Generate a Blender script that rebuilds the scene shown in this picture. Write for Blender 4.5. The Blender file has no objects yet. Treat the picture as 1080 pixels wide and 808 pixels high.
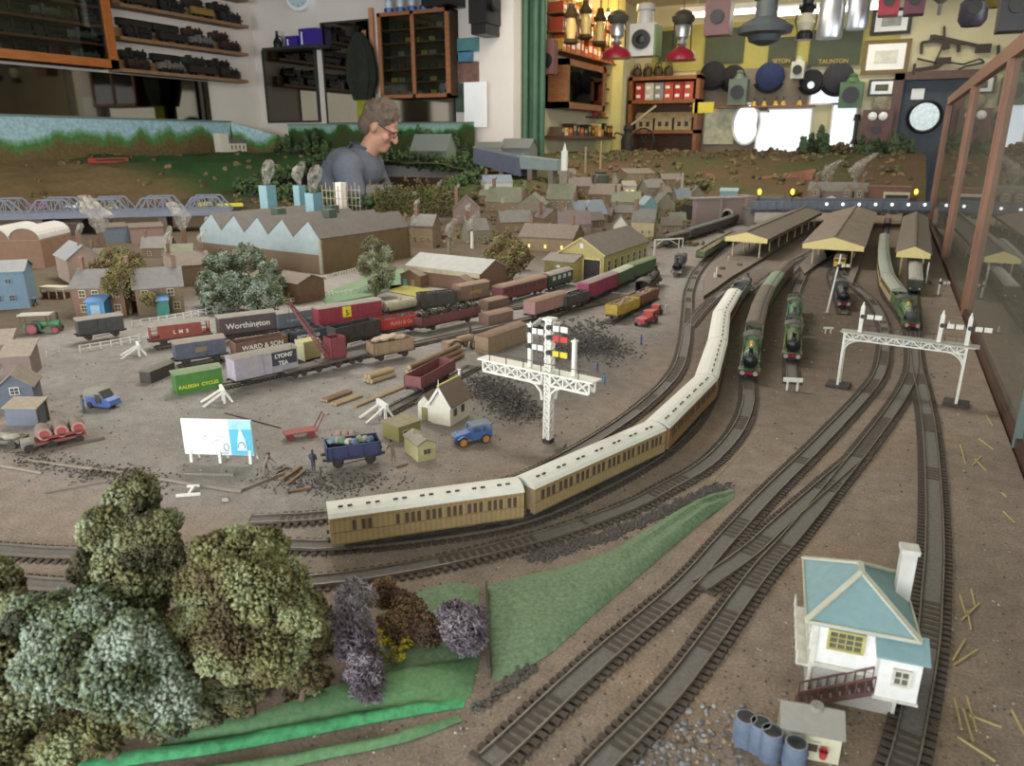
import bpy, math, random
from mathutils import Vector, Matrix, noise
random.seed(7)
PI = math.pi
SC = bpy.context.scene
COL = SC.collection
# camera model
F = 780.0; CX = 540.0; CY = 404.0; PITCH = math.atan(254/F); YAW = math.radians(26.3); H = 0.33
FW = Vector((-math.sin(YAW)*math.cos(PITCH), math.cos(YAW)*math.cos(PITCH), -math.sin(PITCH)))
RT = Vector((math.cos(YAW), math.sin(YAW), 0))
UP = RT.cross(FW)
def ray(x, y): return FW + RT*((x-CX)/F) + UP*(-(y-CY)/F)
def G(x, y, z=0.0):
 r = ray(x, y); t = (z-H)/r.z
 return Vector((r.x*t, r.y*t, z))
def GY(x, y, Y):
 r = ray(x, y); t = Y/r.y
 return Vector((r.x*t, Y, H+r.z*t))
def GX(x, y, X):
 r = ray(x, y); t = X/r.x
 return Vector((X, r.y*t, H+r.z*t))
def sm(a, b, x):
 t = max(0.0, min(1.0, (x-a)/(b-a))); return t*t*(3-2*t)
def hz(x, y):
 r = math.hypot(x, y)
 z = 0.25*sm(3.75, 5.25, r)
 if y < 3.6 and x > -2.2: z = 0.0
 elif x > -0.9 and y < 3.9: z *= sm(3.6, 3.9, y)
 if z > 0.004: z += 0.03*noise.noise(Vector((x*3, y*3, 0)))*min(1, z/0.1) + 0.012*noise.noise(Vector((x*11, y*11, 3)))*min(1, z/0.1)
 return max(0.0, z)
def GT(px, py):
 r = ray(px, py); t = 0.3
 while t < 9:
  z = H+r.z*t
  if z <= hz(r.x*t, r.y*t): break
  t += 0.01
 return Vector((r.x*t, r.y*t, hz(r.x*t, r.y*t)))
# materials
def lin(c):
 if isinstance(c, str):
  c = c.lstrip('#'); c = [int(c[i:i+2], 16)/255 for i in (0, 2, 4)]
 return tuple((v/12.92 if v <= 0.04045 else ((v+0.055)/1.055)**2.4) for v in c) + (1.0,)
MATS = {}; DUST = 0.0; DC = (.24, .215, .19)
def M(name, col='808080', rough=.75, var=.18, scale=160, bump=0.0, metal=0.0, col2=None, emit=None, estr=1.0, spec=.35, stretch=None):
 if name in MATS: return MATS[name]
 m = bpy.data.materials.new(name); m.use_nodes = True
 n = m.node_tree.nodes; l = m.node_tree.links; b = n['Principled BSDF']
 b.inputs['Roughness'].default_value = rough; b.inputs['Metallic'].default_value = metal
 b.inputs['Specular IOR Level'].default_value = spec
 def du(c): return tuple(v*(1-DUST)+d*DUST for v, d in zip(c[:3], DC)) + (1.0,)
 c = du(lin(col)) if not emit else lin(col)
 tc = n.new('ShaderNodeTexCoord')
 src = tc.outputs['Object']
 if stretch:
  mp = n.new('ShaderNodeMapping'); mp.inputs['Scale'].default_value = stretch
  l.new(src, mp.inputs['Vector']); src = mp.outputs['Vector']
 nz = n.new('ShaderNodeTexNoise'); nz.inputs['Scale'].default_value = scale; nz.inputs['Detail'].default_value = 5
 nz.inputs['Roughness'].default_value = .65
 l.new(src, nz.inputs['Vector'])
 rp = n.new('ShaderNodeValToRGB')
 c2 = du(lin(col2)) if col2 else None
 rp.color_ramp.elements[0].position = .3; rp.color_ramp.elements[1].position = .7
 rp.color_ramp.elements[0].color = tuple(v*(1-var) for v in c[:3]) + (1,)
 rp.color_ramp.elements[1].color = c2 if c2 else tuple(min(1, v*(1+var)) for v in c[:3]) + (1,)
 l.new(nz.outputs['Fac'], rp.inputs['Fac']); l.new(rp.outputs['Color'], b.inputs['Base Color'])
 if bump:
  bp = n.new('ShaderNodeBump'); bp.inputs['Strength'].default_value = bump; bp.inputs['Distance'].default_value = .3/scale
  l.new(nz.outputs['Fac'], bp.inputs['Height']); l.new(bp.outputs['Normal'], b.inputs['Normal'])
 if emit:
  b.inputs['Emission Color'].default_value = lin(emit); b.inputs['Emission Strength'].default_value = estr
 MATS[name] = m; return m
def brickmat(name, c1, c2, cm, scale=140):
 if name in MATS: return MATS[name]
 m = M(name, c1, .85)
 n = m.node_tree.nodes; l = m.node_tree.links; b = n['Principled BSDF']
 tc = n.new('ShaderNodeTexCoord'); sx = n.new('ShaderNodeSeparateXYZ'); cb = n.new('ShaderNodeCombineXYZ')
 ad = n.new('ShaderNodeMath'); ad.operation = 'ADD'
 l.new(tc.outputs['Object'], sx.inputs[0]); l.new(sx.outputs[0], ad.inputs[0]); l.new(sx.outputs[1], ad.inputs[1])
 l.new(ad.outputs[0], cb.inputs[0]); l.new(sx.outputs[2], cb.inputs[1])
 br = n.new('ShaderNodeTexBrick'); br.inputs['Scale'].default_value = scale
 br.inputs['Color1'].default_value = lin(c1); br.inputs['Color2'].default_value = lin(c2); br.inputs['Mortar'].default_value = lin(cm)
 br.inputs['Mortar Size'].default_value = .04
 l.new(cb.outputs[0], br.inputs['Vector']); l.new(br.outputs['Color'], b.inputs['Base Color'])
 return m
def stripemat(name, c1, c2, scale, rough=.7, axis=0, sharp=.5):
 if name in MATS: return MATS[name]
 m = M(name, c1, rough)
 n = m.node_tree.nodes; l = m.node_tree.links; b = n['Principled BSDF']
 wv = n.new('ShaderNodeTexWave'); wv.inputs['Scale'].default_value = scale; wv.bands_direction = 'XYZ'[axis]
 tc = n.new('ShaderNodeTexCoord'); l.new(tc.outputs['Object'], wv.inputs['Vector'])
 rp = n.new('ShaderNodeValToRGB'); rp.color_ramp.elements[0].position = sharp*.3; rp.color_ramp.elements[1].position = sharp
 rp.color_ramp.elements[0].color = lin(c2); rp.color_ramp.elements[1].color = lin(c1)
 l.new(wv.outputs['Color'], rp.inputs['Fac'])
 old = [x for x in n if x.bl_idname == 'ShaderNodeValToRGB' and x != rp][0]
 mx = n.new('ShaderNodeMix'); mx.data_type = 'RGBA'; mx.inputs[0].default_value = .5
 l.new(old.outputs['Color'], mx.inputs[6]); l.new(rp.outputs['Color'], mx.inputs[7]); l.new(mx.outputs[2], b.inputs['Base Color'])
 return m
def glassmat(name, tint='ffffff', ior=1.5, extra=.0, haze=0):
 if name in MATS: return MATS[name]
 m = bpy.data.materials.new(name); m.use_nodes = True
 n = m.node_tree.nodes; l = m.node_tree.links; n.clear()
 o = n.new('ShaderNodeOutputMaterial'); mx = n.new('ShaderNodeMixShader'); t = n.new('ShaderNodeBsdfTransparent'); g = n.new('ShaderNodeBsdfGlossy')
 t.inputs[0].default_value = lin(tint); g.inputs['Roughness'].default_value = .015
 fr = n.new('ShaderNodeFresnel'); fr.inputs[0].default_value = ior
 ad = n.new('ShaderNodeMath'); ad.operation = 'ADD'; ad.use_clamp = True; ad.inputs[1].default_value = extra
 l.new(fr.outputs[0], ad.inputs[0]); l.new(ad.outputs[0], mx.inputs[0]); sh = t.outputs[0]
 if haze:
  df = n.new('ShaderNodeBsdfDiffuse'); df.inputs[0].default_value = lin('b8b4a4'); m2 = n.new('ShaderNodeMixShader'); m2.inputs[0].default_value = haze; l.new(sh, m2.inputs[1]); l.new(df.outputs[0], m2.inputs[2]); sh = m2.outputs[0]  # diffuse share lays a pale haze over the clear glass
 l.new(sh, mx.inputs[1]); l.new(g.outputs[0], mx.inputs[2]); l.new(mx.outputs[0], o.inputs[0])
 MATS[name] = m; return m
# mesh builder
def frame_from(d):
 d = Vector(d).normalized()
 a = Vector((0, 0, 1)) if abs(d.z) < .95 else Vector((1, 0, 0))
 u = d.cross(a).normalized(); w = d.cross(u).normalized()
 return u, w
class MB:
 def __init__(s): s.v = []; s.f = []; s.mi = []; s.ms = []; s.X = None; s.cm = 0
 def mat(s, m):
  if m not in s.ms: s.ms.append(m)
  s.cm = s.ms.index(m); return s
 def add(s, vs, fs):
  o = len(s.v)
  if s.X is not None: vs = [s.X @ Vector(p) for p in vs]
  s.v.extend([tuple(p) for p in vs])
  for f in fs: s.f.append([i+o for i in f]); s.mi.append(s.cm)
 def box(s, x0, x1, y0, y1, z0, z1):
  vs = [(x, y, z) for z in (z0, z1) for y in (y0, y1) for x in (x0, x1)]
  s.add(vs, [(0, 2, 3, 1), (4, 5, 7, 6), (0, 1, 5, 4), (2, 6, 7, 3), (0, 4, 6, 2), (1, 3, 7, 5)]); return s
 def cbox(s, cx, cy, cz, sx, sy, sz): return s.box(cx-sx/2, cx+sx/2, cy-sy/2, cy+sy/2, cz-sz/2, cz+sz/2)
 def bar(s, p0, p1, w, h=None, up=(0, 0, 1)):
  h = h or w
  p0 = Vector(p0); p1 = Vector(p1); d = (p1-p0)
  if d.length < 1e-9: return s
  d.normalize(); upv = Vector(up)
  if abs(d.dot(upv)) > .98: upv = Vector((0, 1, 0))
  u = d.cross(upv).normalized()*w/2; w_ = u.cross(d).normalized()*h/2
  vs = [p+a*u+b*w_ for p in (p0, p1) for a, b in ((-1, -1), (1, -1), (1, 1), (-1, 1))]
  s.add(vs, [(3, 2, 1, 0), (4, 5, 6, 7), (0, 1, 5, 4), (1, 2, 6, 5), (2, 3, 7, 6), (3, 0, 4, 7)]); return s
 def cyl(s, p0, p1, r0, r1=None, n=12):
  r1 = r0 if r1 is None else r1
  p0 = Vector(p0); p1 = Vector(p1); u, w = frame_from(p1-p0)
  vs = [p+(u*math.cos(2*PI*i/n)+w*math.sin(2*PI*i/n))*r for p, r in ((p0, r0), (p1, r1)) for i in range(n)]
  fs = [(i, (i+1) % n, n+(i+1) % n, n+i) for i in range(n)]
  fs += [tuple(range(n))[::-1], tuple(range(n, 2*n))]
  s.add(vs, fs); return s
 def tube(s, pts, r, n=6):
  for a, b in zip(pts[:-1], pts[1:]): s.cyl(a, b, r, r, n)
  return s
 def prism(s, pts, axis, a0, a1):
  def mk(p, a): return {'x': (a, p[0], p[1]), 'y': (p[0], a, p[1]), 'z': (p[0], p[1], a)}[axis]
  n = len(pts); vs = [mk(p, a0) for p in pts]+[mk(p, a1) for p in pts]
  fs = [(i, (i+1) % n, n+(i+1) % n, n+i) for i in range(n)]+[tuple(range(n))[::-1], tuple(range(n, 2*n))]
  s.add(vs, fs); return s
 def lathe(s, prof, n=16, o=(0, 0, 0), axis='z'):
  vs = []
  for r, z in prof:
   for i in range(n):
    a = 2*PI*i/n; c, d = r*math.cos(a), r*math.sin(a)
    p = {'z': (c, d, z), 'y': (c, z, d), 'x': (z, c, d)}[axis]
    vs.append((p[0]+o[0], p[1]+o[1], p[2]+o[2]))
  k = len(prof); fs = []
  for j in range(k-1):
   for i in range(n):
    fs.append((j*n+i, j*n+(i+1) % n, (j+1)*n+(i+1) % n, (j+1)*n+i))
  fs += [tuple(range(n))[::-1], tuple(range((k-1)*n, k*n))]
  s.add(vs, fs); return s
 def ball(s, c, r, nu=12, nv=8, jit=0):
  if not hasattr(r, '__len__'): r = (r, r, r)
  vs = []; fs = []
  for j in range(1, nv):
   t = PI*j/nv
   for i in range(nu):
    a = 2*PI*i/nu; k = 1+random.uniform(-jit, jit)
    vs.append((c[0]+r[0]*math.sin(t)*math.cos(a)*k, c[1]+r[1]*math.sin(t)*math.sin(a)*k, c[2]+r[2]*math.cos(t)*k))
  vs.append((c[0], c[1], c[2]+r[2])); vs.append((c[0], c[1], c[2]-r[2]))
  T = len(vs)-2; B = T+1
  for j in range(nv-2):
   for i in range(nu): fs.append((j*nu+i, (j+1)*nu+i, (j+1)*nu+(i+1) % nu, j*nu+(i+1) % nu))
  for i in range(nu):
   fs.append((T, i, (i+1) % nu)); fs.append((B, (nv-2)*nu+(i+1) % nu, (nv-2)*nu+i))
  s.add(vs, fs); return s
 def quad(s, *p): s.add(p, [tuple(range(len(p)))]); return s
 def slab(s, p, d):
  """closed slab: polygon p (list) thickened by vector d"""
  n = len(p); d = Vector(d); vs = [Vector(q) for q in p]+[Vector(q)+d for q in p]
  s.add(vs, [(i, (i+1) % n, n+(i+1) % n, n+i) for i in range(n)]+[tuple(range(n))[::-1], tuple(range(n, 2*n))]); return s
 def build(s, name, parent=None, smooth=False, label=None, m=None):
  me = bpy.data.meshes.new(name); me.from_pydata(s.v, [], s.f); me.validate()
  for mm in ([m] if m else s.ms): me.materials.append(mm)
  if not m and len(s.ms) > 1 and len(me.polygons) == len(s.mi): me.polygons.foreach_set('material_index', s.mi)
  if smooth:
   me.polygons.foreach_set('use_smooth', [True]*len(me.polygons))
   try: me.set_sharp_from_angle(angle=math.radians(38))
   except Exception: pass
  me.update()
  o = bpy.data.objects.new(name, me); COL.objects.link(o)
  if parent: o.parent = parent
  if label: o['label'] = label
  return o
def tag(o, label=None, cat=None, group=None, kind=None):
 if label: o['label'] = label
 if cat: o['category'] = cat
 if group: o['group'] = group
 if kind: o['kind'] = kind
 return o
def thing(name, label, cat, loc=(0, 0, 0), rz=0.0, group=None):
 o = bpy.data.objects.new(name, None); o.empty_display_size = .01; COL.objects.link(o)
 o.location = loc; o.rotation_euler = (0, 0, rz)
 return tag(o, label, cat, group)
KIDS = {}
def kids(o): return [c for c in bpy.data.objects if c.parent == o]
def copy_tree(o, loc=None, rz=None, label=None, group=None, parent=None):
 c = o.copy(); COL.objects.link(c)
 if parent: c.parent = parent
 if loc is not None: c.location = loc
 if rz is not None: c.rotation_euler = (0, 0, rz)
 if label: c['label'] = label
 if group: c['group'] = group
 for k in o.children: copy_tree(k, parent=c)
 return c
def dupe(o, loc, parent, rot=None):
 c = o.copy(); COL.objects.link(c); c.location = loc; c.parent = parent
 if rot: c.rotation_euler = rot
 return c
_tc = {}
def text(s, size, m, parent, loc, rot=(PI/2, 0, 0), name='lettering', ext=.0002, spx=1.0, label=None, bold=0.0):
 cu = bpy.data.curves.new('t', 'FONT'); cu.body = s; cu.size = size; cu.extrude = ext; cu.align_x = 'CENTER'; cu.align_y = 'CENTER'; cu.offset = bold
 ob = bpy.data.objects.new('t', cu); COL.objects.link(ob)
 bpy.context.view_layer.update()
 me = bpy.data.meshes.new_from_object(ob.evaluated_get(bpy.context.evaluated_depsgraph_get()))
 bpy.data.objects.remove(ob); me.name = name
 me.materials.clear(); me.materials.append(m)
 if spx != 1:
  for v in me.vertices: v.co.x *= spx
 o = bpy.data.objects.new(name, me); COL.objects.link(o); o.parent = parent; o.location = loc; o.rotation_euler = rot
 if label: o['label'] = label
 return o
def heading(a, b): return math.atan2(b[1]-a[1], b[0]-a[0])
# ROOM
FLOOR = -1.2; CEIL = 1.45
wall_white = M('wall_white', 'd4ccc4', .85, .04, 4)
wall_cream = M('wall_cream', 'c4bd9c', .85, .06, 4)
wall_yellow = M('wall_yellow', 'd8cf8a', .85, .08, 4)
ceil_m = M('ceiling_paint', 'c4bea8', .9, .05, 4)
floor_m = M('floor_boards', '5b4a3c', .6, .25, 6)
wood_o = M('orange_wood', 'a5602c', .35, .25, 12, stretch=(1, 1, 6))
wood_d = M('dark_wood', '5a3a26', .45, .3, 14, stretch=(1, 1, 6))
wood_m = M('mid_wood', '8a5a38', .45, .25, 14, stretch=(1, 1, 5))
wood_p = M('pale_pink_wood', 'c08a68', .5, .15, 14, stretch=(3, 3, .6))
black = M('black_enamel', '1b1a1c', .35, .2, 30)
darkgrey = M('dark_grey', '33332f', .6, .2, 30)
greenpaint = M('green_pole_paint', '3c5a46', .5, .2, 8)
silver = M('galvanised_metal', 'b8bcc0', .35, .1, 20, metal=.8)
redpaint = M('red_enamel', '8c2030', .3, .15, 20)
glass = glassmat('clear_glass', 'e8f0ea')
glass_c = glassmat('hazed_case_glass', 'dde6e0', 1.3, .0, .3)  # haze put into the material to lighten the case glass
mirror_m = M('old_mirror', '6e6a62', .04, .05, 3, metal=1.0)
whiteboard = M('white_board', 'e8eaec', .6, .03, 10)
def struct(mb, name, smooth=False, m=None): return tag(mb.build(name, None, smooth, m=m), kind='structure')
XL = -4.32; YB = 4.47; XS = -2.2; YF = 6.95; XR = 2.6; YN = -2.2
struct(MB().mat(floor_m).box(XL-.1, XR+.1, YN-.1, YF+.1, FLOOR-.05, FLOOR), 'floor')
struct(MB().mat(ceil_m).box(XL-.1, XR+.1, YN-.1, YF+.1, CEIL, CEIL+.05), 'ceiling')
struct(MB().mat(wall_white).box(XL-.1, XL, YN, YB, FLOOR, CEIL), 'wall_left')
struct(MB().mat(wall_white).box(XL-.1, XS, YB, YB+.1, FLOOR, CEIL), 'wall_back_left')
struct(MB().mat(wall_cream).box(XS-.1, XS, YB+.1, YF+.1, FLOOR, CEIL), 'wall_side')
# far wall with the doorway cut out
d0 = GY(953, 85, YF); d1x = .62; dtop = .79
wb = MB().mat(wall_cream); wb.box(XS, -.02, YF, YF+.1, FLOOR, CEIL); wb.box(d1x, XR, YF, YF+.1, FLOOR, CEIL); wb.box(-.02, d1x, YF, YF+.1, dtop, CEIL)
struct(wb, 'wall_back')
# right wall with window openings, near wall with window openings
wr = MB().mat(wall_white)
wr.box(XR, XR+.1, YN, YF+.1, FLOOR, -.2); wr.box(XR, XR+.1, YN, YF+.1, 1.2, CEIL)
for a, b in ((YN, -1.2), (.9, 1.6), (3.6, YF+.1)): wr.box(XR, XR+.1, a, b, -.2, 1.2)
struct(wr, 'wall_right')
wn = MB().mat(wall_white)
wn.box(XL-.1, XR+.1, YN-.1, YN, FLOOR, -.3); wn.box(XL-.1, XR+.1, YN-.1, YN, 1.25, CEIL)
for a, b in ((XL-.1, -3.6), (-1.6, -1.1), (1.4, XR+.1)): wn.box(a, b, YN-.1, YN, -.3, 1.25)
struct(wn, 'wall_front')
winm = M('window_frame_paint', 'd8d8d0', .5, .05, 10)
def window(n, p0, p1, axis):
 mb = MB().mat(winm)
 if axis == 'x':   # plane x = const, spans y
  x = p0[0]
  for t in (0, .5, 1):
   y = p0[1]+(p1[1]-p0[1])*t; mb.cbox(x+.05, y, (p0[2]+p1[2])/2, .06, .06, p1[2]-p0[2])
  for z in (p0[2], (p0[2]+p1[2])/2, p1[2]): mb.cbox(x+.05, (p0[1]+p1[1])/2, z, .06, p1[1]-p0[1], .06)
 else:
  y = p0[1]
  for t in (0, .5, 1):
   x = p0[0]+(p1[0]-p0[0])*t; mb.cbox(x, y-.05, (p0[2]+p1[2])/2, .06, .06, p1[2]-p0[2])
  for z in (p0[2], (p0[2]+p1[2])/2, p1[2]): mb.cbox((p0[0]+p1[0])/2, y-.05, z, p1[0]-p0[0], .06, .06)
 struct(mb, 'window_%d' % n)
window(1, (XR, -1.2, -.2), (XR, .9, 1.2), 'x'); window(2, (XR, 1.6, -.2), (XR, 3.6, 1.2), 'x')
window(3, (-3.6, YN, -.3), (-1.6, YN, 1.25), 'y'); window(4, (-1.1, YN, -.3), (1.4, YN, 1.25), 'y')
# door, door frame, corridor beyond
doorp = M('door_dark_paint', '3c4650', .5, .2, 8)
df = MB().mat(M('door_frame_wood', '5c4640', .5, .2, 12)); df.box(-.08, -.01, YF-.04, YF+.1, FLOOR, dtop+.05); df.box(d1x, d1x+.07, YF-.04, YF+.1, FLOOR, dtop+.05); df.box(-.08, d1x+.07, YF-.04, YF+.1, dtop, dtop+.06)
struct(df, 'trim_1')
dd = MB().mat(doorp); dd.box(-.01, d1x, YF+.04, YF+.08, FLOOR, dtop)
for z0, z1 in ((-1.05, -.35), (-.25, .2)):
 for x0 in (.05, .34): dd.box(x0, x0+.22, YF+.025, YF+.04, z0, z1)
struct(dd, 'door_1')
c = GY(975, 123, YF+.02)
pw = thing('porthole_window', 'round window of pale frosted glass with black ring set in the dark door', 'window', (c.x, YF+.02, c.z))
tr = []
mb = MB().mat(black)
n = 28
for i in range(n):
 a0 = 2*PI*i/n; a1 = 2*PI*(i+1)/n
 mb.cyl((.115*math.cos(a0), 0, .115*math.sin(a0)), (.115*math.cos(a1), 0, .115*math.sin(a1)), .014, .014, 6)
mb.build('ring', pw, True)
MB().mat(M('frosted_glass', 'c8d6dc', .3, .35, 40, emit='b8c8d0', estr=.35)).cyl((0, -.004, 0), (0, .006, 0), .112, .112, 28).build('pane', pw)
c = GY(968, 99, YF); tag(MB().mat(whiteboard).box(c.x-.045, c.x+.045, YF+.02, YF+.039, c.z-.04, c.z+.04).build('notice'), 'small white notice pinned high on the dark door', 'notice')
# wall divisions: yellow-green boarding on far wall
bo = MB().mat(M('yellow_boarding', 'a39c58', .7, .1, 6))
a = GY(690, 30, YF); b = GY(945, 70, YF)
bo.box(a.x, b.x, YF-.012, YF, GY(800, 72, YF).z, GY(800, 22, YF).z); struct(bo, 'trim_2')
bo = MB().mat(M('grey_brown_wall_panel', '7c7468', .8, .1, 6)); a = GY(735, 72, YF); b = GY(845, 160, YF)
bo.box(a.x, b.x, YF-.01, YF, b.z-.4, a.z); struct(bo, 'trim_3')
# dark green boards with raised lettering
def wrect(x0, y0, x1, y1, Y, d, mb, off=0):
 """box hung on plane Y whose front outline spans the given pixel corners"""
 a = GY(x0, y0, Y-d-off); b = GY(x1, y1, Y-d-off); mb.box(a.x, b.x, Y-d-off, Y-off, min(a.z, b.z), max(a.z, b.z)); return a, b
gb = M('dark_green_board', '3e4636', .6, .15, 10); gold = M('gilt', 'b89a48', .4, .1, 20)
for (x0, y0, x1, y1, s, lab) in ((745, 31, 783, 66, '', 'small dark green board between the two red lamps'), (696, 33, 712, 64, '', 'narrow dark board left of the second red lamp'), (812, 40, 838, 68, 'SETON', 'dark green name board right of the big dark lamp'), (856, 32, 906, 68, 'TAUNTON', 'dark green name board behind the milk cans')):
 t = thing('name_board', lab, 'sign', (0, 0, 0), 0, 'dark boards on the far wall')
 mb = MB().mat(gb); a, b = wrect(x0, y0, x1, y1, YF-.014, .02, mb); mb.build('panel', t)
 if s: text(s, .045, gold, t, ((a.x+b.x)/2, YF-.036, b.z+.03), ext=.002)
# framed pictures
def picture(x0, y0, x1, y1, inner, lab, Y=YF, fr=None, d=.025):
 t = thing('framed_picture', lab, 'picture', (0, 0, 0), 0)
 mb = MB().mat(fr or black); a, b = wrect(x0, y0, x1, y1, Y, d, mb, .003); mb.build('frame', t)
 w = (b.x-a.x)*.1; h = abs(a.z-b.z)*.12
 MB().mat(whiteboard).box(a.x+w, b.x-w, Y-d-.006, Y-d-.003, b.z+h, a.z-h).build('mount', t)
 MB().mat(inner).box(a.x+2.6*w, b.x-2.6*w, Y-d-.009, Y-d-.006, b.z+2.6*h, a.z-2.6*h).build('print', t)
 return t
pm1 = M('print_grey', '8f9290', .6, .4, 20); pm2 = M('print_pale', 'c9ccc4', .6, .2, 20); pm3 = M('print_dark', '55524a', .6, .4, 30)
picture(921, 10, 960, 35, pm1, 'framed print in a black frame near the ceiling', fr=black)
picture(912, 43, 957, 77, pm2, 'largest framed picture, pale with a brown frame', fr=M('brown_frame', '6e5a34', .4))
picture(917, 84, 943, 101, pm3, 'smallest framed picture, a dark photograph below the pale one', fr=black)
# fluorescent tubes
tubem = M('lit_tube', 'ffffff', .5, 0, 5, emit='fff6e0', estr=5)
for (x0, x1, y, lab) in ((722, 808, 17, 'lit fluorescent tube between the red lamp and the dark lamp'), (815, 925, 15, 'lit fluorescent tube behind the milk cans')):
 t = thing('fluorescent_light', lab, 'light', (0, 0, 0), 0, 'fluorescent lights at the far wall')
 a = GY(x0, y, 6.6); b = GY(x1, y, 6.6)
 MB().mat(tubem).cyl((a.x, 6.6, a.z), (b.x, 6.6, a.z), .017, .017, 10).build('tube', t)
 mb = MB().mat(whiteboard).box(a.x-.03, b.x+.03, 6.57, 6.63, a.z+.02, a.z+.06); mb.build('batten', t)
 MB().mat(silver).cyl((a.x+.1, 6.6, a.z+.06), (a.x+.1, 6.6, CEIL), .005).build('suspension_rod', t); MB().mat(silver).cyl((b.x-.1, 6.6, a.z+.06), (b.x-.1, 6.6, CEIL), .005).build('suspension_rod', t)
# shelf model stock (left wall, side wall)
shelf_cols = [M('shelf_loco_%d' % i, c, .45, .3, 60) for i, c in enumerate(('26221f', '2e2620', '3a2a24', '252c40', '4a2c22', '2c3428', '8a7038', '6a6660'))]
def shelf_model(i, kind, L=.22):
 mb = MB().mat(shelf_cols[i])
 h = .06
 if kind == 'loco':
  mb.box(-L/2, L/2, -.018, .018, .02, .028); mb.cyl((-.02, 0, .044), (L*.42, 0, .044), .017, n=10); mb.box(-L*.2, -.02, -.018, .018, .028, .074); mb.box(-L/2, -L*.24, -.017, .017, .028, .058)
  mb.cyl((L*.36, 0, .055), (L*.36, 0, .074), .006, n=8); mb.ball((L*.16, 0, .061), .008, 8, 6); mb.mat(black)
  for x in (-.4, -.28, -.1, .03, .16, .32):
   mb.cyl((x*L, -.02, .014), (x*L, .02, .014), .014, n=10)
 else:
  mb.box(-L/2, L/2, -.018, .018, .018, .05); mb.prism([(-.018, .05), (.018, .05), (.012, .06), (-.012, .06)], 'x', -L/2, L/2); mb.mat(black)
  for x in (-.38, -.24, .24, .38): mb.cyl((x*L, -.015, .01), (x*L, .015, .01), .01, n=8)
 return mb.build('model_locomotive' if kind == 'loco' else 'model_carriage')
protos = [shelf_model(i % 8, 'loco' if i % 3 else 'car', random.choice((.17, .2, .23))) for i in range(10)]
used = set()
def shelf_row(p0, p1, lab, grp, n, rz, z):
 p0 = Vector(p0); p1 = Vector(p1)
 for k in range(n):
  pr = random.choice(protos); o = pr.copy() if pr in used else pr
  if pr in used: COL.objects.link(o)
  used.add(pr)
  q = p0.lerp(p1, (k+.5)/n); o.location = (q.x, q.y, z); o.rotation_euler = (0, 0, rz)
  tag(o, lab, 'model train', grp)
shelf_wood = M('shelf_wood', '8a6a4c', .6, .2, 20)
# open shelves on left wall
rows = [(5, 25), (38, 56), (71, 85), (-30, -2)]
names = ['second', 'third', 'lowest', 'topmost']
for (ya, yb), nm in zip(rows, names):
 a = GX(127, ya, XL+.11); b = GX(262, yb, XL+.11); z = (a.z+b.z)/2
 tag(MB().mat(shelf_wood).box(XL, XL+.11, a.y, b.y, z-.02, z).build('wall_shelf'), '%s open wooden shelf of dark model trains on the left wall' % nm, 'shelf', 'open shelves on the left wall')
 L = b.y-a.y
 shelf_row((XL+.085, a.y+.03, 0), (XL+.085, b.y-.02, 0), 'dark model train in the front row on the %s open shelf' % nm, 'front row on the %s shelf' % nm, 4, PI/2, z)
 rr = tag(MB().mat(shelf_wood).box(XL, XL+.045, a.y, b.y, z, z+.055).build('shelf_riser'), 'low wooden step at the back of the %s open shelf' % nm, 'shelf step', 'steps on the open shelves')
 shelf_row((XL+.022, a.y+.06, 0), (XL+.022, b.y-.06, 0), 'dark model train raised in the back row on the %s open shelf' % nm, 'back row on the %s shelf' % nm, 4, PI/2, z+.055)
# glazed display cabinet at far left
XC = XL+.16
a = GX(0, 59, XC); b = GX(126, 70, XC); zb = (a.z+b.z)/2-.01
y0 = 1.6; y1 = b.y
cab = thing('display_cabinet', 'orange wood glazed display cabinet at upper left full of dark models', 'cabinet', (XL, y0, zb))
LY = y1-y0; HC = CEIL-.02-zb; D = XC-XL
mb = MB().mat(wood_o); mb.box(D-.03, D, 0, LY, 0, .045); mb.box(D-.03, D, 0, LY, HC-.04, HC); mb.box(D-.03, D, LY-.05, LY, 0, HC); mb.box(D-.03, D, 0, .05, 0, HC)
mb.build('frame', cab)
MB().mat(M('cabinet_dark_back', '2b1d17', .8, .2, 10)).box(0, .01, 0, LY, 0, HC).box(0, D-.03, LY-.02, LY, 0, HC).box(0, D-.03, 0, .02, 0, HC).box(0, D-.03, 0, LY, 0, .02).build('carcass', cab)
MB().mat(glass).box(D-.018, D-.014, .04, LY-.04, .04, HC-.03).build('glass_door', cab)
for k, py in enumerate((42, 22, 1)):
 z = GX(60, py, XL+.1).z
 s = MB().mat(M('reddish_shelf', '7a4426', .5, .2, 20)).box(.01, D-.035, .02, LY-.05, z-zb-.006, z-zb+.006).build('shelf', cab)
 shelf_row((XL+.07, GX(0, 40, XL+.1).y-.35, 0), (XL+.07, y1-.05, 0), 'dark model train behind glass on the %s cabinet shelf' % ('lower', 'middle', 'upper')[k], '%s cabinet shelf models' % ('lower', 'middle', 'upper')[k], 5, PI/2, z+.006)
shelf_row((XL+.07, GX(0, 40, XL+.1).y-.35, 0), (XL+.07, y1-.05, 0), 'dark model train standing on the cabinet floor behind glass', 'cabinet floor models', 5, PI/2, zb+.02)
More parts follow.
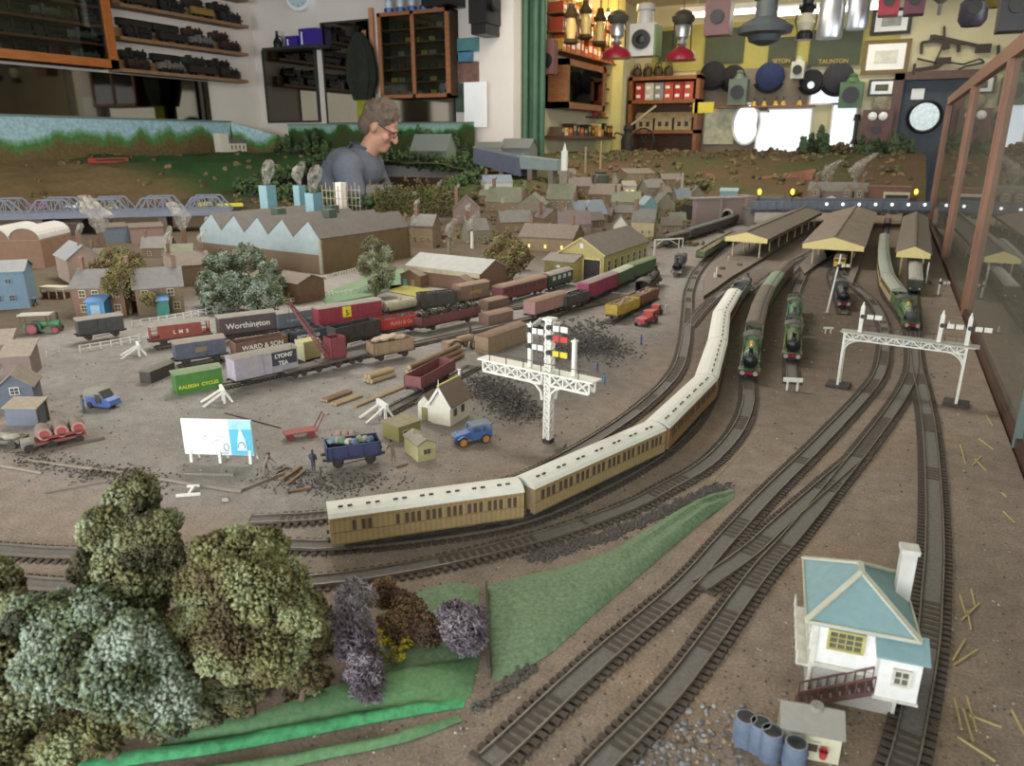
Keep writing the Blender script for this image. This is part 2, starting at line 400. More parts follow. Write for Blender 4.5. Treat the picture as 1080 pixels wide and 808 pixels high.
# long mirror below shelves
a = GX(0, 120, XL+.02); b = GX(224, 122, XL+.02)
t = thing('wall_mirror', 'long low wall mirror under the shelves reflecting the dim room', 'mirror', (XL, 0, 0))
MB().mat(mirror_m).box(.004, .012, 1.7, b.y, GX(0, 121, XL).z, GX(100, 76, XL).z).build('mirror_glass', t)
MB().mat(darkgrey).box(.0, .016, 1.7, b.y+.01, GX(0, 121, XL).z-.012, GX(0, 121, XL).z).box(0, .016, 2.95, 2.962, GX(0, 121, XL).z, GX(100, 76, XL).z).build('mirror_edge', t)
# clock
c = GY(318, -8, YB)
t = thing('wall_clock', 'round white wall clock cut by the top edge of the photo', 'clock', (c.x, YB, c.z))
MB().mat(whiteboard).cyl((0, -.04, 0), (0, -.001, 0), .12, .125, 32).build('case', t, True)
MB().mat(M('clock_face', 'b9ccd6', .4, .03, 8)).cyl((0, -.043, 0), (0, -.039, 0), .1, .1, 32).build('face', t)
mb = MB().mat(black); mb.bar((0, -.046, 0), (.03, -.046, -.05), .006); mb.bar((0, -.046, 0), (-.02, -.046, .075), .005); mb.build('hands', t)
for k in range(12):
 an = PI/6*k; MB().mat(black).bar((.082*math.sin(an), -.044, .082*math.cos(an)), (.095*math.sin(an), -.044, .095*math.cos(an)), .005, .002).build('hour_mark', t)
# small shelf with purple boxes
def pt(x, y, off): return GY(x, y, YB-off)
t = tag(MB().mat(darkgrey).box(pt(276, 50, .14).x, pt(336, 50, .14).x, YB-.14, YB, pt(300, 52, .14).z, pt(300, 49, .14).z).build('ledge'), 'narrow dark ledge under the purple tins left of the coat', 'shelf')
zt = pt(300, 49, .14).z
pu = M('purple_tin', '3a2c86', .35, .2, 30)
for x0, x1, h, lb in ((301, 314, .07, 'smaller purple tin beside the oil can'), (316, 334, .11, 'taller purple tin with pale streaks')):
 a = pt(x0, 49, .1); b = pt(x1, 49, .1); tag(MB().mat(pu).box(a.x, b.x, YB-.1, YB-.03, zt, zt+h).mat(whiteboard).box(a.x+.02, a.x+.03, YB-.102, YB-.1, zt+.01, zt+h-.02).build('tin'), lb, 'tin')
a = pt(297, 49, .08)
t = thing('oil_can', 'small dark oil can at the left end of the ledge', 'can', (a.x-.035, YB-.08, zt)); MB().mat(black).lathe([(.028, 0), (.03, .04), (.012, .07), (.008, .1), (.012, .11)], 14).build('can_body', t, True); MB().mat(black).tube([(.028, 0, .01), (.05, 0, .04), (.04, 0, .07), (.01, 0, .08)], .004).build('handle', t)
# mirror that shows the person
def panel(x0, y0, x1, y1, m, name, lab, cat, off=0.0, d=.02, fm=None):
 t = thing(name, lab, cat, (0, 0, 0)); mb = MB().mat(m); a, b = wrect(x0, y0, x1, y1, YB, d, mb, off); mb.build('glass_sheet' if 'mirror' in name else 'panel', t)
 if fm:
  f = MB().mat(fm); w = .012; Y = YB-d-off
  f.box(a.x-w, a.x, Y-.004, YB-off, b.z-w, a.z+w); f.box(b.x, b.x+w, Y-.004, YB-off, b.z-w, a.z+w); f.box(a.x, b.x, Y-.004, YB-off, a.z, a.z+w); f.box(a.x, b.x, Y-.004, YB-off, b.z-w, b.z); f.build('edge', t)
 return t
panel(277, 55, 336, 127, mirror_m, 'wall_mirror', 'squarish wall mirror behind the person showing their back', 'mirror', fm=darkgrey)
panel(339, 26, 394, 129, mirror_m, 'wall_mirror', 'tall wall mirror behind the hanging dark coat', 'mirror', fm=darkgrey)
panel(397, 105, 478, 128, mirror_m, 'wall_mirror', 'low strip of mirror beneath the glazed wall cabinet', 'mirror', fm=darkgrey)
# hanging coat
c = pt(376, 34, .1)
coat = MB().mat(M('dark_green_coat', '23291f', .9, .3, 30))
prof = [(0, .03, .02), (-.04, .06, .03), (-.1, .1, .04), (-.22, .12, .05), (-.3, .12, .05), (-.42, .07, .035)]
for (z0, w0, d0_), (z1, w1, d1_) in zip(prof[:-1], prof[1:]):
 k = 14; vs = []
 for z, w, d in ((z0, w0, d0_), (z1, w1, d1_)):
  for i in range(k):
   an = 2*PI*i/k; f = 1+.18*math.sin(i*2.3); vs.append((w*math.cos(an)*f, d*math.sin(an)*f, z))
 coat.add(vs, [(i, (i+1) % k, k+(i+1) % k, k+i) for i in range(k)])
t = thing('coat', 'dark coat hanging from a hook in front of the tall mirror', 'coat', (c.x, YB-.08, c.z)); coat.build('cloth', t, True)
MB().mat(M('yellow_lining', '8a8a2a', .9, .2, 20)).box(-.05, .06, .0, .03, -.6, -.4).build('lining', t)
MB().mat(black).tube([(0, .07, .03), (0, .0, .04), (0, -.01, .0)], .005).build('hook', t)
# two pinkish planks
for x0, x1, y0_, y1_, lb in ((381, 389, 32, 97, 'pale pinkish plank leaning left of the glazed wall cabinet'), (388, 397, 8, 98, 'taller pinkish plank against the edge of the glazed wall cabinet')):
 mb = MB().mat(wood_p); a = GY(x0, y0_, YB-.025); b = GY(x1, y1_, YB-.025); mb.box(a.x, b.x, YB-.025, YB-.001, b.z, a.z); tag(mb.build('plank'), lb, 'plank')
# glazed wall cabinet
t = thing('wall_cabinet', 'brown glazed wall cabinet of small shelves right of the planks', 'cabinet', (0, 0, 0))
a = GY(397, 14, YB-.13); b = GY(474, 102, YB-.13)
fr = MB().mat(wood_m); w = .022
for x in (a.x, (a.x+b.x)/2-w/2, b.x-w): fr.box(x, x+w, YB-.13, YB-.11, b.z, a.z)
fr.box(a.x, b.x, YB-.13, YB-.11, a.z-w, a.z); fr.box(a.x, b.x, YB-.13, YB-.11, b.z, b.z+w)
fr.build('frame', t)
MB().mat(M('cabinet_inner', '3a2a1c', .8, .3, 20)).box(a.x, b.x, YB-.01, YB-.002, b.z, a.z).box(a.x, a.x+.01, YB-.11, YB-.002, b.z, a.z).box(b.x-.01, b.x, YB-.11, YB-.002, b.z, a.z).box(a.x, b.x, YB-.11, YB-.002, a.z-.01, a.z).box(a.x, b.x, YB-.11, YB-.002, b.z, b.z+.01).build('carcass', t)
MB().mat(glass).box(a.x+w, b.x-w, YB-.122, YB-.118, b.z+w, a.z-w).build('glass_door', t)
for k in range(6):
 z = b.z+.02+(a.z-b.z-.04)*k/6
 if k: MB().mat(wood_m).box(a.x+.01, b.x-.01, YB-.1, YB-.012, z-.004, z).build('shelf', t)
 for j in range(7):
  x = a.x+.05+(b.x-a.x-.1)*(j+.5)/7.2
  o = MB().mat(random.choice(shelf_cols)).cbox(0, 0, .018, .05, .03, .024).mat(black).cyl((-.015, -.012, .006), (-.015, .012, .006), .006, n=8).cyl((.015, -.012, .006), (.015, .012, .006), .006, n=8).build('model_wagon')
  o.location = (x, YB-.06, z); tag(o, 'tiny dark model wagon inside the glazed wall cabinet', 'model wagon', 'wagons in the glazed wall cabinet')
# blue lamps on top of the cabinet
zt = a.z
for k in range(5):
 x = a.x+.07+k*(b.x-a.x-.12)/4.6
 t = thing('blue_lantern', 'blue lantern with shiny glass in the row on the wall cabinet', 'lantern', (x, YB-.09, zt), 0, 'blue lanterns on the wall cabinet')
 MB().mat(M('blue_enamel', '2c4c8a', .25, .2, 30)).lathe([(.03, 0), (.032, .025), (.022, .03)], 12).lathe([(.02, .075), (.03, .085), (.012, .11), (.008, .125)], 12).build('body', t, True)
 MB().mat(M('lantern_glass', 'b8c4cc', .1, .1, 20)).lathe([(.02, .03), (.026, .05), (.02, .075)], 12).build('glass_globe', t, True)
# dark projector lamp on the wall top
c = GY(510, 6, YB-.14)
t = thing('signal_lamp', 'black square railway lamp mounted high right of the wall cabinet', 'lamp', (c.x, YB-.14, c.z))
MB().mat(black).box(-.07, .05, -.06, .13, -.1, .1).box(-.06, .04, -.05, .13, -.16, -.1).build('housing', t); MB().mat(black).cyl((.05, 0, .02), (.08, 0, .02), .055, .06, 18).build('lens_ring', t, True); MB().mat(darkgrey).cyl((.08, 0, .02), (.084, 0, .02), .045, .045, 18).build('lens', t)
MB().mat(black).box(-.02, .0, -.01, .01, .1, .35).build('bracket', t)
c = GY(456, -1, YB-.1); tag(MB().mat(black).box(c.x-.02, c.x+.18, YB-.2, YB, c.z-.05, c.z+.25).mat(darkgrey).box(c.x, c.x+.16, YB-.21, YB-.2, c.z-.02, c.z+.2).build('speaker_box'), 'black box on the wall at the top edge left of the square lamp', 'speaker')
panel(489, 87, 513, 134, whiteboard, 'notice_board', 'plain white card leaning on the backdrop right of the cabinet', 'card', off=.05, d=.01)
panel(477, 41, 504, 54, M('teal_sign', '4d7f80', .5, .2, 20), 'name_sign', 'small teal sign plate right of the glazed wall cabinet', 'sign')
panel(483, 54, 498, 66, M('blue_print', '4a7a96', .5, .3, 20), 'small_poster', 'small blue poster under the teal sign', 'poster')
panel(474, 66, 504, 86, M('dusky_print', '6d5048', .5, .4, 20), 'small_poster', 'brownish poster under the small blue poster', 'poster')
panel(480, 88, 489, 118, M('dark_glass_print', '3f5048', .3, .4, 20), 'small_poster', 'dark upright poster left of the white card', 'poster')
# green pole and curtain at the end of the wall
mb = MB().mat(greenpaint)
for i in range(4): mb.cyl((XS+.02+.035*i, 4.6+.03*(i % 2), FLOOR), (XS+.02+.035*i, 4.6+.03*(i % 2), CEIL), .022, n=12)
tag(mb.build('curtain', smooth=True), 'dark green curtain hanging in folds at the end of the white wall', 'curtain')
# warm niche: side-wall shelves between curtain and yellow pillar
def SX(x, y, X=XS): return GX(x, y, X)
lampc = (1, .72, .35)
box_ms = [M('box_%d' % i, c, .6, .15, 20) for i, c in enumerate(('b8732c', 'c79a3c', 'a8442a', 'd8c890', '7a5a30', 'c85a2c', '5a4a3a'))]
ya = SX(574, 60).y; yb_ = SX(634, 60).y
cnt = 0
for k, (py) in enumerate((10, 30, 50)):
 z = GX(600, py+4, XS+.12).z
 tag(MB().mat(wood_m).box(XS, XS+.13, ya, yb_, z-.012, z).build('wall_shelf'), ('highest', 'middle', 'lowest')[k]+' warm-lit shelf in the corner niche', 'shelf')
 y = ya+.03
 while y < yb_-.06:
  w = random.uniform(.05, .09); h = random.uniform(.06, .11)
  tag(MB().mat(random.choice(box_ms)).box(XS+.02, XS+.12, y, y+w, z, z+h).mat(whiteboard).box(XS+.12, XS+.1205, y+.01, y+w-.01, z+h*.3, z+h*.7).build('model_box'), 'small orange-lit carton on the %s niche shelf' % ('highest', 'middle', 'lowest')[k], 'box', 'cartons on the niche shelves'); y += w+.012
# wooden cabinet in niche
t = thing('wooden_cabinet', 'brown wooden wall cabinet with glass door in the warm corner niche', 'cabinet', (XS, 0, 0))
y0_ = SX(575, 90).y; y1_ = SX(618, 90).y; z1 = GX(600, 62, XS+.15).z; z0 = GX(600, 114, XS+.15).z
mb = MB().mat(wood_m)
for y in (y0_, y1_-.05): mb.box(0, .16, y, y+.05, z0, z1)
mb.box(0, .16, y0_, y1_, z0, z0+.04); mb.box(0, .16, y0_, y1_, z1-.04, z1); mb.build('frame', t)
MB().mat(M('cab_back', '2c2418', .8)).box(0, .02, y0_, y1_, z0, z1).build('back_panel', t)
MB().mat(glass).box(.15, .154, y0_+.05, y1_-.05, z0+.04, z1-.04).build('glass_door', t)
for k in range(3):
 MB().mat(wood_d).box(.02, .14, y0_+.05, y1_-.05, z0+.06+k*.1, z0+.066+k*.1).build('shelf', t)
y = y1_+.04; k = 0
for py in (58, 74, 90, 106, 122):
 z = GX(625, py, XS+.1).z; tag(MB().mat(wood_d).box(XS, XS+.1, y1_+.01, yb_, z-.01, z).build('bracket_shelf'), 'short shelf of brass trinkets beside the niche cabinet', 'shelf', 'short shelves beside the niche cabinet')
 yy = y1_+.05
 while yy < yb_-.05:
  tag(MB().mat(random.choice(box_ms)).lathe([(.02, 0), (.028, .03), (.012, .05), (.018, .06)], 10, (XS+.06, yy, z)).build('trinket', smooth=True), 'small brass trinket on a short shelf beside the niche cabinet', 'ornament', 'trinkets beside the niche cabinet'); yy += .09
z = GX(600, 143, XS+.14).z
tag(MB().mat(wood_d).box(XS, XS+.15, ya, yb_, z-.02, z).build('wall_shelf'), 'low shelf of mixed small goods under the niche cabinet', 'shelf')
y = ya+.04
while y < yb_-.05:
 h = random.uniform(.05, .1); w = random.uniform(.04, .07); tag(MB().mat(random.choice(box_ms+shelf_cols[:3])).box(XS+.03, XS+.12, y, y+w, z, z+h).mat(gold).box(XS+.12, XS+.121, y+.01, y+w-.01, z+h*.4, z+h*.8).build('packet'), 'small packet on the low shelf under the niche cabinet', 'packet', 'packets on the low niche shelf'); y += w+.015
# yellow lit pillar
struct(MB().mat(wall_yellow).box(XS, XS+.12, GX(634, 60, XS+.02).y, GX(634, 60, XS+.02).y+.25, FLOOR, CEIL), 'wall_pillar')
# orange strip of boxes right of pillar
tt = GY(656, 70, YF)
for k in range(7):
 c = GY(656, 75+k*6, YF-.1); tag(MB().mat(box_ms[(5, 2, 1)[k % 3]]).box(c.x-.035, c.x+.035, YF-.12, YF, c.z-.025, c.z+.02).mat(whiteboard).box(c.x-.02, c.x+.02, YF-.121, YF-.12, c.z-.012, c.z+.005).build('model_box'), 'small orange carton in the column beside the yellow pillar', 'box', 'cartons beside the yellow pillar')
# shelf unit at far wall
Yu = YF-.22
a = GY(664, 80, Yu); b = GY(733, 156, Yu)
t = thing('shelf_unit', 'wooden shelf unit stacked with model boxes at the far wall', 'shelf', (0, 0, 0))
mb = MB().mat(wood_m)
for x in (a.x, b.x-.03): mb.box(x, x+.03, Yu, YF-.001, FLOOR, a.z)
mb.build('upright', t)
zs = [GY(700, p, Yu).z for p in (80, 105, 137)]
for z in zs: MB().mat(wood_m).box(a.x, b.x, Yu, YF-.001, z-.03, z).build('shelf', t)
MB().mat(wood_d).box(a.x, b.x, YF-.02, YF-.002, zs[2]-.3, a.z).build('back_panel', t)
cols = ['a8342c', 'c8c4bc', '8a9098', 'b85038', 'a8342c', 'c05a48']
for r in range(2):
 for k in range(6):
  x = a.x+.05+(b.x-a.x-.1)*k/6; w = (b.x-a.x-.1)/6-.008
  for j in range(2):
   h = .07
   tag(MB().mat(M('unit_box_%d' % k, cols[k], .6, .2, 30)).box(x, x+w, Yu+.03, YF-.05, zs[1]+j*(h+.001), zs[1]+(j+1)*h).mat(whiteboard).box(x+.01, x+w*.6, Yu+.029, Yu+.03, zs[1]+j*h+.02, zs[1]+j*h+.045).build('model_box'), 'boxed model in the red and white row on the shelf unit', 'box', 'boxes on the middle shelf of the unit') if r == 0 else None
for k in range(3):
 x = a.x+.06+(b.x-a.x-.1)*k/3; w = (b.x-a.x-.1)/3-.02
 o = MB().mat(M('cream_model', 'a89a7c', .6, .25, 30)).box(x, x+w, Yu+.06, YF-.08, zs[2], zs[2]+.1).prism([(Yu+.05, zs[2]+.1), (YF-.07, zs[2]+.1), ((Yu+YF)/2, zs[2]+.15)], 'x', x-.01, x+w+.01).mat(darkgrey).box(x+.03, x+.06, Yu+.058, Yu+.06, zs[2]+.03, zs[2]+.07).box(x+w-.06, x+w-.03, Yu+.058, Yu+.06, zs[2]+.03, zs[2]+.07).build('model_building')
 tag(o, 'cream model building on the lowest shelf of the unit', 'model building', 'cream buildings on the shelf unit')
for k in range(4):
 c = GY(672+k*11, 78, Yu+.1)
 t = thing('kettle', 'dark rounded kettle in the row on top of the shelf unit', 'kettle', (c.x, Yu+.1, zs[0]), 0, 'kettles on the shelf unit')
 MB().mat(M('brown_metal', '3f3224', .4, .2, 20)).lathe([(.035, 0), (.045, .03), (.035, .07), (.012, .085), (.01, .1)], 14).build('body', t, True); MB().mat(black).tube([(-.035, 0, .06), (-.02, 0, .11), (.02, 0, .11), (.035, 0, .06)], .004).build('handle', t)
# yellow sign
mb = MB().mat(M('yellow_sign', 'd8cc50', .6, .04, 10)); wrect(731, 108, 752, 119, YF, .02, mb, .2); mb.box(GY(733, 119, YF).x, GY(733, 119, YF).x+.01, YF-.2, YF, GY(733, 112, YF).z-.01, GY(733, 112, YF).z); tag(mb.build('yellow_sign'), 'small plain yellow sign right of the shelf unit', 'sign')
# caps on the far wall
def cap(px, py, r, m, lab, badge=None):
 c = GY(px, py, YF-.03); R = r/780*7.3
 t = thing('peaked_hat', lab, 'cap', (c.x, YF-.012, c.z))
 MB().mat(m).lathe([(R*.98, 0), (R, -.02), (R*.85, -.035), (0.001, -.045)], 24, axis='y').build('crown', t, True)
 mb = MB().mat(black); k = 10
 for i in range(k):
  a0 = PI*(1.15+.7*i/k); a1 = PI*(1.15+.7*(i+1)/k)
  mb.slab([(R*.9*math.cos(a0), -.03, R*.9*math.sin(a0)), (R*.9*math.cos(a1), -.03, R*.9*math.sin(a1)), (R*1.15*math.cos(a1), -.07, R*1.15*math.sin(a1)), (R*1.15*math.cos(a0), -.07, R*1.15*math.sin(a0))], (0, .004, .002))
 mb.build('peak', t, True)
 if badge: MB().mat(badge).cyl((0, -.05, -.3*R), (0, -.04, -.3*R), R*.3, n=12).build('badge', t)
navy = M('navy_cloth', '2a3358', .9, .15, 40); blackc = M('black_cloth', '26262a', .9, .2, 40)
cap(752, 79, 12, blackc, 'black shiny cap at the left of the row of caps'); cap(773, 82, 11, blackc, 'dark cap behind the grey-green lamp'); cap(812, 81, 12.5, navy, 'navy blue cap in the middle of the far wall')
cap(856, 86, 10, blackc, 'black cap with pale badge above the bright window', silver); cap(884, 83, 13, M('charcoal_cloth', '35353e', .9, .15, 40), 'large charcoal cap right of the badge cap')
# grey-green lamps on far wall
def wlamp(px, py, m, lab, w=.075, h=.13):
 c = GY(px, py, YF-.08); t = thing('railway_lamp', lab, 'lamp', (c.x, YF-.08, c.z))
 MB().mat(m).box(-w, w, -.05, .078, -h, h*.6).lathe([(w*.7, h*.6), (w*.4, h*.9), (w*.45, h), (w*.2, h*1.15)], 14).build('housing', t, True)
 MB().mat(black).lathe([(w*.72, -.05), (w*.72, -.07), (w*.6, -.07)], 18, (0, 0, -h*.2), 'y').build('lens_ring', t, True)
 MB().mat(M('pale_lens', 'a8b4b0', .15, .1, 10)).cyl((0, -.068, -h*.2), (0, -.06, -h*.2), w*.58, n=18).build('lens', t)
wlamp(779, 94, M('grey_green_enamel', '5e6c62', .4, .1, 20), 'grey-green railway lamp with round lens between the caps')
wlamp(898, 97, M('green_enamel', '4e6a4a', .4, .15, 20), 'green railway lamp right of the charcoal cap', .085, .12)
wlamp(842, 72, M('white_enamel', 'b8b8b0', .4, .1, 20), 'pale lamp above the badge cap', .05, .08)
# oval mirror
c = GY(787, 131, YF-.03)
t = thing('oval_mirror', 'oval mirror with white frame on the far wall', 'mirror', (c.x, YF-.03, c.z))
mb = MB().mat(whiteboard); n = 32; ra, rb = .11, .165
for i in range(n):
 a0 = 2*PI*i/n; a1 = 2*PI*(i+1)/n; mb.cyl((ra*math.cos(a0), 0, rb*math.sin(a0)), (ra*math.cos(a1), 0, rb*math.sin(a1)), .013, n=8)
mb.build('frame', t, True)
mb = MB().mat(M('bright_mirror', 'd0d4d8', .05, .02, 3, metal=1)); mb.prism([(ra*math.cos(2*PI*i/n), rb*math.sin(2*PI*i/n)) for i in range(n)], 'y', 0, .01); mb.build('mirror_glass', t)
# bright window panels at far wall
wm = M('bright_window', 'e8f2fa', .4, .02, 4, emit='dcebfa', estr=.8)
def brightwin(n_, x0, y0, x1, y1):
 a = GY(x0, y0, YF-.02); b = GY(x1, y1, YF-.02)
 o = tag(MB().mat(winm).box(a.x-.015, b.x+.015, YF-.03, YF-.001, b.z-.015, a.z+.015).mat(wm).box(a.x, b.x, YF-.034, YF-.03, b.z, a.z).build('window_%d' % n_), kind='structure')
brightwin(5, 812, 116, 850, 168); brightwin(6, 857, 92, 900, 108); brightwin(7, 880, 111, 897, 160); brightwin(8, 801, 119, 810, 168)
a = GY(760, 115, YF); mb = MB().mat(M('pale_map', 'b8b8a0', .6, .3, 15)); wrect(744, 115, 773, 152, YF, .01, mb, .012); tag(mb.build('paper_map'), 'pale map poster between the yellow sign and the oval mirror', 'poster')
# model carriages / items on a shelf at y 108-113
a = GY(735, 113, YF-.1); b = GY(858, 113, YF-.1)
tag(MB().mat(wood_m).box(a.x+.17, b.x, YF-.12, YF, a.z-.012, a.z).build('wall_shelf'), 'thin wall shelf below the caps', 'shelf')
for px in (795, 806, 818, 826, 843):
 c = GY(px, 110, YF-.07); t = thing('brass_bell', 'small brass handbell on the thin shelf below the caps', 'bell', (c.x, YF-.07, a.z), 0, 'handbells below the caps')
 MB().mat(gold).lathe([(.025, 0), (.018, .02), (.01, .035), (.004, .04)], 12).build('bell', t, True); MB().mat(black).cyl((0, 0, .04), (0, 0, .07), .005, n=8).build('handle', t)
# wooden wall telephone
c = GY(924, 137, YF-.05)
t = thing('wall_telephone', 'old wooden wall telephone with two pale bells', 'telephone', (c.x, YF-.05, c.z))
MB().mat(M('telephone_wood', '5c3c38', .4, .2, 20)).box(-.11, .11, -.05, .05, -.16, .15).box(-.09, .09, -.09, -.05, -.12, -.02).build('wooden_case', t)
for s in (-1, 1): MB().mat(whiteboard).lathe([(.034, -.06), (.03, -.08), (.01, -.09)], 14, (s*.038, 0, .1), 'y').build('bell', t, True)
MB().mat(black).cyl((-.15, -.03, -.08), (-.15, -.03, .08), .014, n=10).cyl((-.15, -.03, .07), (-.15, -.03, .12), .03, .02, n=10).cyl((-.15, -.03, -.11), (-.15, -.03, -.07), .035, .018, n=10).build('receiver', t, True)
MB().mat(black).tube([(-.15, -.03, -.1), (-.12, -.04, -.17), (-.06, -.05, -.15)], .004).build('cord', t)
MB().mat(black).cyl((0, -.13, 0), (0, -.09, 0), .03, .012, n=12).build('mouthpiece', t, True)
c = GY(928, 110, YF-.02); mb = MB().mat(M('carved_grey', '8a8672', .7, .3, 30)).lathe([(.06, -.03), (.055, -.04), (.02, -.05)], 10, (c.x, YF, c.z), 'y').box(c.x-.05, c.x+.05, YF-.035, YF-.001, c.z-.08, c.z+.05); tag(mb.build('plaque'), 'carved grey plaque above the wall telephone', 'plaque')
# tools on the wall above the door
iron = M('rusty_iron', '3a302c', .6, .2, 20)
def tool(pts, w, name, lab, head=None):
 ps = [GY(x, y, YF-.03) for x, y in pts]; mb = MB().mat(iron)
 for p, q in zip(ps[:-1], ps[1:]): mb.bar(p, q, w)
 if head:
  c = GY(head[0], head[1], YF-.03); mb.cbox(c.x, c.y, c.z, head[2], .03, head[3])
 mb.bar(ps[0], (ps[0].x, YF, ps[0].z), .01)
 tag(mb.build(name), lab, 'tool')
tool([(972, 56), (972, 45), (985, 43), (1020, 46)], .02, 'bent_bar', 'bent iron bar, uppermost tool on the wall over the door', (984, 39, .04, .03))
tool([(985, 38), (1030, 48)], .022, 'flat_spade', 'small iron shovel with square blade at right over the door', (1037, 51, .1, .06))
tool([(996, 28), (996, 45), (988, 62), (985, 70)], .014, 'iron_chain', 'hanging iron chain hook in the middle of the wall tools')
tool([(963, 74), (988, 71), (998, 64)], .025, 'iron_hammer', 'long hammer, lowest left tool over the door', (964, 73, .02, .08))
tool([(968, 62), (985, 66), (998, 64)], .014, 'pincers', 'iron pincers between the hammer and the chain', (995, 64, .1, .045))
tool([(1002, 66), (1016, 68), (1034, 62), (1038, 66), (1018, 70), (1004, 77)], .012, 'long_tongs', 'long pale iron tongs, right of the hammer over the door')
tool([(1053, 48), (1053, 60)], .02, 'short_bar', 'short iron bar hanging alone at right over the door')
tool([(1011, 45), (1011, 55)], .025, 'iron_bracket', 'short iron hook under the bent bar')
tool([(998, 44), (998, 52)], .045, 'iron_bell_head', 'dark iron knob under the middle of the bent bar')
# hanging lanterns
def hang(mbs, px, py, Y, lab, cat, name, top):
 pass
def hung(px, py, Y, name, lab, cat, group=None):
 c = GY(px, py, Y); t = thing(name, lab, cat, c, 0, group); return t, CEIL-c.z
def wire(t, h, z0): MB().mat(black).cyl((0, 0, z0), (0, 0, h), .0025, n=5).build('hanging_wire', t)
enam_w = M('white_enamel_metal', 'c8c6be', .3, .08, 15)
def paraffin(px, py, Y, lab):
 # origin at the bottom of the red shade
 t, h = hung(px, py, Y, 'paraffin_lamp', lab, 'lamp', 'red shaded paraffin lamps')
 MB().mat(redpaint).lathe([(.098, 0), (.095, .03), (.07, .06), (.03, .078), (.02, .085)], 24).build('lamp_shade', t, True)
 MB().mat(silver).lathe([(.02, .085), (.035, .1), (.02, .12), (.045, .14), (.05, .2), (.04, .215)], 18).build('mantle', t, True)
 MB().mat(M('dark_green_metal', '4a4a3e', .4, .1, 20)).lathe([(.05, .215), (.07, .235), (.075, .26), (.045, .29), (.02, .3)], 20).build('tank', t, True)
 MB().mat(black).tube([(-.06, 0, .06), (-.055, 0, .24)], .004).tube([(.06, 0, .06), (.055, 0, .24)], .004).build('cage', t); wire(t, h, .3)
paraffin(650, 62, 5.2, 'paraffin lamp with red shade, left of the square white lamp')
paraffin(718, 64, 5.2, 'paraffin lamp with red shade, right of the square white lamp')
t, h = hung(679, 60, 5.3, 'signal_lamp', 'square white railway lamp with black round lens', 'lamp')
MB().mat(enam_w).box(-.085, .085, -.07, .07, 0, .2).lathe([(.055, .2), (.05, .28), (.065, .285), (.06, .32), (.03, .33)], 16).build('housing', t, True)
MB().mat(black).lathe([(.06, -.07), (.06, -.1), (.04, -.1)], 20, (0, 0, .1), 'y').build('lens_ring', t, True); MB().mat(black).ball((0, -.085, .1), (.045, .02, .045), 14, 10).build('lens', t, True)
MB().mat(M('green_stripe', '6c8a4a', .5)).box(.087, .1, -.07, .07, 0, .19).build('side_plate', t); wire(t, h, .33)
t, h = hung(757, 38, 5.0, 'signal_lamp', 'brown boxy railway lamp hanging before the fluorescent tube', 'lamp')
MB().mat(M('brown_enamel', '6e4a48', .4, .1, 20)).box(-.075, .075, -.06, .06, 0, .26).build('housing', t); MB().mat(black).lathe([(.04, -.06), (.04, -.075), (.02, -.075)], 16, (0, 0, .1), 'y').build('lens', t, True); wire(t, h, .26)
t, h = hung(805, 48, 4.6, 'dome_lamp', 'large dark domed lamp head hanging near the middle of the far room', 'lamp')
dm = M('dark_slate_metal', '454a4c', .5, .15, 15)
MB().mat(dm).lathe([(.03, 0), (.08, .02), (.09, .05), (.14, .06), (.15, .09), (.1, .12), (.06, .14), (.055, .22), (.07, .23), (.065, .3), (.02, .32)], 26).build('dome', t, True); wire(t, h, .32)
t, h = hung(848, 42, 5.0, 'hurricane_lantern', 'dark hurricane lantern with pale globe left of the milk cans', 'lantern')
MB().mat(black).lathe([(.05, 0), (.05, .03), (.03, .05)], 16).build('fuel_tank', t, True); MB().mat(M('pale_globe', 'd8d4b8', .1, .05, 10)).lathe([(.03, .05), (.05, .09), (.03, .14)], 16).build('glass_globe', t, True); MB().mat(black).lathe([(.035, .14), (.045, .17), (.03, .19), (.035, .23), (.01, .24)], 16).tube([(-.04, 0, .04), (-.06, 0, .1), (-.04, 0, .19)], .004).tube([(.04, 0, .04), (.06, 0, .1), (.04, 0, .19)], .004).build('cage', t, True); wire(t, h, .24)
for px, py, r, lb in ((874, 41, .065, 'larger silver milk can hanging before the fluorescent tube'), (903, 31, .055, 'smaller silver milk can right of the larger one')):
 t, h = hung(px, py, 4.6, 'milk_can', lb, 'can', 'silver milk cans')
 MB().mat(silver).lathe([(r*.95, 0), (r, .01), (r, .17), (r*.7, .21), (r*.68, .24), (r*.85, .26)], 24).build('can_body', t, True); MB().mat(silver).tube([(-r*.8, 0, .25), (-r*.5, 0, .31), (r*.5, 0, .31), (r*.8, 0, .25)], .004).build('handle', t); wire(t, h, .31)
def smalllamp(px, py, Y, m, lab, w=.04, hh=.14, rnd=False):
 t, h = hung(px, py, Y, 'hand_lamp', lab, 'lamp')
 mb = MB().mat(m)
 if rnd: mb.lathe([(w*.7, 0), (w, hh*.15), (w, hh*.6), (w*.5, hh*.8), (w*.6, hh)], 16)
 else: mb.prism([(-w*.9, 0), (w*.9, 0), (w, hh), (-w, hh)], 'y', -w, w); mb.lathe([(w*.8, hh), (w*.5, hh+.03)], 12)
 mb.build('housing', t, rnd); MB().mat(darkgrey).lathe([(w*.5, -w), (w*.5, -w-.01), (w*.3, -w-.01)], 14, (0, 0, hh*.45), 'y').build('lens', t, True)
 MB().mat(black).tube([(-w*.7, 0, hh), (-w*.5, 0, hh+.06), (w*.5, 0, hh+.06), (w*.7, 0, hh)], .004).build('handle', t); wire(t, h, hh+.06)
smalllamp(936, 17, 4.4, redpaint, 'bright red hand lamp at the top edge above the framed pictures', .05)
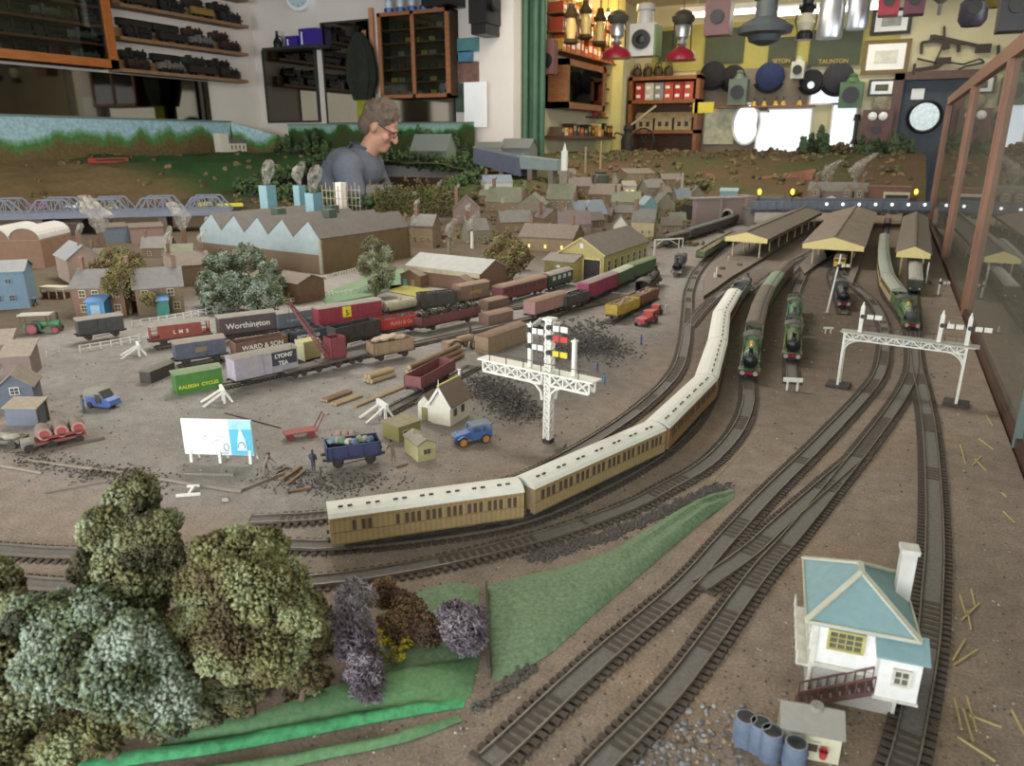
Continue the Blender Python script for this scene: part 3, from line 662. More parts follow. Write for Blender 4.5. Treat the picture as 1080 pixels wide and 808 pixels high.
smalllamp(963, 16, 4.4, M('maroon_enamel', '5c2c3a', .4, .1, 20), 'maroon hand lamp right of the bright red one', .05)
smalllamp(1024, 28, 4.0, M('purple_black', '3a343e', .35, .1, 20), 'dark rounded lantern above the wall tools', .055, .15, True)
smalllamp(1066, 34, 3.2, black, 'black lantern at the top right corner', .05, .17)
smalllamp(1051, 8, 3.6, M('olive_brass', '6a5c30', .3, .1, 20), 'brass lantern cut by the top edge near the right', .04, .12, True)
t, h = hung(990, 16, 4.6, 'oil_funnel', 'grey upturned oil funnel hanging above the wall tools', 'funnel')
MB().mat(M('grey_metal', '6a645e', .4, .1, 20)).lathe([(.008, 0), (.01, .05), (.075, .1), (.08, .12)], 20).build('cone', t, True); wire(t, h, .12)
for px, py, Y, lb in ((602, 47, 4.7, 'brass lantern hanging nearest the green curtain'), (617, 42, 4.9, 'middle brass lantern with pale globe in the warm niche'), (632, 49, 5.1, 'brass lantern nearest the yellow pillar')):
 t, h = hung(px, py, Y, 'brass_lantern', lb, 'lantern', 'brass lanterns in the niche')
 MB().mat(M('dark_brass', '4a3c24', .4, .2, 20)).lathe([(.03, 0), (.05, .01), (.04, .03)], 14).lathe([(.035, .15), (.045, .17), (.02, .21), (.02, .23)], 14).tube([(-.04, 0, .02), (-.045, 0, .16)], .004).tube([(.04, 0, .02), (.045, 0, .16)], .004).build('cage', t, True)
 MB().mat(M('amber_globe', 'd8b870', .15, .1, 10)).lathe([(.025, .03), (.035, .09), (.025, .15)], 14).build('glass_globe', t, True); wire(t, h, .23)
for k, (px, py) in enumerate(((620, 8), (634, 22), (641, 17))):
 c = GY(px, py, 5.6); t = thing('spot_lamp', ('glowing bulb highest in the warm niche', 'glowing bulb low beside the yellow pillar', 'glowing bulb nearest the first red lamp')[k], 'light', c, 0, 'glowing bulbs in the niche')
 MB().mat(M('bulb_glow', 'fff0c8', .5, 0, 5, emit='ffd890', estr=14)).ball((0, 0, 0), .025, 12, 8).build('bulb', t, True); MB().mat(black).cyl((0, 0, .02), (0, 0, .05), .012, n=10).cyl((0, 0, .05), (0, 0, CEIL-c.z), .003, n=5).build('lamp_holder', t)
# round black station lamp on curtain side
c = GY(577, 64, 4.72); t = thing('signal_lamp', 'brown railway lamp with dark round lens beside the green curtain', 'lamp', c)
MB().mat(M('brown_enamel', '6e4a48')).box(-.035, .05, -.02, .06, -.08, .12).build('housing', t); MB().mat(black).lathe([(.045, -.02), (.045, -.04), (.03, -.04)], 18, (0, 0, 0), 'y').build('lens_ring', t, True); wire(t, CEIL-c.z, .12)
# machine on stand (pump engine) left of shelf unit
c = GT(662, 150)
c = GY(662, 148, 6.1)
t = thing('pump_engine', 'dark engine with spoked wheel and pale lever before the shelf unit', 'engine', (c.x, 6.1, 0))
zb_ = c.z
mb = MB().mat(black)
for i in range(20):
 a0 = 2*PI*i/20; a1 = 2*PI*(i+1)/20; mb.bar((.13+.09*math.cos(a0), 0, zb_+.0+.09*math.sin(a0)), (.13+.09*math.cos(a1), 0, zb_+.09*math.sin(a1)), .012)
for i in range(6): a0 = PI*i/3; mb.bar((.13, 0, zb_), (.13+.09*math.cos(a0), 0, zb_+.09*math.sin(a0)), .006)
mb.build('spoked_wheel', t)
MB().mat(darkgrey).lathe([(.05, zb_-.1), (.055, zb_), (.03, zb_+.06), (.04, zb_+.09), (.015, zb_+.14)], 14).box(-.08, .1, -.06, .06, zb_-.12, zb_-.08).box(-.07, -.04, -.03, .03, FLOOR, zb_-.1).box(.05, .08, -.03, .03, FLOOR, zb_-.1).build('engine_block', t, True)
MB().mat(M('pale_lever', 'b8b098', .4)).bar((0, 0, zb_+.1), (.22, .0, zb_+.26), .014).build('lever', t)
mb = MB().mat(black); mb.tube([(-.12, 0, zb_-.05), (-.14, 0, zb_+.02), (-.1, 0, zb_+.06), (-.04, 0, zb_+.04)], .006); mb.build('pipe', t)
# LAYOUT GROUND
WX0, WX1, WY0, WY1 = -3.1, -2.25, 3.15, 4.05     # operator's well
CASE = .165
def in_layout(x, y):
 if WX0 < x < WX1 and WY0 < y < WY1: return False
 if y > 4.38 and x < XS+.02: return False
 return True
def gcol(x, y):
 def L(a, b, t): return tuple(p*(1-t)+q*t for p, q in zip(a, b))
 brown = lin('8f8176')[:3]; grey = lin('928d8a')[:3]; warm = lin('9c846e')[:3]
 t = sm(-.15, -.5, x+0.12*noise.noise(Vector((x*4, y*4, 1))))*sm(.28, .5, y+.05*noise.noise(Vector((x*6, y*6, 2))))
 c = L(brown, grey, t)
 n1 = noise.noise(Vector((x*9, y*9, 5)))
 c = L(c, warm, max(0, n1)*.8*(1-t*.6))
 c = L(c, lin('5d554c')[:3], .45*max(0, noise.noise(Vector((x*5, y*5, 9)))))
 # coal-dark strip around the engine yard
 d = math.hypot(x+.42, (y-1.05)*.6); c = L(c, lin('4f4c4a')[:3], .6*(1-sm(.05, .22, d+.05*n1)))
 d = math.hypot((x+.13)*1.0, (y-1.6)*.35); c = L(c, lin('564d45')[:3], .75*(1-sm(.12, .3, d)))
 r = math.hypot(x, y); town = max(sm(1.75, 2.3, r)*sm(-.5, -.8, x), sm(1.45, 1.6, r)*sm(-1.25, -1.4, x))
 c = L(c, lin('5a4e3e')[:3], town*.9)
 h = sm(0.01, .08, hz(x, y))
 g = noise.noise(Vector((x*2.2, y*2.2, 7)))+.15
 hill = L(lin('62503c')[:3], lin('4a5434')[:3], sm(-.1, .25, g) if x < -1.6 else sm(.1, .5, g)*.7)
 if x < -3.2 and y < 4.2: hill = L(lin('7e6a4c')[:3], lin('3a5832')[:3], sm(2.7, 3.1, y+.2*g))
 return L(c, hill, h)
st = .03
xs = []; x = -4.3
while x < CASE: xs.append(x); x += st
xs.append(CASE)
ys = []; y = -.15
while y < 6.3: ys.append(y); y += st
gv = []; gf = []; gc = []
for y in ys:
 for x in xs: gv.append((x, y, hz(x, y))); gc.append(gcol(x, y))
nx = len(xs)
for j in range(len(ys)-1):
 for i in range(nx-1):
  if in_layout((xs[i]+xs[i+1])/2, (ys[j]+ys[j+1])/2): gf.append((j*nx+i, j*nx+i+1, (j+1)*nx+i+1, (j+1)*nx+i))
me = bpy.data.meshes.new('layout_ground'); me.from_pydata(gv, [], gf)
ca = me.color_attributes.new('Col', 'FLOAT_COLOR', 'POINT')
ca.data.foreach_set('color', [q for c_ in gc for q in (c_[0], c_[1], c_[2], 1.0)])
me.polygons.foreach_set('use_smooth', [True]*len(me.polygons))
gm = bpy.data.materials.new('ballast_earth'); gm.use_nodes = True
n = gm.node_tree.nodes; l = gm.node_tree.links; b = n['Principled BSDF']; b.inputs['Roughness'].default_value = .95; b.inputs['Specular IOR Level'].default_value = .15
at = n.new('ShaderNodeAttribute'); at.attribute_name = 'Col'
tc = n.new('ShaderNodeTexCoord')
def nz_(s, d=6, r=.7):
 q = n.new('ShaderNodeTexNoise'); q.inputs['Scale'].default_value = s; q.inputs['Detail'].default_value = d; q.inputs['Roughness'].default_value = r; l.new(tc.outputs['Object'], q.inputs['Vector']); return q
def mrange(src, a, b_, c_, d_):
 q = n.new('ShaderNodeMapRange'); q.inputs[1].default_value = a; q.inputs[2].default_value = b_; q.inputs[3].default_value = c_; q.inputs[4].default_value = d_; l.new(src, q.inputs[0]); return q.outputs[0]
n1 = nz_(420); n2 = nz_(45); n3 = nz_(900, 2)
def mul(a, b_):
 q = n.new('ShaderNodeMix'); q.data_type = 'RGBA'; q.blend_type = 'MULTIPLY'; q.inputs[0].default_value = 1; l.new(a, q.inputs[6]); l.new(b_, q.inputs[7]); return q.outputs[2]
c1 = mul(at.outputs['Color'], mrange(n1.outputs['Fac'], .3, .7, .62, 1.3)); c2 = mul(c1, mrange(n2.outputs['Fac'], .3, .7, .78, 1.2))
vo = n.new('ShaderNodeTexVoronoi'); vo.inputs['Scale'].default_value = 260; l.new(tc.outputs['Object'], vo.inputs['Vector'])
sp = mrange(vo.outputs['Distance'], .08, .16, 1, 0)
wn_ = n.new('ShaderNodeTexWhiteNoise'); l.new(vo.outputs['Position'], wn_.inputs['Vector']); th = mrange(wn_.outputs['Value'], .94, .97, 0, .8)
mu = n.new('ShaderNodeMath'); mu.operation = 'MULTIPLY'; l.new(sp, mu.inputs[0]); l.new(th, mu.inputs[1])
mx = n.new('ShaderNodeMix'); mx.data_type = 'RGBA'; l.new(mu.outputs[0], mx.inputs[0]); l.new(c2, mx.inputs[6]); mx.inputs[7].default_value = lin('c8bca8')
l.new(mx.outputs[2], b.inputs['Base Color'])
bp = n.new('ShaderNodeBump'); bp.inputs['Strength'].default_value = .7; bp.inputs['Distance'].default_value = .0015; l.new(n1.outputs['Fac'], bp.inputs['Height']); l.new(bp.outputs['Normal'], b.inputs['Normal'])
me.materials.append(gm)
g = bpy.data.objects.new('layout_ground', me); COL.objects.link(g); tag(g, kind='structure')
# baseboard timber below the scenery, with trestle legs
bm = M('board_edge_wood', '4e3c30', .6, .2, 10)
mb = MB().mat(bm)
for (x0, x1, y0, y1) in ((-4.3, CASE, -.15, WY0), (-4.3, WX0, WY0, 4.38), (WX1, CASE, WY0, 4.38), (WX0, WX1, WY1, 4.38), (XS+.02, CASE, 4.38, 6.3)): mb.box(x0, x1, y0, y1, -.06, -.004)
for x in (-4.2, -3.3, -2.1, -1.0, .08):
 for y in (0, 1.5, 3.0): mb.box(x, x+.06, y, y+.06, FLOOR, -.06)
for q in ((WX0-.02, WX0, WY0-.02, WY1+.02, .09), (WX1, WX1+.02, WY0-.02, WY1+.02, .0), (WX0, WX1, WY0-.02, WY0, .0), (WX0, WX1, WY1, WY1+.02, .12)): mb.box(q[0], q[1], q[2], q[3], -.06, q[4])
struct(mb, 'layout_baseboard')
# painted backdrops
def backdropmat(name, sky, tree, low, seed, h0, h1):
 m = M(name, sky, .8)
 n = m.node_tree.nodes; l = m.node_tree.links; b = n['Principled BSDF']
 tc = n.new('ShaderNodeTexCoord'); sx = n.new('ShaderNodeSeparateXYZ'); l.new(tc.outputs['Object'], sx.inputs[0])
 q = n.new('ShaderNodeTexNoise'); q.inputs['Scale'].default_value = 5; q.inputs['Detail'].default_value = 6
 mp = n.new('ShaderNodeMapping'); mp.inputs['Location'].default_value = (seed, seed*2, 0); mp.inputs['Scale'].default_value = (1, 1, .35); l.new(tc.outputs['Object'], mp.inputs[0]); l.new(mp.outputs[0], q.inputs['Vector'])
 ad = n.new('ShaderNodeMath'); ad.operation = 'MULTIPLY_ADD'; ad.inputs[1].default_value = -(h1-h0)*2.6; l.new(q.outputs['Fac'], ad.inputs[0]); l.new(sx.outputs[2], ad.inputs[2])
 mr = n.new('ShaderNodeMapRange'); mr.inputs[1].default_value = h0-(h1-h0)*1.3; mr.inputs[2].default_value = h1-(h1-h0)*1.3; l.new(ad.outputs[0], mr.inputs[0])
 rp = n.new('ShaderNodeValToRGB'); rp.color_ramp.elements[0].color = lin(low); rp.color_ramp.elements[1].color = lin(sky); rp.color_ramp.elements[1].position = .75
 e = rp.color_ramp.elements.new(.4); e.color = lin(tree)
 e = rp.color_ramp.elements.new(.62); e.color = lin('7ea58e')
 l.new(mr.outputs[0], rp.inputs['Fac'])
 q2 = n.new('ShaderNodeTexNoise'); q2.inputs['Scale'].default_value = 50; q2.inputs['Detail'].default_value = 4; l.new(tc.outputs['Object'], q2.inputs['Vector'])
 m2 = n.new('ShaderNodeMapRange'); m2.inputs[1].default_value = .3; m2.inputs[2].default_value = .7; m2.inputs[3].default_value = .75; m2.inputs[4].default_value = 1.15; l.new(q2.outputs['Fac'], m2.inputs[0])
 mx = n.new('ShaderNodeMix'); mx.data_type = 'RGBA'; mx.blend_type = 'MULTIPLY'; mx.inputs[0].default_value = 1; l.new(rp.outputs[0], mx.inputs[6]); l.new(m2.outputs[0], mx.inputs[7]); l.new(mx.outputs[2], b.inputs['Base Color'])
 return m
bd1 = backdropmat('backdrop_blue_sky', 'a0c0c8', '4a7a3e', '6a5a38', 3, .3, .42)
bd2 = backdropmat('backdrop_green_trees', '88a8a0', '2c5a28', '3a4420', 9, .36, .46)
rim = M('backdrop_rim', '6a7a74', .6, .1, 20)
t = thing('painted_backdrop', 'long pale blue backdrop painted with green trees along the left wall', 'backdrop', (0, 0, 0))
z1 = GX(100, 125, -4.27).z
MB().mat(bd1).box(-4.28, -4.265, .9, 4.1, .18, z1).build('painted_board', t); MB().mat(rim).box(-4.285, -4.255, .9, 4.11, z1, z1+.01).build('rim', t)
t = thing('painted_backdrop', 'slanting corner backdrop between the long blue one and the tree-painted one', 'backdrop', (0, 0, 0))
a = Vector((-4.26, 4.11, 0)); b_ = Vector((-4.0, 4.36, 0))
mb = MB().mat(bd1); mb.slab([(a.x, a.y, .2), (b_.x, b_.y, .2), (b_.x, b_.y, .36), (a.x, a.y, z1)], (-.01, .01, 0)); mb.build('painted_board', t)
t = thing('painted_backdrop', 'backdrop painted with a dark green wood behind the person', 'backdrop', (0, 0, 0))
zb1 = GY(400, 131, 4.4).z
MB().mat(bd2).box(-4.0, -2.45, 4.4, 4.412, .18, zb1).build('painted_board', t); MB().mat(rim).box(-4.0, -2.45, 4.395, 4.417, zb1, zb1+.008).build('rim', t)
# GLASS CASE AT RIGHT
t = thing('glass_display_case', 'tall wooden framed glass display case along the right side of the layout', 'display case', (CASE, 0, 0))
cw = M('case_wood', '8e6650', .45, .2, 14, stretch=(4, 4, .8)); cdk = M('case_dark_wood', '4a332a', .5, .2, 10)
mb = MB().mat(cdk).box(.002, .03, -.3, 3.7, -.08, .012); mb.build('bottom_rail', t)
MB().mat(cw).box(.0, .03, -.3, 3.72, .475, .505).build('top_rail', t)
for y, w, m_ in ((.95, .006, rim), (1.72, .03, cw), (2.5, .03, cw), (3.68, .03, cw), (-.28, .03, cw)):
 mb = MB().mat(m_); mb.box(.0, .022, y-w/2, y+w/2, .0, .475)
 if w > .01: mb.box(-.003, .0, y-w*.12, y+w*.12, .012, .475)
 mb.build('post', t)
for y0, y1 in ((-.27, .947), (.953, 1.705), (1.735, 2.485), (2.515, 3.665)):
 MB().mat(glass_c).box(.008, .011, y0, y1, .012, .475).build('glass_pane', t)
MB().mat(glass_c).box(.55, .553, -.3, 3.68, -.06, .498).build('rear_glass', t)  # back made of glass to let window light into the case
MB().mat(M('case_interior', 'a89c88', .8, .2, 10)).box(.03, .55, -.3, 3.7, -.08, -.06).box(.03, .57, 3.68, 3.7, -.08, .505).build('case_back', t)
MB().mat(glass_c).box(.03, .55, -.3, 3.68, .498, .502).build('glass_top', t)  # top made of glass so that light reaches the interior
MB().mat(cdk).box(.0, .57, -.3, 3.7, FLOOR, -.08).build('case_base', t)
for k, y in enumerate((.5, .9, 1.35, 1.9, 2.3, 2.9, 3.3)):
 tag(MB().mat(shelf_cols[k % 8]).lathe([(.04, 0), (.045, .06), (.03, .1), (.035, .16), (.01, .18)], 14, (.4, y, -.06)).build('exhibit', smooth=True), 'dim metal exhibit standing inside the glass case', 'exhibit', 'exhibits inside the glass case')
# TRACKS
railm = M('weathered_rail', '7a7066', .45, .2, 80, metal=.3); sleepm = M('dark_sleeper', '504842', .85, .2, 300); ballm = M('grey_track_infill', '6f6b68', .95, .22, 350, bump=.4)
def smooth_line(p, step):
 P = [Vector(q) for q in p]; P = [P[0]*2-P[1]]+P+[P[-1]*2-P[-2]]
 out = []
 for i in range(1, len(P)-2):
  a, b, c, d = P[i-1:i+3]; k = max(2, int((c-b).length/step*3))
  for j in range(k):
   t = j/k; out.append(.5*((2*b)+(c-a)*t+(2*a-5*b+4*c-d)*t*t+(3*b-a-3*c+d)*t**3))
 out.append(P[-2]); res = [out[0]]; acc = 0
 for a, b in zip(out[:-1], out[1:]):
  L = (b-a).length; pos = 0
  while acc+(L-pos) >= step and L > 0:
   pos += step-acc; acc = 0; res.append(a.lerp(b, pos/L))
  acc += L-pos
 return res
def offs(line, d):
 r = []
 for i, p in enumerate(line):
  t = (line[min(i+1, len(line)-1)]-line[max(i-1, 0)]); t.normalize(); r.append(p+Vector((-t.y, t.x, 0))*d)
 return r
def strip(mb, line, w, z0, z1):
 a = offs(line, -w/2); b = offs(line, w/2); n = len(line)
 vs = []
 for p, q in zip(a, b): vs += [(p.x, p.y, z0+p.z), (p.x, p.y, z1+p.z), (q.x, q.y, z1+q.z), (q.x, q.y, z0+q.z)]
 fs = []
 for i in range(n-1):
  for k in range(4): fs.append((i*4+k, i*4+(k+1) % 4, i*4+4+(k+1) % 4, i*4+4+k))
 mb.add(vs, fs); return mb
TRK = {}
def track(key, pts, label, indiv=False, infill=True, step=.007):
 line = smooth_line(pts, step); TRK[key] = line
 o = line[0].copy(); o.z = 0
 o.z = len(TRK)*.00004; t = thing('railway_track', label, 'track', o, 0)
 ln = [Vector((p.x-o.x, p.y-o.y, 0)) for p in line]
 fine = ln[::2] if len(ln) > 60 else ln
 if fine[-1] != ln[-1]: fine = fine+[ln[-1]]
 for s in (-1, 1): strip(MB().mat(railm), offs(fine, s*.0069), .0011, .0012, .0042).build('rail', t)
 if infill:
  strip(MB().mat(ballm), fine, .0118, .0002, .0023).build('infill', t)
 idx = list(range(len(ln)))
 base = MB().mat(sleepm).box(-.0019, .0019, -.0135, .0135, .0, .0019)
 def ang(i):
  d = ln[min(i+1, len(ln)-1)]-ln[max(i-1, 0)]; return math.atan2(d.y, d.x)
 near = []
 if indiv:
  idx.sort(key=lambda i: (line[i]).length); near = idx[:100]
  # leave visible sleepers proud of the infill here and there
  me0 = None
  hi = MB().mat(sleepm).box(-.0019, .0019, -.0135, .0135, .0, .0019).build('sleeper', t)
  hi2 = MB().mat(sleepm).box(-.0019, .0019, -.0135, .0135, .0, .0028).build('sleeper', t)
  f1 = f2 = True
  for i in near:
   tall = noise.noise(line[i]*14) > .12
   src = hi2 if tall else hi
   if tall and f2: o2 = src; f2 = False
   elif not tall and f1: o2 = src; f1 = False
   else: o2 = src.copy(); COL.objects.link(o2); o2.parent = t
   o2.location = ln[i]; o2.rotation_euler = (0, 0, ang(i)+random.uniform(-.04, .04))
  if f1: bpy.data.objects.remove(hi)
  if f2: bpy.data.objects.remove(hi2)
 rest = [i for i in range(len(ln)) if i not in set(near)]
 if rest:
  mb = MB().mat(sleepm)
  for i in rest:
   mb.X = Matrix.Translation(ln[i]) @ Matrix.Rotation(ang(i), 4, 'Z'); zt = .0028 if noise.noise(line[i]*14) > .12 else .0019; mb.box(-.0019, .0019, -.0135, .0135, 0, zt)
  mb.build('sleepers', t)['kind'] = 'stuff'
 return t
def gp(*a): return [G(*p) for p in a]
track('A', gp((-60, 578), (0, 582), (60, 586), (130, 586), (220, 582), (300, 577), (346, 578)) + [Vector((p.x, p.y, 0)) for p in (G(450, 528, .037), G(550, 512, .037), G(625, 484, .037), G(692, 450, .037), G(728, 422, .037), G(745, 399, .037), G(754, 378, .037), G(757, 360, .037), G(761, 330, .037), G(775, 307, .037), G(788, 293, .037), G(830, 268, .037))]+gp((880, 254), (912, 236)),
      'curving track under the train of cream-roofed coaches', False)
track('B', gp((-60, 612), (0, 615), (60, 620), (170, 625), (320, 617), (420, 604), (510, 585), (590, 563), (660, 538), (700, 518), (748, 489), (778, 455), (789, 425), (789, 395), (796, 355), (806, 325), (825, 298), (850, 275), (872, 262), (905, 240)),
      'curving track outside the coach train, passing the grey lichen bush up to the green engine', True)
track('C', gp((265, 551), (340, 547), (440, 533), (540, 510), (620, 470), (678, 430), (712, 395), (722, 365), (725, 335), (728, 305), (740, 282), (765, 258), (800, 240), (830, 228)), 'inner curving track between the yard and the coach train')
track('D', gp((727, 345), (742, 327), (762, 309), (785, 294)), 'short crossover track between inner curve and coach train near the left platform')
track('E', gp((515, 808), (540, 785), (628, 702), (721, 621), (765, 572), (810, 523), (870, 463), (922, 405), (932, 375), (932, 345), (920, 320), (898, 300), (886, 285)), 'left one of the two diagonal foreground tracks', True)
track('F', gp((615, 832), (635, 808), (716, 722), (800, 608), (842, 560), (915, 469), (950, 420), (962, 392), (962, 365), (958, 345), (945, 325), (934, 308), (930, 280), (932, 255), (936, 235), (938, 222)), 'right one of the two diagonal foreground tracks', True)
track('G2', gp((905, 483), (868, 515), (825, 553), (790, 585), (735, 624)), 'short turnout track linking the two diagonal tracks')
track('H', gp((940, 840), (952, 808), (965, 750), (978, 680), (982, 633), (985, 580), (984, 520), (980, 460), (974, 420), (968, 395), (965, 370), (964, 330), (963, 300), (962, 265)), 'straight track along the right side past the signal box', True)
track('J', gp((835, 405), (834, 380), (835, 355), (838, 325), (843, 300), (862, 270), (895, 240)), 'siding of the two dusty green engines ending at white buffers')
track('K', gp((890, 332), (883, 310), (877, 292), (883, 280), (893, 262), (905, 240)), 'siding of the black engine before the central canopy')
track('N', gp((690, 262), (722, 253), (752, 245), (778, 236)), 'background track of the dark coaches emerging from the tunnel')
# yard sidings, direction from lower-left to upper-right
def yard(key, a, b, lab): track(key, [G(*a).lerp(G(*b), k/6) for k in range(7)], lab)
yard('Y1', (165, 368), (540, 310), 'yard siding of the brake van and the red van')
yard('Y2', (190, 388), (620, 312), 'yard siding of the navy van and black wagon')
yard('Y3', (232, 410), (690, 308), 'yard siding of the tea van and crane')
yard('Y4', (405, 438), (500, 388), 'short yard siding behind the leaning white buffer stop')
yard('Y5', (520, 318), (640, 285), 'yard siding of the maroon coach')
yard('Y6', (555, 348), (690, 284), 'yard siding of the pink and green vans')
yard('Y7', (640, 342), (690, 315), 'yard siding of the yellow crane wagon')
DUST = .14
# ROLLING STOCK
S = .85
def root_on(name, label, cat, a, b, group=None, z=.0042):
 a = Vector(a); b = Vector(b); mid = (a+b)/2; t = thing(name, label, cat, (mid.x, mid.y, z), heading(a, b), group); t.scale = (S, S, S); return t, (b-a).length/S
under = M('underframe_black', '2a2624', .7, .25, 200); wheelm = M('wheel_metal', '4a4540', .4, .2, 100, metal=.5)
cream_roof = M('cream_coach_roof', 'deddd6', .6, .05, 120); teak = stripemat('teak_panelling', 'a48c64', '86704c', 60, .5, 0); teakend = M('teak_end', '9c8460', .55, .12, 150); dark_glass = M('dark_carriage_window', '4a3a28', .25, .2, 100)
WPROTO = {}
def wheel(parent, x, y, r, tw=.003, spokes=False):
 k = (round(r, 4), spokes)
 if k not in WPROTO:
  mb = MB().mat(wheelm if not spokes else redpaint if spokes == 'red' else wheelm); mb.lathe([(r*.8, -tw/2), (r, -tw/2), (r, tw/2), (r*.8, tw/2)], 14, (0, 0, 0), 'y')
  if spokes:
   for i in range(8):
    a = PI*i/4; mb.bar((0, 0, 0), (r*.9*math.cos(a), 0, r*.9*math.sin(a)), .0012, .0016)
  o = mb.build('wheel', parent); WPROTO[k] = o; o.location = (x, y, r); return o
 o = WPROTO[k].copy(); COL.objects.link(o); o.parent = parent; o.location = (x, y, r); return o
def bogie(parent, x, wr=.006, half=.013):
 mb = MB().mat(under).cbox(0, 0, .009, .03, .012, .004)
 for s in (-1, 1): mb.cbox(0, s*.0115, .008, .034, .002, .005)
 o = mb.build('bogie', parent); o.location = (x, 0, 0)
 for dx in (-half, half):
  for s in (-1, 1): wheel(o, dx, s*.008, wr)
 return o
def coach(a, b, label, group=None, body=None, end=None, roof=None, nwin=20, W=.034, H0=.0105, H1=.04, clere=False, brake=False, win=None, vents=True, panels=True):
 t, L = root_on('railway_coach', label, 'coach', a, b, group); L -= .006
 body = body or teak; end = end or teakend; roof = roof or cream_roof; win = win or dark_glass
 mb = MB().mat(body).box(-L/2, L/2, -W/2, W/2, H0, H1).mat(end).box(-L/2-.0004, -L/2, -W/2, W/2, H0, H1).box(L/2, L/2+.0004, -W/2, W/2, H0, H1)
 if panels:
  mb.mat(M('teak_beading', '8a6838', .5)); 
  for s in (-1, 1):
   for z in (H0+.001, H0+(H1-H0)*.44, H1-.003): mb.cbox(0, s*W/2, z, L, .0007, .0008)
 mb.build('body', t)
 pr = [(-W/2-.001, H1), (-W*.42, H1+.0032), (-W*.22, H1+.0058), (0, H1+.0068), (W*.22, H1+.0058), (W*.42, H1+.0032), (W/2+.001, H1), (W/2, H1-.0006), (-W/2, H1-.0006)]
 MB().mat(roof).prism(pr, 'x', -L/2-.001, L/2+.001).build('roof', t)
 if vents:
  v0 = None
  for i in range(7):
   for dx in (-.0045, .0045):
    x = -L/2+L*(i+.6)/7.3+dx
    if v0 is None: v0 = MB().mat(darkgrey).cbox(0, 0, 0, .0045, .0018, .0014).build('roof_ventilator', t); v0.location = (x, -W*.2, H1+.0065)
    else: dupe(v0, (x, -W*.2, H1+.0065), t)
 MB().mat(under).box(-L/2+.004, L/2-.004, -.012, .012, H0-.003, H0).cbox(0, .01, .006, L*.3, .003, .005).cbox(0, -.01, .006, L*.3, .003, .005).build('underframe', t)
 bogie(t, -L*.34); bogie(t, L*.34)
 w0 = None; hh = (H1-H0)*.36; zc = H0+(H1-H0)*.66
 for s in (-1, 1):
  for i in range(nwin):
   u = (i+.5)/nwin
   if brake and (u < .3 and not (.09 < u < .2)): continue
   if i % 3 == 0 and nwin > 14: dx = .001
   elif i % 3 == 2 and nwin > 14: dx = -.001
   else: dx = 0
   x = -L/2+.006+(L-.012)*u+dx
   if w0 is None: w0 = MB().mat(win).cbox(0, 0, 0, (L/nwin)*.45, .0014, hh).build('window', t); w0.location = (x, s*W/2, zc)
   else: dupe(w0, (x, s*W/2, zc), t)
 for s in (-1, 1): MB().mat(under).cyl((s*L/2, .009, .012), (s*(L/2+.003), .009, .012), .002, n=8).cyl((s*L/2, -.009, .012), (s*(L/2+.003), -.009, .012), .002, n=8).bar((s*L/2, 0, .009), (s*(L/2+.003), 0, .009), .003).build('coupling', t)
 return t
J = [(343, 540), (550, 512), (692, 450), (745, 399), (757, 360), (761, 330), (775, 307), (788, 293)]
J = [Vector((G(x, y, .0375).x, G(x, y, .0375).y, 0)) for x, y in J]
cl = ['nearest brake-end coach of the cream-roofed train, beside the lichen trees', 'second cream-roofed coach, right below the white cantilever signal bridge', 'third cream-roofed coach, showing its orange-brown end on the curve', 'fourth cream-roofed coach, just past the curve left of the green engine', 'fifth cream-roofed coach on the straight climbing to the left platform', 'sixth cream-roofed coach from the front, near the tip of the left platform', 'seventh, farthest cream-roofed coach behind the dusty grey engine']
teak3 = M('orange_teak', '94683f', .5, .12, 150)
for i in range(6):
 coach(J[i], J[i+1], cl[i], None, brake=(i == 0), nwin=26 if i == 0 else 24, end=teak3 if i == 2 else None, body=teak3 if i >= 2 else None)
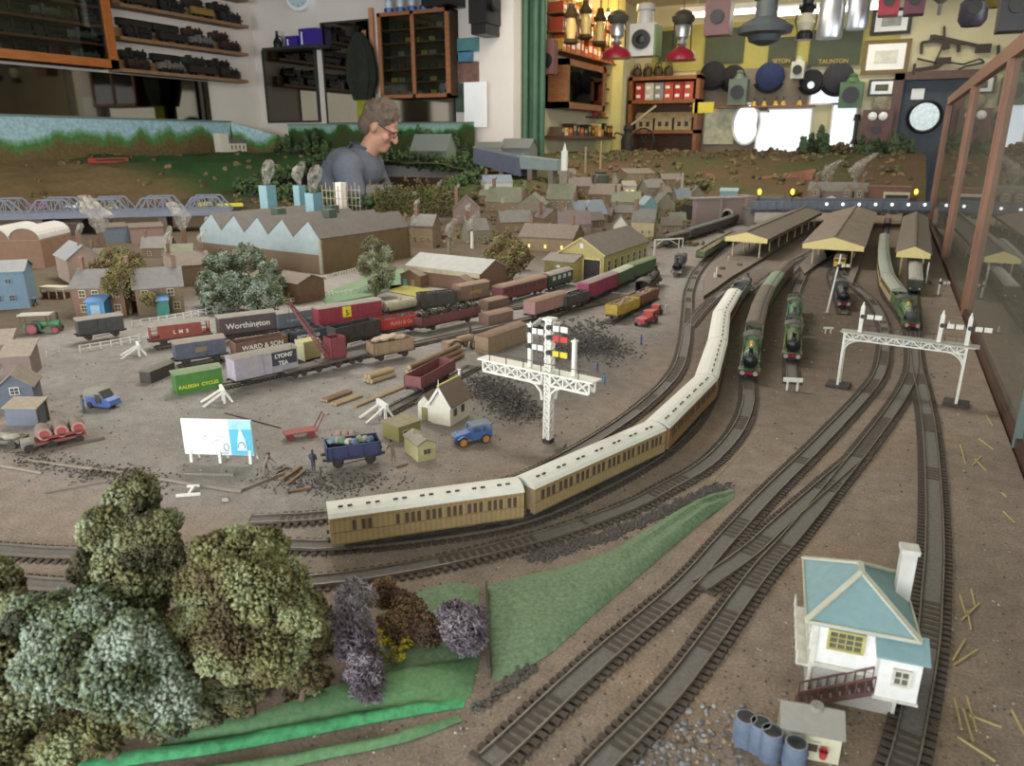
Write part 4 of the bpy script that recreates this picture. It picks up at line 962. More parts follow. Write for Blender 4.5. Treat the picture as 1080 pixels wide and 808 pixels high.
# engine heading that train at the far end (pale, dusty)
def loco(f, b, label, col, boil=None, group=None, beam=redpaint, tender=True, smoke=black, lined=False, L=None):
 """f: front ground point, b: back ground point"""
 t, LL = root_on('steam_locomotive', label, 'locomotive', b, f, group)
 L = LL; te = L*.32 if tender else 0; LE = L-te-.004; x0 = L/2-LE; xf = L/2
 bo = boil or col
 MB().mat(col).box(x0, xf, -.0165, .0165, .0145, .0165).box(x0+.004, xf-.03, .0135, .0155, .0165, .026).box(x0+.004, xf-.03, -.0155, -.0135, .0165, .026).build('footplate', t)
 mb = MB().mat(bo).lathe([(.0118, x0+LE*.24), (.0118, x0+LE*.42), (.0105, xf-.028)], 18, (0, 0, .029), 'x')
 if lined:
  mb.mat(M('white_lining', 'd8d8c8', .5))
  for k in range(4): mb.lathe([(.0116, x0+LE*(.3+.13*k)), (.0117, x0+LE*(.3+.13*k)+.0012)], 18, (0, 0, .029), 'x')
 mb.build('boiler', t, True)
 MB().mat(smoke).lathe([(.0112, xf-.028), (.0112, xf-.012), (.009, xf-.0105), (.002, xf-.009)], 18, (0, 0, .029), 'x').box(xf-.03, xf-.012, -.009, .009, .016, .022).build('smokebox', t, True)
 MB().mat(smoke).lathe([(.0048, .039), (.0036, .042), (.0036, .05), (.005, .052)], 12, (xf-.02, 0, 0)).build('chimney', t, True)
 MB().mat(M('brass_dome', 'b89a4a', .3, .1, 50, metal=.6) if lined else bo).lathe([(.006, .038), (.0055, .043), (.003, .0465), (.0004, .047)], 12, (x0+LE*.5, 0, 0)).build('dome', t, True)
 xc = x0+LE*.24
 mb = MB().mat(col).box(x0+.004, xc, -.0165, -.0155, .0165, .043).box(x0+.004, xc, .0155, .0165, .0165, .043).box(xc-.001, xc, -.0165, .0165, .0165, .046).mat(dark_glass).cbox((x0+xc)/2, -.0167, .036, .009, .0006, .008).cbox((x0+xc)/2, .0167, .036, .009, .0006, .008).cbox(xc+.0002, .011, .04, .0006, .006, .006).cbox(xc+.0002, -.011, .04, .0006, .006, .006)
 mb.build('cab', t)
 MB().mat(M('cab_roof_black', '3a3a36', .6, .2, 60)).prism([(-.018, .043), (-.009, .0475), (0, .0488), (.009, .0475), (.018, .043), (.0165, .0425), (0, .047), (-.0165, .0425)], 'x', x0, xc+.001).build('cab_roof', t)
 mb = MB().mat(beam).box(xf-.002, xf, -.0165, .0165, .0095, .0165); mb.build('buffer_beam', t)
 b0 = MB().mat(M('buffer_metal', 'a8a49c', .35, .1, 50)).lathe([(.0022, 0), (.0022, .004), (.004, .0045), (.004, .0055)], 10, (0, 0, 0), 'x').build('buffer', t, True); b0.location = (xf, .0105, .0135); dupe(b0, (xf, -.0105, .0135), t)
 MB().mat(under).box(x0+.003, xf-.004, -.008, .008, .008, .0145).build('frames', t)
 r = .0105
 for i in range(3):
  for s in (-1, 1): wheel(t, x0+LE*(.2+.24*i), s*.0088, r, .0032, True)
 for s in (-1, 1): wheel(t, xf-.016, s*.0088, .0058)
 for s in (-1, 1):
  MB().mat(wheelm).bar((x0+LE*.2, s*.0112, .009), (x0+LE*.68, s*.0112, .009), .0014, .002).build('coupling_rod', t)
  MB().mat(col).box(xf-.026, xf-.008, s*.015-.003, s*.015+.003, .009, .016).build('cylinder', t)
 if tender:
  xt = -L/2; x1 = xt+te
  td = MB().mat(col).box(xt, x1, -.0165, -.0155, .016, .038).box(xt, x1, .0155, .0165, .016, .038).box(xt, xt+.001, -.0165, .0165, .016, .038).box(x1-.001, x1, -.0165, .0165, .016, .036).box(xt, x1, -.0165, .0165, .0135, .0165).build('tender', t)
  mb = MB().mat(M('coal', '262422', .6, .3, 250, bump=.5))
  mb.box(xt+.002, x1-.002, -.015, .015, .018, .03)
  for k in range(26): mb.ball((random.uniform(xt+.005, x1-.005), random.uniform(-.012, .012), .031+random.uniform(0, .004)), random.uniform(.0025, .005), 6, 4, .2)
  mb.build('coal_load', td); MB().mat(under).box(xt+.004, x1-.004, -.012, .012, .006, .0135).build('tender_frame', td)
  for i in range(3):
   for s in (-1, 1): wheel(td, xt+te*(.2+.3*i), s*.0088, .0068)
 return t
lg = M('apple_green_dusty', '48683c', .4, .15, 80); lg2 = M('olive_green_dusty', '5c6a44', .5, .18, 80); lblk = M('dusty_black', '34353a', .5, .2, 80); lpur = M('dusty_purple_black', '4a4656', .5, .2, 80); lgr = M('dusty_grey', '8a918e', .6, .15, 80)
def at(k, i0): return TRK[k][max(0, min(len(TRK[k])-1, i0))]
def near(k, px, py):
 p = G(px, py); return min(range(len(TRK[k])), key=lambda i: (TRK[k][i]-p).length)
def on(k, px, py, L, sgn=1):
 """front point on the track near the pixel and a second point length L further along it"""
 i = near(k, px, py); a = TRK[k][i]; acc = 0; j = i
 while 0 <= j+sgn < len(TRK[k]) and acc < L: acc += (TRK[k][j+sgn]-TRK[k][j]).length; j += sgn
 b = TRK[k][j]
 if acc < L*.98: b = a+(b-a).normalized()*L if (b-a).length > 1e-6 else a+Vector((0, L, 0))
 return a, b
a, b = J[6], J[7]; loco(b+(b-a)*.15, a, 'pale dusty engine at the far end of the cream-roofed train', lgr, None, smoke=M('dusty_dark', '3c4448', .6))
# green engine facing us
a, b = on('B', 788, 404, .215); loco(a, b, 'bright green engine with red beam facing us beside the fourth cream-roofed coach', lg, None, lined=True)
def follow(k, start, spec):
 i = near(k, *start) if not isinstance(start, Vector) else min(range(len(TRK[k])), key=lambda q: (TRK[k][q]-start).length)
 a = TRK[k][i]
 for fn, L in spec:
  j = i; acc = 0
  while j+1 < len(TRK[k]) and acc < L: acc += (TRK[k][j+1]-TRK[k][j]).length; j += 1
  b = TRK[k][j]
  if j == i: break
  fn(a, b); a = b; i = j
brown_roof = M('brown_coach_roof', '5e5248', .7, .15, 60); maroon = M('maroon_coach', '6e2430', .45, .15, 80); green_c = M('green_coach', '4a6040', .5, .15, 80); greyroof = M('dusty_grey_roof', '9aa096', .75, .1, 100); green_roof = M('grey_green_roof', '7e8c78', .75, .12, 90); dark_coach = M('dark_coach', '343c3c', .5, .15, 80); cream_c = M('cream_coach_side', 'b8a67c', .5, .15, 80); yel = M('lemon_yellow', 'c8b43c', .5, .1, 60)
def mk(label, **kw): return lambda a, b: coach(a, b, label, **kw)
follow('B', b, [(mk('maroon coach with brown roof right behind the bright green engine', body=maroon, end=maroon, roof=brown_roof, nwin=12, panels=False), .17), (mk('green coach with grey-green roof behind the maroon one', body=green_c, end=green_c, roof=brown_roof, nwin=12, panels=False), .18), (mk('green coach under pale green roof, third behind the bright green engine', body=green_c, end=green_c, roof=green_roof, nwin=12, panels=False), .19), (mk('last coach of the bright green engine train, brown with a red end', body=M('rust_brown', '6a3c30', .6), end=maroon, roof=brown_roof, nwin=12, panels=False), .18)])
a, b = on('J', 834, 386, .19); loco(a, b, 'dusty olive engine nearest the white buffers at its siding end', lg2)
a2, b2 = on('J', 837, 338, .2); 
if (a2-b).length < .2: a2 = b+(b-a).normalized()*.01; i = min(range(len(TRK['J'])), key=lambda q: (TRK['J'][q]-a2).length); b2 = on('J', 838, 300, .05)[0]; b2 = a2+(TRK['J'][min(i+26, len(TRK['J'])-1)]-a2).normalized()*.2
loco(a2, b2, 'dusty mid-green engine standing behind the olive one', M('mid_green_dusty', '557a55', .5, .15, 80), smoke=lblk)
a, b = on('K', 889, 328, .21); loco(a, b, 'black engine with red beam in front of the central canopy', lblk)
a, b = on('F', 961, 352, .22); loco(a, b, 'bright green engine with red beam under the right signal gantry', lg, lined=True, smoke=lblk)
follow('F', b, [(mk('cream-sided grey-roofed coach behind the right green engine', body=cream_c, end=cream_c, roof=greyroof, nwin=14, panels=False), .2), (mk('second grey-roofed coach of the right green engine train', body=cream_c, end=cream_c, roof=greyroof, nwin=14, panels=False), .21), (mk('third grey-roofed coach running between the two canopies', body=cream_c, end=cream_c, roof=greyroof, nwin=14, panels=False), .21), (mk('fourth grey-roofed coach between the canopies', body=cream_c, end=cream_c, roof=greyroof, nwin=14, panels=False), .21), (mk('farthest grey-roofed coach next to the footbridge road', body=cream_c, end=cream_c, roof=greyroof, nwin=14, panels=False), .22)])
a, b = on('H', 964, 313, .2)
def railcar(a, b, label, col, front, roof):
 t = coach(a, b, label, None, col, front, roof, nwin=12, panels=False, vents=False); t.name = 'railcar'
 L = (Vector(b)-Vector(a)).length/S-.006
 for s in (-.009, .009): MB().mat(dark_glass).cbox(-L/2-.0006, s, .032, .0008, .012, .009).build('cab_window', t)
 for s in (-.011, .011): MB().mat(M('lamp_white', 'e8e8e0', .4)).cyl((-L/2-.002, s, .0155), (-L/2, s, .0155), .002, n=10).build('headlamp', t)
 return t
railcar(a, b, 'grey-roofed dark railcar coming out from the right canopy', dark_coach, dark_coach, M('light_grey_roof', 'a8a6a0', .6))
follow('H', b, [(mk('trailing coach of the grey railcar beneath the right canopy', body=dark_coach, end=dark_coach, roof=M('light_grey_roof', 'a8a6a0'), nwin=12, panels=False), .2)])
i = near('K', 884, 285)
ka = G(884, 287); kb = G(895, 262); t = railcar(ka, ka+(kb-ka).normalized()*.19, 'yellow-fronted diesel under the central canopy', M('diesel_blue', '3c4a5a', .5), M('warning_yellow', 'd8b020', .5), brown_roof)
a = G(713, 293); b = G(727, 262); loco(a, a+(b-a).normalized()*.2, 'purplish black engine with pale red beam near the inner curve', lpur, beam=M('faded_red', 'a05a54', .5))
def wagon(a, b, kind, label, col, roof=None, txt=None, tcol=None, group=None, name=None, cat='wagon', Hb=.034, wheels=True, load=None, panel=None, W=.032, tsize=.012, end=None, ribs=False, tpos=(0, 0), inner=None, planks=0):
 nm = name or {'van': 'goods_van', 'open': 'open_wagon', 'tank': 'tank_wagon', 'flat': 'flat_wagon', 'brake': 'brake_van', 'container': 'freight_container'}[kind]
 z0 = .0042 if wheels else 0.0
 if not hasattr(a, 'x'): a = G(*a)
 if not hasattr(b, 'x'): b = G(*b)
 t, L = root_on(nm, label, cat, a, b, group, z0)
 hb = .0145 if wheels else 0.0
 if kind in ('van', 'brake', 'container'):
  zt = hb+Hb*.85
  mb = MB().mat(col); x0, x1 = -L/2, L/2
  if kind == 'brake': x0, x1 = -L/2+.016, L/2-.016
  mb.box(x0, x1, -W/2, W/2, hb, zt)
  if end: mb.mat(end).box(x0-.0005, x0, -W/2, W/2, hb, zt)
  mb.mat(col)
  if ribs:
   for i in range(14):
    x = x0+(x1-x0)*(i+.5)/14
    for s in (-1, 1): mb.cbox(x, s*W/2, (hb+zt)/2, .0012, .0014, zt-hb)
  elif wheels:
   for s in (-1, 1):
    for x in (-.008, .008): mb.cbox(x, s*(W/2+.0003), (hb+zt)/2, .0012, .0012, (zt-hb))
  mb.build('body', t)
  if kind == 'brake':
   v = MB().mat(col)
   v.box(-L/2, L/2, -W/2, W/2, hb, hb+.003)
   for x in (-L/2+.001, L/2-.001):
    for s in (-1, 1): v.cbox(x, s*(W/2-.001), (hb+zt)/2, .002, .002, zt-hb)
    v.cbox(x, 0, hb+.007, .0015, W, .008)
   for s in (-1, 1):
    v.cbox(-L/2+.008, s*W/2, hb+.012, .016, .001, .0015); v.cbox(L/2-.008, s*W/2, hb+.012, .016, .001, .0015)
   v.build('veranda', t)
  rm = roof or brown_roof
  MB().mat(rm).prism([(-W/2-.0012, zt), (-W*.3, zt+.0035), (0, zt+.005), (W*.3, zt+.0035), (W/2+.0012, zt), (W/2, zt-.0005), (-W/2, zt-.0005)], 'x', -L/2-.0015, L/2+.0015).build('roof', t)
 elif kind == 'open':
  zt = hb+Hb*.62; th = .0014
  mb = MB().mat(col).box(-L/2, L/2, -W/2, -W/2+th, hb, zt).box(-L/2, L/2, W/2-th, W/2, hb, zt).box(-L/2, -L/2+th, -W/2, W/2, hb, zt).box(L/2-th, L/2, -W/2, W/2, hb, zt).box(-L/2, L/2, -W/2, W/2, hb-.001, hb+.0015)
  for s in (-1, 1):
   for x in (-L*.42, -L*.14, L*.14, L*.42): mb.cbox(x, s*(W/2+.0004), (hb+zt)/2, .0018, .001, zt-hb)
  mb.build('body', t)
  if load == 'coal' or load == 'sand':
   lm = M('coal', '262422') if load == 'coal' else M('sand_load', '8a7a66', .9, .2, 200)
   mb = MB().mat(lm).box(-L/2+.002, L/2-.002, -W/2+.002, W/2-.002, hb+.002, zt-.005)
   for k in range(30): mb.ball((random.uniform(-L*.45, L*.45), random.uniform(-W*.38, W*.38), zt-.005), random.uniform(.003, .006), 6, 4, .25)
   mb.build('load', t)
  elif load == 'wheels':
   for k in range(6):
    mb = MB().mat(wheelm); x = -L/2+L*(k+.5)/6
    for s in (-1, 1):
     n = 14
     for i in range(n): a0 = 2*PI*i/n; a1 = 2*PI*(i+1)/n; mb.bar((x+.0085*math.cos(a0), s*.009, zt+.0015+.0085*math.sin(a0)), (x+.0085*math.cos(a1), s*.009, zt+.0015+.0085*math.sin(a1)), .002)
     for i in range(4): a0 = PI*i/4; mb.bar((x-.008*math.cos(a0), s*.009, zt+.0015-.008*math.sin(a0)), (x+.008*math.cos(a0), s*.009, zt+.0015+.008*math.sin(a0)), .001)
    mb.cyl((x, -.012, zt+.0015), (x, .012, zt+.0015), .0012, n=6); mb.build('wheelset_load', t)
  elif load == 'sacks':
   sm_ = M('pale_sacks', 'c0a890', .8, .12, 100)
   for k in range(9): MB().mat(sm_).ball((0, 0, 0), (L*.13, .006, .0045), 10, 7, .04).build('sack', t, True).location = (-L*.3+L*.075*k, random.uniform(-.008, .008), zt+.001+.006*(1-abs(k-4)/4))
 elif kind == 'tank':
  zt = .04
  MB().mat(col).lathe([(.002, -L/2+.004), (.011, -L/2+.006), (.0125, -L/2+.009), (.0125, L/2-.009), (.011, L/2-.006), (.002, L/2-.004)], 18, (0, 0, .029), 'x').build('tank', t, True)
  MB().mat(col).cyl((0, 0, .038), (0, 0, .045), .0045, n=12).build('filler_cap', t, True)
  MB().mat(under).box(-L/2, L/2, -W/2, W/2, .0135, .0155).box(-L/2+.006, -L/2+.009, -.013, .013, .0155, .03).box(L/2-.009, L/2-.006, -.013, .013, .0155, .03).build('cradle', t)
 elif kind == 'flat':
  zt = hb+.004; MB().mat(col).box(-L/2, L/2, -W/2, W/2, hb-.001, hb+.003).build('body', t)
 if wheels:
  MB().mat(under).box(-L/2, L/2, -.0125, .0125, .0105, .0142).bar((-L*.2, -.0135, .006), (L*.2, -.0135, .009), .001).bar((-L*.2, .0135, .006), (L*.2, .0135, .009), .001).build('chassis', t)
  n_ax = 2
  for x in (-L*.3, L*.3):
   for s in (-1, 1): wheel(t, x, s*.0085, .007)
   for s in (-1, 1): MB().mat(under).prism([(x-.006, .0125), (x+.006, .0125), (x+.002, .005), (x-.002, .005)], 'y', s*.0125-.001, s*.0125+.001).build('axle_guard', t)
  b0 = MB().mat(under).cyl((0, 0, 0), (.005, 0, 0), .002, n=8).build('buffer', t); b0.location = (L/2, .0095, .0125)
  dupe(b0, (L/2, -.0095, .0125), t); dupe(b0, (-L/2-.005, .0095, .0125), t); dupe(b0, (-L/2-.005, -.0095, .0125), t)
 if panel:
  x0, x1, z0_, z1_, pm = panel; MB().mat(pm).box(x0*L, x1*L, -W/2-.0012, -W/2, hb+z0_*Hb, hb+z1_*Hb).build('panel', t)
 if txt:
  y = -W/2-.0013 if not panel else -W/2-.0018
  tx = text(txt, tsize, tcol, t, (tpos[0]*L, y, hb+Hb*(.38 if kind != 'open' else .3)+tpos[1]), bold=.0002)
 return t
wt = M('white_lettering', 'e8e4dc', .6, .03, 50); yl = M('yellow_lettering', 'd8e03c', .6, .03, 50)
prp = M('dusty_plum_brown', '4c3c40', .65, .15, 80); navyw = M('dusty_slate_blue', '4c5264', .65, .15, 80); rgreen = M('advert_green', '3f7a2c', .5, .12, 80); lilac = M('lilac_grey', 'a29aa6', .7, .12, 80); redw = M('bauxite_red', '8a3c30', .65, .15, 80); crim = M('crimson_van', '8a2438', .5, .12, 80); blk = M('sooty_black', '2e2b2b', .7, .25, 100); bred = M('bright_red_wagon', 'b8322a', .5, .15, 80); beige = M('dusty_beige', '9a8068', .85, .15, 90); brn = M('dusty_brown', '7c6252', .85, .18, 90); pinkw = M('dusty_pink', 'a87c78', .8, .12, 90); whitec = M('white_paint', 'e4e2dc', .6, .05, 60); dustroof = M('dusty_roof', '8f8880', .85, .12, 90); darkpanel = M('dark_blue_panel', '262a3e', .6)
wagon((84, 362), (131, 355), 'van', 'dark van with dusty grey roof left of the brake van', M('charcoal_van', '3c3c3e', .7, .2, 80), dustroof, name='goods_van')
wagon((160, 368), (222, 360), 'brake', 'rusty red brake van lettered L M S behind the white buffer stop', redw, dustroof, 'L  M  S', wt, tsize=.010, Hb=.032)
wagon((186, 389), (238, 381), 'van', 'slate blue van with faded gilt crest on its side', navyw, dustroof, Hb=.034, panel=(-.12, .12, .3, .55, M('faded_gilt', '7c6c50', .7)))
wagon((232, 362), (290, 354), 'van', 'dark plum van lettered Worthington', prp, dustroof, 'Worthington', wt, tsize=.0165, Hb=.04)
wagon((248, 384), (302, 374), 'open', 'brown open wagon lettered WARD & SON', M('ward_brown', '6a4a3c', .75, .15, 80), None, 'WARD & SON', wt, tsize=.0125, Hb=.036)
wagon((292, 355), (334, 348), 'van', 'slate grey-blue van partly hidden behind the crane jib', M('slate_van', '525c68', .7, .15, 80), dustroof, 'TURNER & SONS', M('faint_lettering', '8c949c', .7), tsize=.0075, Hb=.036)
wagon((303, 371), (342, 364), 'open', 'navy open wagon lettered BESTWOOD', M('navy_wagon', '303a50', .65, .15, 80), None, 'BESTWOOD', wt, tsize=.0085, Hb=.032, load='coal')
wagon((185, 415), (233, 406), 'container', 'green goods container lettered RALEIGH CYCLES standing on the ground', rgreen, M('green_dusty_roof', '7c8c6c', .8), 'RALEIGH  CYCLES', yl, wheels=False, Hb=.04, tsize=.0078, W=.03, tpos=(-.03, -.003))
wagon((246, 412), (311, 397), 'van', 'lilac grey van with dark LYONS\' TEA panel', lilac, dustroof, "LYONS'", wt, Hb=.042, panel=(.08, .48, .28, .82, darkpanel), tsize=.0098, tpos=(.27, .0115))
text('TEA', .0098, wt, bpy.data.objects[-1] if False else [o for o in bpy.data.objects if o.get('label', '').startswith('lilac grey van')][0], (.028, -.0178, .0145+.042*.38-.001), bold=.0002)
wagon((334, 352), (400, 341), 'van', 'long crimson van with yellow poster on its side', crim, dustroof, '5', M('black_lettering', '1c1c1c', .6), Hb=.042, panel=(-.13, 0, .25, .8, M('poster_yellow', 'e0c822', .6)), tsize=.016, ribs=True, tpos=(-.065, .003))
wagon((351, 372), (396, 361), 'open', 'deep empty black open wagon in front of the crimson van', blk, Hb=.05)
wagon((398, 357), (440, 349), 'open', 'bright red open wagon lettered PUGH & Co', bred, None, 'PUGH & Co', M('pink_lettering', 'd89a90', .6), tsize=.0105, Hb=.034, load='coal')
wagon((404, 340), (440, 333), 'tank', 'dusty beige tank wagon behind the red PUGH wagon', M('beige_tank', 'a39a80', .7, .2, 100))
wagon((442, 332), (480, 328), 'open', 'black wagon heaped with coal behind the wheel wagon', blk, Hb=.052, load='coal')
wagon((441, 353), (502, 339), 'open', 'maroon wagon carrying loose wagon wheels', M('dusty_maroon', '6a3438', .7, .15, 80), load='wheels', Hb=.03)
wagon((391, 384), (433, 376), 'open', 'dusty beige wagon piled with pale sacks', beige, load='sacks', Hb=.034)
wagon((482, 325), (512, 319), 'van', 'brown van with faint yellow lettering beside the brick goods shed', brn, M('brown_dust_roof', '8c7260', .85), 'FYFFES', M('dull_yellow', 'b8964a', .7), Hb=.042, tsize=.013)
wagon((510, 327), (531, 322), 'container', 'small brown crate wagon against the yellow-lettered van', brn, M('brown_dust_roof', '8c7260'), wheels=False, Hb=.026)
wagon((510, 343), (536, 337), 'container', 'pinkish brown crate lying alone between sidings', M('pinky_brown', '86685c', .85, .12, 80), M('pinky_brown', '86685c'), wheels=False, Hb=.028)
coach(G(524, 322), G(572, 309), 'dusty maroon coach in the middle siding', body=M('maroon_van', '6e3038', .6, .15, 80), end=M('maroon_van', '6e3038'), roof=M('brown_dust_roof', '8c7260'), nwin=9, panels=False, vents=False)
coach(G(574, 308), G(599, 300), 'short dark green coach with white window frames', body=M('dark_green_coach', '2e4038', .5), end=M('dark_green_coach', '2e4038'), roof=dustroof, nwin=4, panels=False, vents=False, win=M('pale_window', 'c8ccc4', .4))
wagon((508, 373), (548, 358), 'container', 'dusty beige horsebox body with round red mark', beige, brn, wheels=False, Hb=.04)
wagon((558, 340), (592, 329), 'van', 'dusty pink van in the middle of the yard', pinkw, M('brown_dust_roof', '8c7260'), Hb=.034)
wagon((592, 331), (616, 323), 'open', 'dark open wagon behind the dusty pink van', M('charcoal_wagon', '3e3c3e', .7), load='coal', Hb=.036)
wagon((614, 322), (645, 309), 'van', 'raspberry pink van in front of the yellow engine shed', M('raspberry', '9a2c54', .55, .12, 80), M('grey_pink_roof', '8c7a7c', .8), Hb=.042, ribs=False)
wagon((646, 308), (662, 300), 'van', 'green van with pale striped roof behind the raspberry van', green_c, M('pale_sage_roof', 'a8ac98', .8), Hb=.04)
wagon((663, 299), (686, 290), 'van', 'olive green van at the end of the shed siding', green_c, M('olive_roof', '6c7a58', .8), Hb=.04)
wagon((644, 341), (668, 331), 'open', 'mustard yellow wagon beside the dark loco yard', M('mustard', 'b89a34', .6, .15, 60), load='sand', Hb=.036)
wagon((667, 330), (688, 320), 'open', 'rusty brown wagon behind the mustard one', M('rusty_brown', '7c4c3c', .75, .15, 60), load='sand', Hb=.036)
a = G(677, 316); b = G(692, 300); loco(b, a-(b-a)*.1, 'small sooty black engine beside the mustard wagon', blk, tender=False)
wagon((436, 421), (472, 400), 'open', 'dusty maroon empty wagon behind the white cottage', M('dusty_maroon2', '7a4448', .8, .15, 80), Hb=.03)
wagon((345, 496), (401, 488), 'open', 'navy blue open wagon carrying bright scrap beside the workmen', M('navy_blue', '2c3462', .6, .15, 80), Hb=.026)
o = [q for q in bpy.data.objects if q.get('label', '').startswith('navy blue open wagon')][0]
for k, c in enumerate(('5a7a8a', '9aa09a', '4c7a5a', 'a8a49a', '5a6a88', '6a8a6a', '8c8a80', '3c5a6a')):
 MB().mat(M('scrap_%d' % k, c, .5)).ball((0, 0, 0), (.006, .007, .004), 7, 5, .25).build('scrap_load', o).location = (-.024+.0065*k, random.uniform(-.006, .006), .031)
coach(G(724, 254), G(757, 243), 'dark grey coach with white-edged roof near the tunnel', body=dark_coach, end=dark_coach, roof=M('slate_roof2', '5a6062', .7), nwin=14, panels=False, vents=False)
coach(G(757, 243), G(778, 235), 'dark coach half inside the tunnel mouth', body=dark_coach, end=dark_coach, roof=M('slate_roof2', '5a6062'), nwin=10, panels=False, vents=False)
coach(G(700, 262), G(723, 256), 'short dark coach left of the white-edged one', body=dark_coach, end=dark_coach, roof=brown_roof, nwin=6, panels=False, vents=False)
a = G(738, 277); b = G(760, 262); wagon(a, b, 'open', 'green wagon with pale load near the left platform', M('sage_green', '5c6c44', .7), load='sand', Hb=.03)
a = G(762, 261); b = G(775, 254); wagon(a, b, 'open', 'second green wagon with pale load beside the yellow canopy', M('sage_green', '5c6c44', .7), load='sand', Hb=.03)
a = G(650, 288); b = G(682, 276)
wagon(a, b, 'flat', 'rusty flat wagon beside the small white gantry', M('rusty_flat', '6a4a3c', .8), Hb=.03)
# crane wagon
a = G(300, 403); b = G(385, 382)
t, L = root_on('crane_wagon', 'maroon breakdown crane with long lattice jib leaning to the left', 'crane', a, b)
cm = M('crane_maroon', '843440', .5, .12, 80)
MB().mat(M('crane_truck_dusty', '5c5450', .8, .2, 80)).box(-L/2, L/2, -.014, .014, .0125, .016).box(-L*.1, L*.2, -.012, .012, .016, .018).build('truck', t)
for x in (-L*.4, -L*.3, -L*.12, L*.12, L*.3, L*.4):
 for s in (-1, 1): wheel(t, x, s*.0085, .006)
cb = MB().mat(cm).box(.006, .036, -.013, -.0115, .018, .056).box(.006, .036, .0115, .013, .018, .056).box(.006, .0075, -.013, .013, .018, .056).box(.0345, .036, -.013, .013, .018, .056).box(.006, .036, -.013, .013, .018, .02).mat(blk).box(.008, .034, -.011, .011, .02, .036).build('crane_body', t)
p0 = Vector((.004, 0, .02)); top = Vector((-.062, 0, .128))
mb = MB().mat(M('crane_jib_red', '7c4448', .6, .15, 80))
for s in (-1, 1):
 mb.bar(p0+Vector((0, s*.007, 0)), top+Vector((0, s*.002, 0)), .0014); mb.bar(p0+Vector((.006, s*.007, .004)), top+Vector((.003, s*.002, .003)), .0014)
for k in range(12):
 u = k/12; v = (k+1)/12; A = p0.lerp(top, u); B = p0.lerp(top, v); wa = .007*(1-u)+.002*u; wb_ = .007*(1-v)+.002*v
 mb.bar(A+Vector((0, -wa, 0)), B+Vector((0, wb_, 0)), .0009); mb.bar(A+Vector((0, wa, 0)), A+Vector((0, -wa, 0)), .0009)
 for s in (-1, 1): mb.bar(A+Vector((0, s*wa, 0)), A+Vector((.0055, s*wa, .004)), .0009)
mb.build('jib', t)
mb = MB().mat(darkgrey).bar(top, (.02, .004, .045), .0006).bar(top, (.02, -.004, .045), .0006).bar(top, (-.064, 0, .05), .0005); mb.build('cable', t)
MB().mat(blk).tube([(-.064, 0, .05), (-.064, 0, .044), (-.061, 0, .042), (-.06, 0, .045)], .001).build('hook', t)
a = G(318, 385); b = G(335, 381)
t, L = root_on('crate', 'large pale yellow crate loaded beside the crane jib', 'crate', a, b, z=0.0)
MB().mat(stripemat('yellow_planks', 'b8b07c', '9a9060', 90, .8, 1)).box(-L/2, L/2, -.014, .014, .012, .045).build('boards', t); MB().mat(M('crate_edge', 'c8c49a', .8)).cbox(-L/2, 0, .028, .0015, .03, .036).cbox(L/2, 0, .028, .0015, .03, .036).build('frame', t); MB().mat(under).box(-L/2, L/2, -.012, .012, .0, .012).build('truck', t)
# SIGNALS, BUILDINGS
wp = M('signal_white', 'e6e4da', .55, .06, 100); blkp = M('signal_black', '1e1e20', .5, .1, 60); conc = M('concrete_base', '7c746c', .9, .15, 150)
def lattice_beam(mb, A, B, z0, z1, y, n, w=.0018, X=True):
 for i in range(n):
  u = A+(B-A)*i/n; v = A+(B-A)*(i+1)/n
  mb.bar((u, y, z0), (v, y, z1), w); 
  if X: mb.bar((u, y, z1), (v, y, z0), w)
  mb.bar((u, y, z0), (u, y, z1), w)
 mb.bar((A, y, z0), (B, y, z0), w*1.5); mb.bar((A, y, z1), (B, y, z1), w*1.5); mb.bar((B, y, z0), (B, y, z1), w)
def signal_arm(t, loc, L, m, stripe=True, rz=0):
 mb = MB().mat(m).box(0, L, -.0008, .0008, -.003, .003)
 if stripe: mb.mat(blkp).box(L*.48, L*.56, -.0011, .0011, -.003, .003).box(-.001, .0015, -.0011, .0011, -.003, .003)
 o = mb.build('signal_arm', t); o.location = loc; o.rotation_euler = (0, 0, rz)
 l_ = MB().mat(blkp).cyl((0, -.002, .0), (0, .002, 0), .0028, n=12).build('spectacle', o); l_.location = (-.004, 0, 0)
 return o
# cantilever signal bridge
P0 = G(578, 470); A = G(511, 379, .088); B = G(623, 403, .088)
rz = heading(A, B); t = thing('signal_gantry', 'white cantilever signal bridge on one lattice post above the yard', 'signal', (P0.x, P0.y, 0), rz)
inv = Matrix.Rotation(-rz, 3, 'Z'); la = (inv @ (Vector((A.x, A.y, 0))-P0)).x; lb = (inv @ (Vector((B.x, B.y, 0))-P0)).x
mb = MB().mat(wp)
for sx in (-1, 1):
 for sy in (-1, 1): mb.bar((sx*.0036, sy*.0036, .004), (sx*.0028, sy*.0028, .147), .002)
for i in range(16):
 z = .006+.0088*i
 for s in (-1, 1):
  mb.bar((-.0042, s*.004, z), (.0042, s*.004, z+.0044), .0016); mb.bar((.0042, s*.004, z+.0044), (-.0042, s*.004, z+.0088), .0016)
  mb.bar((s*.004, -.004, z), (s*.004, .004, z+.0088), .0016)
mb.mat(stripemat('post_face', 'e6e4da', 'b8b09c', 30, .6, 2)).box(-.0026, .0026, -.0026, .0026, .004, .147); mb.mat(wp).box(-.006, .006, -.006, .006, .147, .1495)
mb.build('post', t)
MB().mat(conc).lathe([(.022, 0), (.02, .003), (.012, .0045)], 10).build('base', t); MB().mat(blkp).box(-.005, .005, -.005, .005, .003, .009).build('post_foot', t)
mb = MB().mat(wp)
